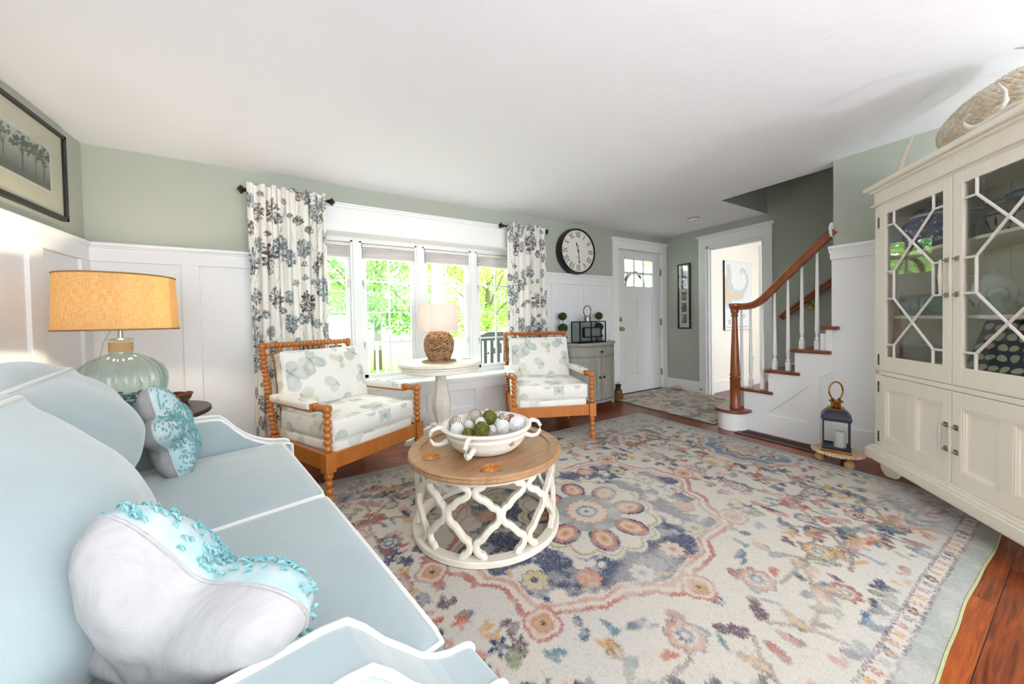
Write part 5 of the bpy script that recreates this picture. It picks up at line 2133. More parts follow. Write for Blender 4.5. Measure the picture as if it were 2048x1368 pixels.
CURM = M('printed_curtain_linen', (235, 232, 226), .9, attr=True, trans=.08, bump=.15, bscale=400)
# translucent side must show the print too
cm = CURM.node_tree
trn_ = [n for n in cm.nodes if n.type == 'BSDF_TRANSLUCENT'][0]
atn = [n for n in cm.nodes if n.type == 'ATTRIBUTE'][0]
cm.links.new(atn.outputs['Color'], trn_.inputs['Color'])
IRON = M('matte_black_rod', (24, 25, 27), .5)


def curtain(label, x0t, x1t, x0b, x1b, yc, ztop, seed, flip, nf=7):
    t = thing('curtain', label, 'curtain', ((x0b + x1b) / 2, yc, 0), 0, 'printed curtains beside the bay window')
    nx_, ny_ = int(cw / .0042), int(chh / .0060)
    U = np.linspace(0, 1, nx_)[None, :]
    V = np.linspace(0, 1, ny_)[:, None]
    rs_ = np.random.default_rng(int(seed * 10))
    warp = U + .018 * np.sin(2 * PI * U * 2.0 + seed) + .012 * np.sin(2 * PI * U * 3.3 + 2 * seed)
    warp = (warp - warp[:, :1]) / (warp[:, -1:] - warp[:, :1])
    zz_ = ztop * V + .012 * (1 - V)
    topw = np.clip((V - .5) / .5, 0, 1)
    amp = .030 * (1 - .35 * V) * (0.75 + .35 * np.sin(2 * PI * U * 1.3 + seed))
    ph = 2 * PI * nf * warp + .5 * np.sin(3 * V + U * 5 + seed)
    y_ = amp * np.sin(ph) + .010 * np.sin(2.3 * ph + 1.0) - .006
    mid0, mid1 = x0b + (x0t - x0b) * V, x1b + (x1t - x1b) * V
    x_ = mid0 + (mid1 - mid0) * (U + .012 * np.sin(2 * ph)) - (x0b + x1b) / 2
    # ruffled header above the rod pocket
    z3 = zz_ + .012 * np.sin(ph + 1) * np.clip((V - .96) / .04, 0, 1)
    P3_ = np.stack([x_ + 0 * V, y_ + 0 * V * U, z3 + 0 * U], -1)
    o = grid_mesh('panel', nx_, ny_, P3_, CURM, t)
    uu = (1 - U if flip else U) + 0 * V
    paint(o, sample(cc_.c, np.clip(uu, 0, .999), np.clip((zz_ / chh + (.31 if flip else 0)) % 1.0 + 0 * U, 0, .999)).reshape(-1, 3))
    return t


curtain('tall curtain with blue and taupe dandelion print, left of the bay window', -.385, .135, -.385, .125, 3.282, 2.165, 1.3, False)
curtain('tall curtain with blue and taupe dandelion print, right of the bay window beside the clock', 1.885, 2.395, 1.845, 2.40, 3.282, 2.155, 4.1, True)
for lb, xa, xb in (('short black curtain rod with faceted finials above the left curtain', -.41, .165), ('short black curtain rod with faceted finials above the right curtain', 1.845, 2.425)):
    t = thing('curtain_rod', lb, 'curtain rod', ((xa + xb) / 2, 3.325, 2.125), 0, 'short black curtain rods')
    hw = (xb - xa) / 2
    B().turn((-hw + .01, 0, 0), (hw - .01, 0, 0), [(0, .009), (1, .009)], 12).to('rod', IRON, t, smooth=True)
    for s in (-1, 1):
        b = B().turn((s * (hw - .012), 0, 0), (s * (hw + .045), 0, 0), [(0, .012), (.12, .018), (.25, .012), (.32, .022), (.6, .034), (.85, .016), (1, .003)], 6)
        b.to('finial', IRON, t)
        b = B().box((s * (hw - .03) - .006, .0, -.006), (s * (hw - .03) + .006, .072, .006)).box((s * (hw - .03) - .014, .068, -.03), (s * (hw - .03) + .014, .075, .03))
        b.to('bracket', IRON, t)

# =================================================================== WALL OBJECTS
# clock
ck = thing('wall_clock', 'round black wall clock with Roman numerals, hung above the grey cabinet', 'clock', (2.914, WY, 1.934))
b = B().turn((0, 0, 0), (0, -.10, 0), [(0, .270), (.05, .285), (.35, .292), (.6, .288), (.85, .282), (1, .278), (1, .262), (.9, .258)], 96, cap=False)
b.to('case', CLOCKBLK, ck, smooth=True, sharp=40)
B().turn((0, -.086, 0), (0, -.088, 0), [(0, .262), (1, .262)], 72).to('dial', M('clock_dial', (226, 224, 216), .6), ck)
B().turn((0, -.002, 0), (0, -.008, 0), [(0, .268), (1, .268)], 64).to('back_plate', CLOCKBLK, ck)
glyph = {'I': [((0, -.5), (0, .5), .16)], 'V': [((-.34, .5), (0, -.5), .17), ((.34, .5), (0, -.5), .07)], 'X': [((-.34, .5), (.34, -.5), .17), ((.34, .5), (-.34, -.5), .07)]}
wdt = {'I': .42, 'V': .86, 'X': .86}
INK = M('clock_ink', (20, 20, 22), .5)
R0c, hn = .205, .062
for k, sx_t in enumerate(['XII', 'I', 'II', 'III', 'IIII', 'V', 'VI', 'VII', 'VIII', 'IX', 'X', 'XI']):
    a = -2 * PI * k / 12
    tot = sum(wdt[c] for c in sx_t)
    b = B()
    x = -tot / 2
    sq = .74 if len(sx_t) < 4 else .66
    for c in sx_t:
        xc = x + wdt[c] / 2
        x += wdt[c]
        for (ax, az), (bx_, bz), w_ in glyph[c]:
            d = math.hypot(bx_ - ax, bz - az)
            ox, oz = (bz - az) / d * w_ / 2, -(bx_ - ax) / d * w_ / 2
            pts_ = [((xc + ax + ox) * hn * sq, (az + oz) * hn), ((xc + ax - ox) * hn * sq, (az - oz) * hn), ((xc + bx_ - ox) * hn * sq, (bz - oz) * hn), ((xc + bx_ + ox) * hn * sq, (bz + oz) * hn)]
            b.prism(pts_, 'y', -.0885, -.0892)
            if c == 'I' or True:
                for zz2, xx2 in ((az, ax), (bz, bx_)):
                    b.box(((xc + xx2 - .17) * hn * sq, -.0892, (zz2 - .03) * hn), ((xc + xx2 + .17) * hn * sq, -.0885, (zz2 + .03) * hn))
    b.xf(Matrix.Rotation(-a, 4, 'Y') @ Matrix.Translation((0, 0, R0c)))
    b.to('numeral', INK, ck)
b = B()
for k in range(60):
    a = 2 * PI * k / 60
    q = .247
    if k % 5 == 0: b.turn((q * math.sin(a), -.0884, q * math.cos(a)), (q * math.sin(a), -.089, q * math.cos(a)), [(0, .0042), (1, .0042)], 8)
b.to('minute_dots', INK, ck)
text_mesh('dial_marks', 'CAFE', .022, INK, ck, Matrix.Translation((0, -.089, .085)) @ Matrix.Rotation(PI / 2, 4, 'X')) if False else None
b = B()
for xx2, w_ in ((-.022, .012), (-.006, .006), (.006, .010), (.022, .010)): b.box((xx2 - w_ / 2, -.089, -.079), (xx2 + w_ / 2, -.0886, -.073))
for xx2, w_ in ((-.012, .010), (.0, .006), (.012, .010)): b.box((xx2 - w_ / 2, -.089, .058), (xx2 + w_ / 2, -.0886, .070))
b.to('dial_marks', INK, ck)


def hand(nm, ang, ln, w_, y):
    b = B().prism([(-w_ * .5, -.03), (w_ * .5, -.03), (w_ * .45, ln * .55), (w_ * 1.5, ln * .74), (w_ * .3, ln * .82), (0, ln), (-w_ * .3, ln * .82), (-w_ * 1.5, ln * .74), (-w_ * .45, ln * .55)], 'y', y, y - .002)
    b.turn((0, y, 0), (0, y - .003, 0), [(0, .012), (1, .012)], 16)
    b.xf(Matrix.Rotation(ang, 4, 'Y')).to(nm, INK, ck)


hand('hour_hand', 2 * PI * 11.48 / 12, .125, .008, -.090)
hand('minute_hand', 2 * PI * 29 / 60, .185, .006, -.093)
# framed photograph on the left wall
fr_ = thing('framed_photograph', 'large black-framed foggy tree photograph high on the left wall', 'picture', (LX, 2.665, 1.985))
fy, fz, fd = .50, .255, .032
b = B()
for (y0_, y1_, z0_, z1_) in ((-fy, fy, -fz, -fz + .022), (-fy, fy, fz - .022, fz), (-fy, -fy + .022, -fz, fz), (fy - .022, fy, -fz, fz)):
    b.box((0, y0_, z0_), (fd, y1_, z1_))
b.to('frame', M('black_frame', (26, 24, 24), .4), fr_, bevel=.002)
B().box((.002, -fy + .01, -fz + .01), (.018, fy - .01, fz - .01)).to('mat_board', M('cream_mat', (222, 212, 192), .9), fr_)
B().box((.018, -.378, -.128), (.0195, .378, .128)).to('inner_mat', M('white_mat', (226, 222, 212), .9), fr_)
ph = Canvas(.72, .232, .0022, (170, 170, 166))
gy2 = np.linspace(0, 1, ph.H)[:, None]
fog = vnoise(ph.H, ph.W, 5, R3, 3)
ph.c = (s2l((196, 196, 190))[None, None] * (1 - np.clip(1.2 - gy2 * 1.6, 0, 1)[..., None]) + s2l((70, 72, 70))[None, None] * np.clip(1.2 - gy2 * 1.6, 0, 1)[..., None]) * (.8 + .35 * fog[..., None])
r = random.Random(6)
for x, s_ in ((.10, .8), (.22, 1.0), (.37, .85), (.50, 1.15), (.60, .9), (.665, 1.2)):
    col = (44, 46, 46) if s_ > 1 else (84, 86, 84)
    ph.seg((x, .05 / s_), (x + .004, .15), .006 * s_, .004 * s_, col)
    for k in range(46):
        ph.ell(x + r.gauss(0, .045 * s_), .175 + r.gauss(0, .020 * s_), r.uniform(.006, .02), r.uniform(.004, .010), r.random(), col, .75)
    for k in range(5):
        ph.seg((x, .11), (x + r.uniform(-.05, .05), .165), .002, .001, col)
ph.c *= (.9 + .2 * R3.random((ph.H, ph.W)))[..., None]
pp = np.zeros((ph.H, ph.W, 3), np.float32)
pp[..., 0] = .0202
pp[..., 1] = (-.36 + np.linspace(0, .72, ph.W))[None, :]
pp[..., 2] = (-.116 + np.linspace(0, .232, ph.H))[:, None]
PRM = M('photo_print', (120, 120, 120), .6, attr=True)
o = grid_mesh('photo_print', ph.W, ph.H, pp, PRM, fr_)
paint(o, ph.c.reshape(-1, 3))
B().box((.0235, -fy + .02, -fz + .02), (.025, fy - .02, fz - .02)).to('glazing', GLASS, fr_)
# tall frame with five photos
tf = thing('collage_frame', 'narrow tall black frame of five photos on the hall wall by the front door', 'picture', (HX, 3.09, 1.39))
b = B()
hy, hz = .097, .475
for (y0_, y1_, z0_, z1_) in ((-hy, hy, -hz, -hz + .02), (-hy, hy, hz - .02, hz), (-hy, -hy + .02, -hz, hz), (hy - .02, hy, -hz, hz)):
    b.box((-.025, y0_, z0_), (0, y1_, z1_))
b.to('frame', M('black_frame'), tf, bevel=.002)
B().box((-.014, -hy + .01, -hz + .01), (-.004, hy - .01, hz - .01)).to('mat_board', M('cream_mat2', (226, 216, 206), .9), tf)
r = random.Random(9)
for k in range(5):
    zc = .335 - k * .166
    pc = Canvas(.078, .136, .003, [(120, 134, 150), (150, 168, 176), (100, 88, 92), (96, 100, 104), (92, 108, 110)][k])
    for j in range(46):
        g3 = r.randint(30, 215)
        pc.ell(r.uniform(0, .078), r.uniform(0, .136), r.uniform(.004, .02), r.uniform(.003, .016), r.uniform(0, 3), (g3, g3 + r.randint(-12, 6), g3 + r.randint(-14, 10)), .85)
    pc.seg((.012 + .012 * k, .02), (.02 + .01 * k, .12), .006, .004, (34, 34, 36), .9)
    pp = np.zeros((pc.H, pc.W, 3), np.float32)
    pp[..., 0] = -.0146
    pp[..., 1] = (.039 - np.linspace(0, .078, pc.W))[None, :]
    pp[..., 2] = (zc - .068 + np.linspace(0, .136, pc.H))[:, None]
    o = grid_mesh('photo', pc.W, pc.H, pp, PRM, tf)
    paint(o, np.clip(pc.c, 0, 1).reshape(-1, 3))
B().box((-.0185, -hy + .018, -hz + .018), (-.0175, hy - .018, hz - .018)).to('glazing', GLASS, tf)
# coastal map in the side room
mw, mh = .75, 1.01
mpz = thing('coastal_map', 'framed nautical chart of a hooked peninsula on the side room wall', 'map', (5.555, 2.7745, 1.388))
mc = Canvas(mw, mh, .005, (222, 228, 232))
land, lsh = (214, 196, 172), (186, 208, 220)
hook = [(.10, .90), (.12, .80), (.10, .72), (.15, .64), (.18, .58), (.26, .54), (.36, .545), (.46, .57), (.54, .60), (.60, .66), (.625, .74), (.60, .82), (.54, .88), (.48, .905), (.44, .88), (.46, .855)]
for wd_, col in ((.055, lsh), (.030, land)):
    for i, (a, b_) in enumerate(zip(hook, hook[1:])):
        f = 1.0 if i < 6 else .55 if i < 11 else .4
        mc.seg(a, b_, wd_ * f + (.0 if col is land else .01), wd_ * f, col)
for x, y, a, b_ in ((.05, .55, .10, .20), (.20, .50, .16, .06), (.10, .42, .09, .05), (.36, .50, .16, .055), (.50, .20, .07, .03), (.24, .27, .09, .035)):
    mc.ell(x, y, a * 1.15, b_ * 1.2, .2, lsh)
for x, y, a, b_ in ((.05, .55, .085, .18), (.20, .50, .15, .05), (.10, .42, .07, .04), (.36, .50, .15, .045), (.50, .20, .06, .02), (.24, .27, .08, .025)):
    mc.ell(x, y, a, b_, .2, land)
r = random.Random(2)
for k in range(150):
    x, y = r.uniform(.03, mw - .03), r.uniform(.1, mh - .04)
    mc.seg((x, y), (x + r.uniform(-.05, .05), y + r.uniform(-.05, .05)), .0012, .0012, r.choice([(176, 190, 200), (190, 170, 160), (160, 176, 190)]), .7)
mc.ell(.12, .12, .03, .03, 0, (70, 80, 96))
mc.ell(.12, .12, .02, .02, 0, (214, 220, 226))
mc.seg((.04, .045), (.70, .045), .004, .004, (120, 124, 130))
pp = np.zeros((mc.H, mc.W, 3), np.float32)
pp[..., 0] = (-mw / 2 + np.linspace(0, mw, mc.W))[None, :]
pp[..., 1] = -.0262
pp[..., 2] = (-mh / 2 + np.linspace(0, mh, mc.H))[:, None]
o = grid_mesh('chart_print', mc.W, mc.H, pp, PRM, mpz)
paint(o, mc.c.reshape(-1, 3))
B().box((-mw / 2 - .002, -.026, -mh / 2 - .002), (mw / 2 + .002, 0, mh / 2 + .002)).to('backing_board', M('black_frame'), mpz)
b = B().box((6.02, 2.768, .35), (6.09, 2.775, .46)).box((6.035, 2.764, .365), (6.075, 2.768, .40)).box((6.035, 2.764, .41), (6.075, 2.768, .445))
tag(b.to('wall_outlet', WHITE, bevel=.002), 'white wall outlet low on the side room wall, seen past the balusters', 'outlet')
# switch plate
sp_ = thing('light_switch', 'white four-gang light switch plate beside the front door', 'light switch', (3.46, WY - .008, 1.15))
B().box((-.105, -.008, -.058), (.105, 0, .058)).to('cover_plate', M('switch_white', (232, 230, 222), .35), sp_, bevel=.003)
for k in range(4):
    B().prism([(-.012, -.012), (-.012, .012), (-.0, .012), (0, -.012)], 'x', -.083 + k * .046, -.073 + k * .046).to('toggle', M('switch_toggle', (240, 240, 236), .3), sp_)
# smoke detector
sd_ = thing('smoke_detector', 'round white smoke detector on the ceiling near the front door', 'smoke detector', (4.13, 2.56, H))
B().lathe([(0, 0), (.068, 0), (.068, -.008), (.062, -.010), (0, -.010)], n=40).to('base', M('detector_base', (150, 148, 144), .5), sd_, smooth=True, sharp=40)
B().lathe([(0, -.036), (.035, -.036), (.055, -.032), (.064, -.022), (.064, -.012), (0, -.010)], n=40).to('cover', M('detector_white', (230, 230, 228), .4), sd_, smooth=True, sharp=40)

# =================================================================== ENTRY CABINET
KX, KY, KA, KB = 3.0, WY - .028, .45, .34
cb_ = thing('bowfront_cabinet', 'grey distressed half-round cabinet with a drawer and two doors below the clock', 'cabinet', (KX, KY, 0))
GREY = M('grey_distressed_paint', (158, 157, 146), .55, rgb2=(140, 138, 126), vscale=14, stretch=(1, 1, .25))
FLANK_SHADE = M('grey_paint_dark', (70, 72, 72), .7)  # dark tone painted for the shade inside the open flanks


def arc(t, s=1.0, o=0.0): return ((KA * s + o) * math.sin(t), -(KB * s + o) * math.cos(t))


def curved(b, t0, t1, z0, z1, o0, o1, n=18):
    vs = []
    for i in range(n + 1):
        t = t0 + (t1 - t0) * i / n
        x0_, y0_ = arc(t, 1, o0)
        x1_, y1_ = arc(t, 1, o1)
        vs.append([(x0_, y0_, z0), (x1_, y1_, z0), (x1_, y1_, z1), (x0_, y0_, z1)])
    b.rings(vs)


D2 = math.radians
b = B().prism([arc(D2(-88 + 176 * i / 40), 1, .022) for i in range(41)] + [((KA + .022), 0), (-(KA + .022), 0)], 'z', .768, .795)
b.prism([arc(D2(-88 + 176 * i / 40), 1, .008) for i in range(41)] + [((KA + .008), 0), (-(KA + .008), 0)], 'z', .755, .768)
b.to('cabinet_top', GREY, cb_, bevel=.004)
b = B()
curved(b, D2(-62), D2(62), .10, .755, -.03, -.012, 24)
b.prism([arc(D2(-88 + 176 * i / 30), 1, -.012) for i in range(31)], 'z', .085, .105)
b.box((-KA + .02, -.02, .09), (KA - .02, 0, .76))
curved(b, D2(-62), D2(-57), .09, .757, -.02, .004, 4)
curved(b, D2(57), D2(62), .09, .757, -.02, .004, 4)
b.to('body', GREY, cb_)
b = B()
curved(b, D2(-80), D2(-60), .12, .60, -.05, -.04, 6)
curved(b, D2(60), D2(80), .12, .60, -.05, -.04, 6)
b.to('side_recess', FLANK_SHADE, cb_)
b = B()
for s in (-1, 1):
    a0, a1 = sorted((D2(s * 63), D2(s * 86)))
    curved(b, a0, a1, .62, .755, -.02, -.002, 8)
    curved(b, a0, a1, .08, .12, -.02, -.002, 8)
b.to('side_rail', GREY, cb_)
b = B()
curved(b, D2(-62), D2(62), .075, .105, -.02, .008, 24)
b.to('lower_moulding', GREY, cb_)
for t in (-84, -60, 60, 84):
    x, y = arc(D2(t), 1, -.018)
    h_ = .755 if abs(t) > 80 else .1
    B().cbox((x, y, h_ / 2), (.019, .019, h_ / 2), D2(t)).to('leg', GREY, cb_, bevel=.003)
# drawer and doors
b = B()
curved(b, D2(-54), D2(54), .635, .740, -.012, -.002, 24)
for z0, z1 in ((.635, .650), (.725, .740)): curved(b, D2(-54), D2(54), z0, z1, -.002, .006, 24)
for a0, a1 in ((-54, -51), (51, 54)): curved(b, D2(a0), D2(a1), .635, .740, -.002, .006, 3)
dro = b.to('drawer', GREY, cb_)
x, y = arc(0, 1, .006)
B().turn((x, y, .69), (x, y - .03, .69), [(0, .007), (.4, .007), (.5, .014), (.85, .015), (1, .006)], 14).to('knob', M('dark_knob', (60, 54, 50), .35, .6), dro, smooth=True)
for s in (-1, 1):
    b = B()
    a0, a1 = sorted((D2(s * .4), D2(s * 54)))
    curved(b, a0, a1, .115, .620, -.012, -.004, 16)
    for z0, z1 in ((.115, .165), (.570, .620)): curved(b, a0, a1, z0, z1, -.004, .005, 16)
    for q0, q1 in ((.4, 9), (46, 54)):
        c0, c1 = sorted((D2(s * q0), D2(s * q1)))
        curved(b, c0, c1, .115, .620, -.004, .005, 4)
    do = b.to('door', GREY, cb_)
    x, y = arc(D2(s * 4), 1, .005)
    B().turn((x, y, .385), (x, y - .028, .385), [(0, .007), (.4, .007), (.5, .014), (.85, .015), (1, .006)], 14).to('knob', M('dark_knob'), do, smooth=True)


def topiary(loc, label):
    t = thing('topiary', label, 'potted plant', loc, 0, 'double-ball topiaries on the grey cabinet')
    B().lathe([(0, 0), (.034, 0), (.046, .062), (.054, .064), (.056, .078), (.050, .080), (.046, .070), (0, .068)], n=28).to('pot', M('galvanised_pot', (92, 104, 106), .5, .3, rgb2=(70, 80, 82), vscale=30), t, smooth=True, sharp=40)
    b = B().tube([(0, 0, .066), (.004, .002, .14), (0, 0, .32)], .0035, 6)
    for k in range(5): b.tube([(0, 0, .07), (.012 * math.cos(k * 1.26), .012 * math.sin(k * 1.26), .10), (0, 0, .135)], .0018, 5)
    b.to('stem', M('twig_stem', (120, 96, 70), .8), t)
    for z, r_ in ((.185, .058), (.325, .050)):
        b = B()
        rr = random.Random(int(z * 1000))
        b.ball((0, 0, z), r_ * .9, 20)
        for k in range(420):
            zz = 1 - 2 * (k + .5) / 420
            q = math.sqrt(1 - zz * zz)
            a = k * 2.39996
            d = Vector((q * math.cos(a), q * math.sin(a), zz))
            p = Vector((0, 0, z)) + d * r_ * rr.uniform(.9, 1.03)
            e1 = d.orthogonal().normalized()
            e2 = d.cross(e1)
            w_ = .006
            b.raw([p - e1 * w_, p + e2 * w_ * .7 + d * .003, p + e1 * w_, p - e2 * w_ * .7 + d * .003], [(0, 1, 2, 3)])
        b.to('boxwood_ball', M('boxwood', (62, 84, 40), .8, rgb2=(38, 56, 26), vscale=60), t)
    return t


topiary((2.62, 3.27, .796), 'double-ball topiary in a galvanised pot, left of the geometric lantern')
topiary((3.20, 3.26, .796), 'double-ball topiary in a galvanised pot, behind the right end of the geometric lantern')
# geometric lantern
gl_ = thing('geometric_lantern', 'black open-frame rectangular lantern with ring handle on the grey cabinet', 'lantern', (2.955, 3.185, .796), .04)
LG = M('lantern_gunmetal', (40, 40, 42), .4, .7)
w2_, d2_, h2_, tt = .215, .072, .255, .0055


def frame_box(b, c, hx, hy, z0, z1, t):
    for sx in (-1, 1):
        for sy in (-1, 1): b.box((c[0] + sx * hx - t, c[1] + sy * hy - t, z0), (c[0] + sx * hx + t, c[1] + sy * hy + t, z1))
    for z in (z0, z1):
        for sy in (-1, 1): b.box((c[0] - hx, c[1] + sy * hy - t, z - t), (c[0] + hx, c[1] + sy * hy + t, z + t))
        for sx in (-1, 1): b.box((c[0] + sx * hx - t, c[1] - hy, z - t), (c[0] + sx * hx + t, c[1] + hy, z + t))


b = B()
frame_box(b, (0, 0), w2_, d2_, tt, h2_, tt)
b.box((-.03 - tt, -d2_ - tt, 0), (-.03 + tt, -d2_ + tt, h2_))
b.to('outer_frame', LG, gl_)
b = B()
frame_box(b, (0, -d2_ + .012), .145, .010, .07, .185, tt)
b.to('inner_frame', LG, gl_)
B().box((-.145, -d2_ + .010, .07), (.145, -d2_ + .013, .185)).to('seeded_glass', glass_mat('seeded_glass', (196, 208, 206), 1.4, .15, milky=.18), gl_)
B().box((-w2_, d2_ - .001, 0), (w2_, d2_ + .001, h2_)).to('back_glass', glass_mat('lantern_glass', (226, 232, 232), 1), gl_)
b = B().turn((-.02, 0, h2_), (-.02, 0, h2_ + .075), [(0, .052), (.08, .052), (.1, .044), (.6, .042), (.62, .050), (.8, .048), (1, .02)], 24)
b.to('chimney', M('brushed_steel', (150, 146, 140), .3, 1.0), gl_, smooth=True)
B().tube([(-.02 + .062 * math.cos(a), 0, h2_ + .128 + .068 * math.sin(a)) for a in [2 * PI * i / 40 for i in range(40)]], .005, 8, True).to('ring_handle', LG, gl_, smooth=True)
cd = B().lathe([(0, 0), (.022, 0), (.022, .062), (.019, .066), (0, .064)], n=24).turn((0, 0, .064), (0, 0, .075), [(0, .001), (1, .001)], 6).to('pillar_candle', M('ivory_wax', (232, 226, 206), .5), smooth=True)
cd.location = (3.335, 3.262, .796)
tag(cd, 'small ivory pillar candle at the right end of the grey cabinet', 'candle')
# little brown jug basket by the door
jg = thing('wicker_jug', 'small brown and black wicker jug standing on the floor by the front door', 'jug', (3.52, 3.245, 0.009))
b = B()
for i in range(11):
    z = .008 + i * .011
    q = .044 + .016 * math.sin(PI * min(1, (i + 1) / 9))
    b.tube([(q * math.cos(a), q * math.sin(a), z) for a in [2 * PI * k / 28 for k in range(28)]], .0062, 6, True)
b.lathe([(0, 0), (.042, 0), (.055, .06), (.04, .125)], n=20)
b.to('body', M('brown_wicker', (150, 96, 44), .6, rgb2=(100, 58, 26), vscale=40), jg, smooth=True)
B().lathe([(.044, .122), (.034, .140), (.030, .165), (.036, .185), (.042, .195), (.036, .198), (.028, .170), (0, .165)], n=24).to('neck', M('black_wicker', (34, 32, 34), .6), jg, smooth=True)
B().tube([(.0 + .020 * math.cos(a), 0, .205 + .018 * math.sin(a)) for a in [2 * PI * k / 20 for k in range(20)]], .005, 6, True).to('loop_handle', M('brown_wicker'), jg, smooth=True)
# conch shell on the floor, door stop
b = B()
rs = []
for j in range(30):
    t_ = j / 29
    q = .006 + .042 * math.sin(PI * min(1, t_ * 1.15)) ** .8 * (1 - .3 * t_)
    rs.append([((-.08 + .16 * t_), q * math.cos(a) * (1 + .18 * math.sin(5 * a + j)), .034 + q * .75 * math.sin(a) * (1 + .12 * math.sin(4 * a + j))) for a in [2 * PI * i / 14 for i in range(14)]])
b.rings(rs)
o = b.to('conch_shell', M('shell_pink', (226, 204, 192), .6, rgb2=(206, 150, 120), vscale=25), smooth=True)
o.location = (4.655, 3.18, .009)
o.rotation_euler = (0, 0, 1.9)
tag(o, 'pinkish conch shell on the entry rug against the hall baseboard', 'shell')
b = B().turn((0, 0, 0), (-.05, 0, 0), [(0, .012), (.1, .012), (.15, .005), (.75, .005), (.8, .010), (1, .010)], 12)
o = b.to('door_stop', NICKEL, smooth=True)
o.location = (HX - .024, 2.83, .07)
tag(o, 'small metal door stop low on the doorway casing', 'door stop')
# =================================================================== HUTCH (stands across the corner)
HA = math.radians(49)
hu = Vector((-math.sin(HA), -math.cos(HA), 0))
hn = Vector((-math.cos(HA), math.sin(HA), 0))
HL = hu * -2.395 + hn * -1.585
HRZ = math.atan2(hu.y, hu.x)
hc = thing('hutch', 'tall antique cream hutch with glazed fretwork doors standing across the right corner', 'hutch', (HL.x, HL.y, 0), HRZ)
INT = M('hutch_interior', (236, 230, 214), .6)
HW, HD = .59, .40
b = B()
b.box((-HW, 0.002, .195), (-HW + .022, HD, 1.81)).box((HW - .022, 0.002, .195), (HW, HD, 1.81))
b.box((-HW, 0.002, .19), (HW, HD, .21)).box((-HW, 0.002, .68), (HW, HD, .71)).box((-HW, 0.002, 1.785), (HW, HD, 1.81))
# face frame
b.box((-HW, -.012, .195), (-.542, .012, 1.81)).box((.542, -.012, .195), (HW, .012, 1.81))
b.box((-HW, -.012, .682), (HW, .012, .710)).box((-HW, -.012, 1.784), (HW, .012, 1.90)).box((-HW, -.012, .19), (HW, .012, .2))
b.to('carcass', CREAM, hc, bevel=.003)
b = B().box((-HW + .02, HD - .012, .2), (HW - .02, HD, 1.80))
for i in range(8): b.box((-HW + .05 + i * .15, HD - .016, .71), (-HW + .185 + i * .15, HD - .011, 1.79))
b.to('back_panel', INT, hc, bevel=.002)
B().box((-HW + .022, .006, .711), (HW - .022, HD - .016, .786)).to('inner_floor', INT, hc)
b = B().box((-HW - .045, -.045, .112), (HW + .045, HD, .168)).box((-HW - .035, -.036, .168), (HW + .035, HD, .184)).box((-HW - .02, -.024, .184), (HW + .02, HD, .197)).box((-HW - .04, -.04, .103), (HW + .04, HD, .112))
b.to('base_plinth', CREAM, hc, bevel=.005)
b = B().box((-HW - .02, -.030, 1.797), (HW + .02, HD, 1.808)).box((-HW - .004, -.016, 1.81), (HW + .004, HD, 1.89)).box((-HW - .022, -.034, 1.885), (HW + .022, HD, 1.903)).box((-HW - .045, -.056, 1.903), (HW + .045, HD + .005, 1.932))
b.to('crown', CREAM, hc, bevel=.005)
for x in (-HW + .05, HW - .05):
    for y in (.05, HD - .07):
        B().lathe([(0, 0), (.026, 0), (.036, .012), (.048, .04), (.053, .065), (.050, .09), (.040, .105), (0, .105)], (x, y, 0), 28).to('bun_foot', CREAM, hc, smooth=True, sharp=0)
for nm, z in (('shelf', 1.068), ('shelf', 1.455)):
    B().box((-HW + .022, .03, z - .018), (HW - .022, HD - .012, z)).to(nm, CREAM, hc, bevel=.002)
GROOVE = M('glaze_line', (150, 128, 96), .7)
HGL = glass_mat('hutch_glass', (244, 246, 244), 1.5)
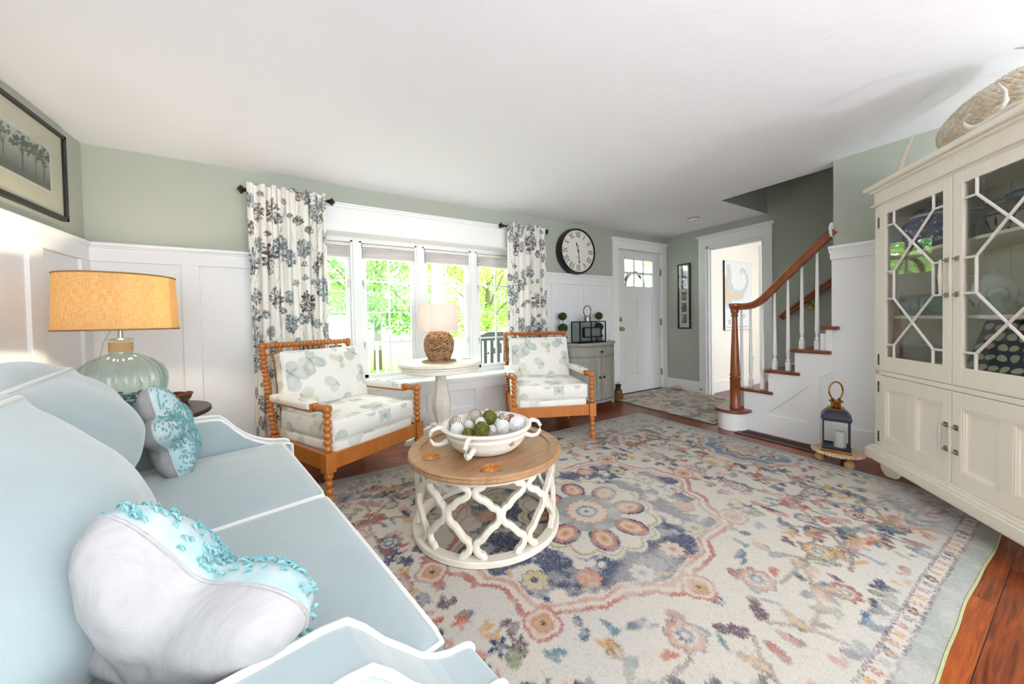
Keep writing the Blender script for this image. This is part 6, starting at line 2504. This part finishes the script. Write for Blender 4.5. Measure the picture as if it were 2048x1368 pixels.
for s in (-1, 1):
    nmz = 'upper'
    x0, x1 = (-.54, -.003) if s < 0 else (.003, .54)
    gx0, gx1 = (-.483, -.057) if s < 0 else (.057, .483)
    z0, z1, gz0, gz1 = .713, 1.782, .806, 1.722
    b = B().box((x0, -.016, z0), (gx0, .004, z1)).box((gx1, -.016, z0), (x1, .004, z1)).box((gx0, -.0155, z0), (gx1, .004, gz0)).box((gx0, -.0155, gz1), (gx1, .004, z1))
    for q in ((gx0 - .0012, gx0 + .0012), (gx1 - .0012, gx1 + .0012)):
        pass
    d_ = b.to('glass_door', CREAM, hc, bevel=.002)
    B().box((gx0, -.004, gz0), (gx1, -.001, gz1)).to('pane', HGL, d_)
    w_ = gx1 - gx0
    h_ = gz1 - gz0
    P = lambda fx, fz: (gx0 + w_ * fx, -.010, gz1 - h_ * fz)
    a, c = .155, .845
    segs = [((a, 0), (a, .085)), ((c, 0), (c, .085)), ((0, .085), (a, .085)), ((1, .085), (c, .085)), ((a, .085), (.5, .245)), ((c, .085), (.5, .245)), ((.5, .245), (a, .405)), ((.5, .245), (c, .405)),
            ((a, .405), (a, .595)), ((c, .405), (c, .595)), ((0, .405), (a, .405)), ((1, .405), (c, .405)), ((0, .595), (a, .595)), ((1, .595), (c, .595)), ((a, .595), (.5, .755)), ((c, .595), (.5, .755)),
            ((.5, .755), (a, .915)), ((.5, .755), (c, .915)), ((a, .915), (a, 1)), ((c, .915), (c, 1)), ((0, .915), (a, .915)), ((1, .915), (c, .915))]
    b = B()
    for (fx, fz), (gx_2, gz_2) in segs:
        b.tube([P(fx, fz), P(gx_2, gz_2)], .0065, 6)
    b.to('fretwork_muntins', M('muntin_white', (238, 234, 226), .4), d_, smooth=True)
    hx = -.030 if s < 0 else .030
    b = B()
    for z in (1.175, 1.355):
        b.box((hx - .011, -.020, z - .013), (hx + .011, -.016, z + .013))
        b.tube([(hx, -.018, z), (hx, -.040, z)], .0045, 8)
    b.to('handle_mounts', NICKEL, d_)
    B().turn((hx, -.042, 1.172), (hx, -.042, 1.358), [(0, .005), (.08, .0055), (.5, .0095), (.92, .0055), (1, .005)], 12).to('handle', M('handle_ivory', (226, 220, 206), .35), d_, smooth=True)
    hxx = -.544 if s < 0 else .544
    for z in (.78, 1.68):
        B().turn((hxx, -.018, z - .035), (hxx, -.018, z + .035), [(0, .004), (.3, .004), (.3, .006), (.34, .006), (.34, .004), (.66, .004), (.66, .006), (.7, .006), (.7, .004), (1, .004)], 8).to('hinge', BRONZE, d_)
    # lower door with two recessed panels
    z0, z1 = .202, .679
    b = B()
    xa = [x0, x0 + .052, (x0 + x1) / 2 - .028, (x0 + x1) / 2 + .028, x1 - .052, x1]
    pz0, pz1 = .275, .603
    b.box((xa[0], -.016, z0), (xa[1], .004, z1)).box((xa[2], -.0155, pz0), (xa[3], .004, pz1)).box((xa[4], -.016, z0), (xa[5], .004, z1))
    b.box((xa[1], -.0155, z0), (xa[4], .004, pz0)).box((xa[1], -.0155, pz1), (xa[4], .004, z1))
    ld = b.to('lower_door', CREAM, hc, bevel=.002)
    for q0, q1 in ((xa[1], xa[2]), (xa[3], xa[4])):
        b = B().box((q0, -.004, pz0), (q1, .002, pz1))
        m_ = .018
        for (c0, c1, e0, e1) in ((q0, q0 + m_, pz0, pz1), (q1 - m_, q1, pz0, pz1), (q0, q1, pz0, pz0 + m_), (q0, q1, pz1 - m_, pz1)):
            b.box((c0, -.011, e0), (c1, -.002, e1))
        m_ = .010
        for (c0, c1, e0, e1) in ((q0, q0 + m_, pz0, pz1), (q1 - m_, q1, pz0, pz1), (q0, q1, pz0, pz0 + m_), (q0, q1, pz1 - m_, pz1)):
            b.box((c0, -.0145, e0), (c1, -.002, e1))
        b.to('door_panel', CREAM, ld, bevel=.0015)
    b = B()
    for z in (.372, .498):
        b.box((hx - .011, -.020, z - .013), (hx + .011, -.016, z + .013))
        b.tube([(hx, -.018, z), (hx, -.040, z)], .0045, 8)
    b.to('handle_mounts', NICKEL, ld)
    B().turn((hx, -.042, .369), (hx, -.042, .501), [(0, .005), (.08, .0055), (.5, .0095), (.92, .0055), (1, .005)], 12).to('handle', M('handle_grey', (206, 206, 200), .35), ld, smooth=True)
    for z in (.27, .60):
        B().turn((hxx, -.018, z - .035), (hxx, -.018, z + .035), [(0, .004), (.3, .004), (.3, .006), (.34, .006), (.34, .004), (.66, .004), (.66, .006), (.7, .006), (.7, .004), (1, .004)], 8).to('hinge', BRONZE, ld)

HM = Matrix.Translation(HL) @ Matrix.Rotation(HRZ, 4, 'Z')


def hw3(x, y, z): return HM @ Vector((x, y, z))


# ---- things in the hutch
CHB = M('cobalt_porcelain', (34, 54, 112), .12, rgb2=(222, 228, 238), vscale=42, vdetail=5, contrast=3.2, coat=.6)
# bias toward blue
for n_ in CHB.node_tree.nodes:
    if n_.type == 'MAP_RANGE':
        n_.inputs['From Min'].default_value = .60
        n_.inputs['From Max'].default_value = .66
COB = M('cobalt_rim', (30, 44, 110), .1, coat=.5)
gj = thing('ginger_jar', 'blue and white porcelain ginger jar with domed lid on the top hutch shelf', 'jar', hw3(-.415, .165, 1.456), 0)
B().lathe([(0, 0), (.075, 0), (.082, .006), (.108, .05), (.125, .10), (.130, .135), (.122, .17), (.100, .196), (.086, .203), (.086, .212), (0, .212)], n=56).to('body', CHB, gj, smooth=True, sharp=50)
B().lathe([(.086, .207), (.090, .210), (.092, .218), (.088, .222), (0, .222)], n=48).to('collar', M('porcelain_white', (226, 228, 230), .15, coat=.5), gj, smooth=True, sharp=50)
B().lathe([(.084, .220), (.086, .226), (.074, .246), (.050, .262), (.020, .268), (.012, .270), (.010, .276), (.018, .282), (.020, .290), (.014, .298), (0, .300)], n=40).to('lid', M('cobalt_lid', (24, 34, 70), .15, rgb2=(120, 136, 170), vscale=40, contrast=2, coat=.6), gj, smooth=True, sharp=0)
CG = glass_mat('drinking_glass', (232, 240, 238), 2.2, milky=.04)


def tumbler(loc, r_, h_, label, grp=None, name='drinking_glass'):
    b = B().lathe([(0, .008), (r_ * .80, .008), (r_ * .95, h_ * .35), (r_ * .97, h_ * .6), (r_ * .92, h_ - .001), (r_ * .96, h_), (r_, h_ * .6), (r_, h_ * .35), (r_ * .86, .0), (0, 0)], n=28)
    o = b.to(name, CG, smooth=True, sharp=0)
    o.location = loc
    return tag(o, label, 'glass', grp)


gg = 'drinking glasses on the middle hutch shelf'
lbs = ['clear stemless glass at the left end of the middle hutch shelf, front', 'clear stemless glass second from the left on the middle hutch shelf, front', 'clear stemless glass third from the left on the middle hutch shelf, front',
       'clear stemless glass at the right end of the glasses, nearest the door handle', 'clear stemless glass at the left, in the back row', 'clear stemless glass in the middle of the back row']
for i, (x, y) in enumerate(((-.455, .075), (-.375, .07), (-.295, .065), (-.215, .06), (-.47, .155), (-.39, .150))):
    tumbler(hw3(x, y, 1.069), .034, .125, lbs[i], gg)
tp = thing('glass_pitcher', 'tall clear glass pitcher with green rim behind the glasses in the hutch', 'pitcher', hw3(-.275, .155, 1.069))
B().lathe([(0, .006), (.046, .006), (.050, .09), (.046, .15), (.050, .205), (.053, .205), (.049, .15), (.053, .09), (.049, 0), (0, 0)], n=36).to('body', CG, tp, smooth=True, sharp=0)
B().tube([(.0515 * math.cos(a), .0515 * math.sin(a), .206) for a in [2 * PI * i / 36 for i in range(36)]], .0022, 6, True).to('green_rim', M('green_glass_rim', (60, 110, 70), .2), tp, smooth=True)
PLM = M('ivory_china', (226, 222, 208), .2, coat=.5)
PLR = M('china_rim', (130, 128, 116), .3)


def plate(loc, r_, label, grp):
    t = thing('dinner_plate', label, 'plate', loc, 0, grp)
    B().lathe([(0, .002), (r_ * .6, .002), (r_ * .66, .005), (r_ * .98, .0125), (r_, .0135), (r_, .0115), (r_ * .66, .001), (r_ * .55, 0), (0, 0)], n=44).to('dish', PLM, t, smooth=True, sharp=0)
    B().tube([(r_ * math.cos(a), r_ * math.sin(a), .0125) for a in [2 * PI * i / 44 for i in range(44)]], .0012, 4, True).to('gilt_rim', PLR, t)
    return t


for i in range(10):
    big = i < 3
    plate(hw3(-.44, .155, .787 + i * .0092), .122 if big else .108, 'dinner plate in the stack at the bottom left of the hutch, ' + ['lowest of the stack', 'second from the bottom', 'third from the bottom', 'fourth from the bottom',
          'fifth from the bottom', 'sixth from the bottom', 'fourth from the top', 'third from the top', 'second from the top', 'topmost of the stack'][i], 'stacked plates in the hutch')
# floral pitcher
fp = thing('floral_pitcher', 'white china pitcher with rust flowers on the middle shelf behind the right door', 'pitcher', hw3(-.055, .175, 1.069), 2.45)
WCH = M('white_china', (230, 230, 226), .15, coat=.6)
B().lathe([(0, 0), (.038, 0), (.044, .006), (.040, .014), (.060, .05), (.074, .09), (.078, .125), (.066, .160), (.050, .182), (.052, .190), (.040, .200), (.018, .210), (.010, .214), (.014, .222), (.008, .230), (0, .232)], n=40).to('body', WCH, fp, smooth=True, sharp=0)
B().tube([(.055, 0, .185), (.085, 0, .205), (.112, 0, .195), (.118, 0, .155), (.105, 0, .105), (.080, 0, .070), (.062, 0, .055)], [.008, .008, .009, .009, .008, .007, .006], 10).to('handle', WCH, fp, smooth=True)
B().tube([(-.052, 0, .172), (-.066, 0, .182), (-.078, 0, .192)], [.018, .012, .007], 10).to('spout', WCH, fp, smooth=True)
b = B()
rr = random.Random(4)
for side in (0.8, -.8, 2.2):
    for k in range(20):
        a = -PI / 2 + side * .7 + rr.gauss(0, .26) - .9
        z = .075 + rr.gauss(0, .014)
        q = .0745 + (z - .09) * .35
        b.ball((q * math.cos(a), q * math.sin(a), z), rr.uniform(.004, .008), 6, (1, 1, .8))
b.to('painted_flowers', M('rust_flowers', (150, 70, 34), .4, rgb2=(196, 140, 40), vscale=90, contrast=2), fp)
gt = thing('glass_teapot', 'clear glass teapot with loop handle in front of the floral pitcher', 'teapot', hw3(.085, .09, 1.069), 2.5)
B().lathe([(0, 0), (.035, 0), (.052, .02), (.058, .05), (.050, .078), (.030, .090), (.012, .094), (.012, .104), (0, .108)], n=32).to('body', CG, gt, smooth=True, sharp=0)
B().tube([(.05 * math.cos(a), 0, .098 + .036 * math.sin(a)) for a in [2 * PI * k / 30 for k in range(30)]], .004, 8, True).to('handle', CG, gt, smooth=True)
gb_ = thing('glass_bowl', 'low greenish glass lidded dish at the left of the pitcher in the hutch', 'dish', hw3(-.165, .06, 1.069))
AQ2 = glass_mat('aqua_dish_glass', (186, 214, 206), 1.8, milky=.08)
B().lathe([(0, 0), (.04, 0), (.066, .016), (.072, .03), (.070, .032), (.05, .012), (0, .008)], n=36).to('dish', AQ2, gb_, smooth=True, sharp=0)
B().lathe([(.064, .030), (.058, .048), (.036, .062), (.012, .068), (.010, .074), (.014, .082), (0, .086)], n=36).to('lid', AQ2, gb_, smooth=True, sharp=0)
# margarita glasses with blue rims
mg = 'blue-rimmed margarita glasses on the top hutch shelf'
lbs = ['margarita glass with blue rim at the far left behind the right door', 'margarita glass with blue rim, second from the left on the top shelf', 'margarita glass with blue rim, third from the left, behind the fretwork crossing', 'margarita glass with blue rim, nearest the frame edge']
for i, (x, y) in enumerate(((-.085, .08), (.02, .065), (.125, .10), (.24, .07))):
    t = thing('margarita_glass', lbs[i], 'glass', hw3(x, y, 1.456), 0, mg)
    B().lathe([(0, 0), (.036, 0), (.036, .003), (.008, .008), (.006, .015), (.006, .065), (.012, .072), (.026, .085), (.032, .105), (.036, .112), (.056, .122), (.062, .145), (.060, .145), (.054, .124), (.033, .114), (.022, .088), (0, .078)], n=32).to('glass_body', CG, t, smooth=True, sharp=0)
    B().tube([(.0612 * math.cos(a), .0612 * math.sin(a), .145) for a in [2 * PI * k / 32 for k in range(32)]], .0026, 6, True).to('blue_rim', COB, t, smooth=True)
# blue scroll bowl and large glass bowl behind
sb_ = thing('scroll_bowl', 'cream bowl with navy scroll pattern at the back of the top hutch shelf', 'bowl', hw3(.01, .24, 1.456))
B().lathe([(0, 0), (.06, 0), (.10, .04), (.120, .10), (.124, .105), (.118, .105), (.095, .042), (0, .010)], n=48).to('vessel', M('cream_china', (228, 218, 204), .25), sb_, smooth=True, sharp=0)
b = B()
for k in range(12):
    a0 = 2 * PI * k / 12
    for j in range(4):
        pth = []
        for i in range(8):
            t_ = i / 7
            a = a0 + .10 * j / 4 + .22 * (1 - math.cos(t_ * 2.2)) * (1 - j * .15)
            z = .012 + (.078 - .014 * j) * t_ + .004 * j
            q = .062 + (.118 - .062) * min(1, z / .098) ** .72 + .004
            pth.append((q * math.cos(a), q * math.sin(a), z))
        b.tube(pth, .0026, 5)
b.tube([(.122 * math.cos(a), .122 * math.sin(a), .104) for a in [2 * PI * k / 40 for k in range(40)]], .003, 5, True)
b.to('scroll_pattern', COB, sb_)
lb_ = thing('glass_punch_bowl', 'large clear glass bowl with cobalt blue rim on the top hutch shelf', 'bowl', hw3(.18, .23, 1.456))
B().lathe([(0, .004), (.05, .004), (.045, .03), (.09, .10), (.15, .17), (.154, .17), (.095, .098), (.05, .03), (.055, 0), (0, 0)], n=56).to('vessel', CG, lb_, smooth=True, sharp=0)
B().tube([(.152 * math.cos(a), .152 * math.sin(a), .17) for a in [2 * PI * k / 56 for k in range(56)]], .005, 8, True).to('cobalt_rim', COB, lb_, smooth=True)
# dotted tray leaning at the back of the bottom shelf
NAVT = M('tray_navy', (26, 50, 74), .35)
tr_ = thing('dotted_tray', 'navy tray with cream pebble spots leaning on the lowest glazed hutch shelf', 'tray')
b = B()
tw_, th2 = .40, .272
b.box((-tw_ / 2, 0, 0), (tw_ / 2, .008, th2))
bo_ = b.to('tray_board', NAVT, tr_, bevel=.003)
b = B()
rr = random.Random(5)
rows = 5
for j in range(rows):
    for i in range(8):
        x = -tw_ / 2 + .028 + i * .0495 + (j % 2) * .02 + rr.uniform(-.004, .004)
        z = .028 + j * .052 + rr.uniform(-.004, .004)
        if abs(x) > tw_ / 2 - .012: continue
        ra, rb_, ro2 = rr.uniform(.019, .024), rr.uniform(.014, .018), rr.uniform(-.9, .9)
        ring = []
        for k in range(18):
            a = 2 * PI * k / 18
            q = 1 + .06 * math.sin(3 * a + i) + .04 * math.cos(2 * a + j)
            u_, v_ = ra * q * math.cos(a), rb_ * q * math.sin(a)
            ring.append((x + u_ * math.cos(ro2) - v_ * math.sin(ro2), -.0008, z + u_ * math.sin(ro2) + v_ * math.cos(ro2)))
        k0 = len(b.v)
        b.raw(ring, [tuple(range(18))])
sp2_ = b.to('pebble_spots', M('tray_cream', (206, 200, 180), .5), tr_)
tr_.matrix_world = Matrix.Translation(hw3(.155, .075, .787)) @ Matrix.Rotation(HRZ + .10, 4, 'Z') @ Matrix.Rotation(math.radians(-20), 4, 'X')

# ---- on top of the hutch
TZ = 1.933
sh_ = thing('shell_orb', 'large oval centrepiece covered in overlapping seashell scales on top of the hutch', 'ornament', hw3(.02, .20, TZ), HRZ)
rx_, ry_, rz_ = .375, .155, .140
SHM = M('shell_scales', (232, 222, 204), .45, rgb2=(204, 176, 134), vscale=16, contrast=1.3)
SHM2 = M('shell_scales_grey', (226, 220, 208), .4, rgb2=(178, 168, 152), vscale=20)
B().ball((0, 0, rz_), 1.0, 32, (rx_ * .93, ry_ * .93, rz_ * .93)).to('core', M('shell_core', (96, 80, 62), .9), sh_, smooth=True)
rr = random.Random(31)
bs = [B(), B()]
NSC = 1900
for k in range(NSC):
    zz = 1 - 2 * (k + .5) / NSC
    q = math.sqrt(1 - zz * zz)
    a = k * 2.39996
    # distribute by the long axis
    d = Vector((zz, q * math.cos(a), q * math.sin(a)))
    p = Vector((d.x * rx_, d.y * ry_, rz_ + d.z * rz_))
    if p.z < .012: continue
    nrm = Vector((d.x / rx_, d.y / ry_, d.z / rz_)).normalized()
    tdir = Vector((-1, 0, 0)) + Vector((0, 0, .25))
    t1_ = (tdir - nrm * tdir.dot(nrm))
    if t1_.length < .1: t1_ = nrm.orthogonal()
    t1_.normalize()
    t2_ = nrm.cross(t1_)
    ln, wd = rr.uniform(.017, .024), rr.uniform(.009, .013)
    lift = rr.uniform(.008, .013)
    ring = []
    ctr = p * 1.0 + nrm * (lift * .7 + .003)
    for i in range(7):
        aa = 2 * PI * i / 7
        u_ = math.cos(aa)
        ring.append(p + t1_ * ln * u_ + t2_ * wd * math.sin(aa) + nrm * (lift * (.5 + .5 * u_)))
    k0 = 0
    bs[rr.random() < .42].raw(ring + [ctr], [(i, (i + 1) % 7, 7) for i in range(7)])
bs[0].to('shell_scales', SHM, sh_)
bs[1].to('grey_shell_scales', SHM2, sh_)
ANT = M('bleached_antler', (232, 228, 220), .5, rgb2=(214, 206, 192), vscale=14)


def antler(loc, label, main, tines, rz):
    b = B().tube(main[0], main[1], 10)
    for p, r_ in tines: b.tube(p, r_, 8)
    o = b.to('antler', ANT, smooth=True, sharp=0)
    o.location = loc
    o.rotation_euler = (0, 0, rz)
    return tag(o, label, 'antler', 'bleached antlers on top of the hutch')


antler(hw3(-.365, -.015, TZ), 'white antler standing at the left end of the hutch top, prongs upward',
       ([(-.02, .02, .010), (.0, .0, .012), (.02, 0, .035), (.035, 0, .07), (.060, 0, .105), (.095, 0, .150), (.115, 0, .185)], [.010, .014, .014, .013, .010, .006, .0015]),
       [([(.015, 0, .030), (-.015, 0, .055), (-.035, 0, .080), (-.045, 0, .105)], [.011, .008, .006, .0015]), ([(.035, 0, .07), (.028, 0, .09), (.022, 0, .105)], [.008, .005, .0015])], HRZ)
antler(hw3(.21, -.025, TZ), 'white antler lying in front of the shell centrepiece, tip curling up left',
       ([(-.15, .01, .085), (-.13, .0, .060), (-.11, 0, .038), (-.085, 0, .022), (-.04, 0, .016), (.02, 0, .020), (.10, 0, .022), (.2, .02, .02)], [.002, .007, .010, .012, .013, .013, .012, .009]),
       [([(.03, 0, .022), (.05, .01, .07), (.03, .02, .12), (.0, .02, .175)], [.011, .010, .008, .002])], HRZ)
antler(hw3(-.245, -.01, TZ), 'small white antler tip lying flat at the foot of the shell centrepiece',
       ([(-.03, 0, .012), (.0, 0, .010), (.05, .01, .010)], [.002, .006, .008]), [], HRZ)
antler(hw3(.47, -.02, TZ), 'white antler prong reaching up at the upper right edge of the picture',
       ([(.0, .02, .012), (.0, .0, .06), (-.02, 0, .13), (-.06, 0, .19), (-.12, 0, .235), (-.17, 0, .265)], [.013, .013, .012, .010, .007, .0015]), [([(0, .02, .012), (.1, .03, .012), (.16, .04, .02)], [.013, .010, .004])], HRZ)

# =================================================================== LANTERN ON THE BEADED RISER
RXc, RYc = 3.285, .965
rs_ = thing('beaded_riser', 'round whitewashed wooden riser with beaded edge and ball feet beside the hutch', 'riser', (RXc, RYc, 0))
WW = M('whitewashed_wood', (206, 186, 158), .6, rgb2=(184, 152, 116), vscale=24, stretch=(1, 4, 1))
FT = M('natural_bead_wood', (190, 150, 104), .5, rgb2=(168, 124, 80), vscale=20)
B().lathe([(0, .078), (.128, .078), (.134, .082), (.134, .094), (.130, .098), (0, .098)], n=64).to('plate', WW, rs_, smooth=True, sharp=35)
b = B()
for k in range(46):
    a = 2 * PI * k / 46
    b.ball((.138 * math.cos(a), .138 * math.sin(a), .088), .0092, 8)
b.to('bead_trim', M('pale_beads', (216, 190, 160), .55, rgb2=(190, 152, 116), vscale=50), rs_, smooth=True)
for k in range(3):
    a = -2.30 + 2 * PI * k / 3 + .1
    B().ball((.098 * math.cos(a), .098 * math.sin(a), .030), .030, 20).turn((.098 * math.cos(a), .098 * math.sin(a), .052), (.098 * math.cos(a), .098 * math.sin(a), .08), [(0, .014), (.5, .011), (1, .018)], 14).to('ball_foot', FT, rs_, smooth=True, sharp=0)
ln_ = thing('navy_lantern', 'navy and brass four-sided candle lantern with a ring handle, on the beaded riser', 'lantern', (RXc - .005, RYc + .005, .0985), .30)
NVY = M('navy_metal', (34, 40, 56), .4, .2)
LW = .074


def sq(r_, z): return [(r_, r_, z), (-r_, r_, z), (-r_, -r_, z), (r_, -r_, z)]


B().rings([sq(.080, 0), sq(.080, .012), sq(.077, .016)]).to('base_band', BRASS, ln_)
b = B().rings([sq(LW, .016), sq(LW, .026)])
for sx in (-1, 1):
    for sy in (-1, 1):
        b.box((sx * LW - .009 * (sx > 0) - .0 * sx, sy * LW - .009 * (sy > 0), .02), (sx * LW + .009 * (sx < 0), sy * LW + .009 * (sy < 0), .238))
for z0_, z1_ in ((.024, .040), (.222, .240)):
    for s in (-1, 1):
        b.box((-LW, s * LW - .004, z0_), (LW, s * LW + .0, z1_)).box((s * LW - .004, -LW, z0_), (s * LW, LW, z1_))
b.to('cage', NVY, ln_, bevel=.0015)
B().rings([sq(.082, .236), sq(.083, .243), sq(.078, .256), sq(.066, .276), sq(.048, .296), sq(.034, .304)]).to('roof', NVY, ln_, bevel=.001)
for k in range(4):
    gpn = B().raw([(-LW + .008, -LW + .002, .038), (LW - .008, -LW + .002, .038), (LW - .008, -LW + .002, .224), (-LW + .008, -LW + .002, .224)], [(0, 1, 2, 3)])
    gpn.xf(Matrix.Rotation(PI / 2 * k, 4, 'Z')).to('glass_panel', GLASS, ln_)
b = B().rings([sq(.046, .298), sq(.047, .308), sq(.036, .314)])
for i in range(4):
    a = PI / 4 + PI / 2 * i
    b.turn((.040 * math.cos(a), .040 * math.sin(a), .306), (.040 * math.cos(a), .040 * math.sin(a), .316), [(0, .006), (1, .004)], 8)
for i in range(6):
    a = PI / 3 * i
    b.turn((.024 * math.cos(a), .024 * math.sin(a), .312), (.024 * math.cos(a), .024 * math.sin(a), .352), [(0, .006), (1, .006)], 8)
b.turn((0, 0, .350), (0, 0, .366), [(0, .034), (.3, .040), (.7, .040), (1, .032)], 24)
b.turn((0, 0, .312), (0, 0, .352), [(0, .014), (1, .014)], 12)
b.to('chimney', BRASS, ln_, smooth=True, sharp=40)
hd_ = B().tube([(.046 * math.sin(a), 0, .432 - .064 * math.cos(a)) for a in [.45 + (2 * PI - .9) * i / 40 for i in range(41)]], .0055, 10)
hd_.box((-.030, -.005, .360), (-.016, .005, .378)).box((.016, -.005, .360), (.030, .005, .378))
hd_.xf(Matrix.Rotation(-.30 - .62, 4, 'Z')).to('ring_handle', BRASS, ln_, smooth=True)
c_ = B().lathe([(0, 0), (.034, 0), (.034, .112), (.030, .116), (0, .110)], n=32).turn((0, 0, .11), (0, 0, .126), [(0, .0015), (1, .001)], 6).to('pillar_candle', M('sage_wax', (206, 212, 204), .45), smooth=True, sharp=40)
c_.location = (RXc + .012, RYc - .012, .1210)
tag(c_, 'pale pillar candle standing inside the navy lantern', 'candle')
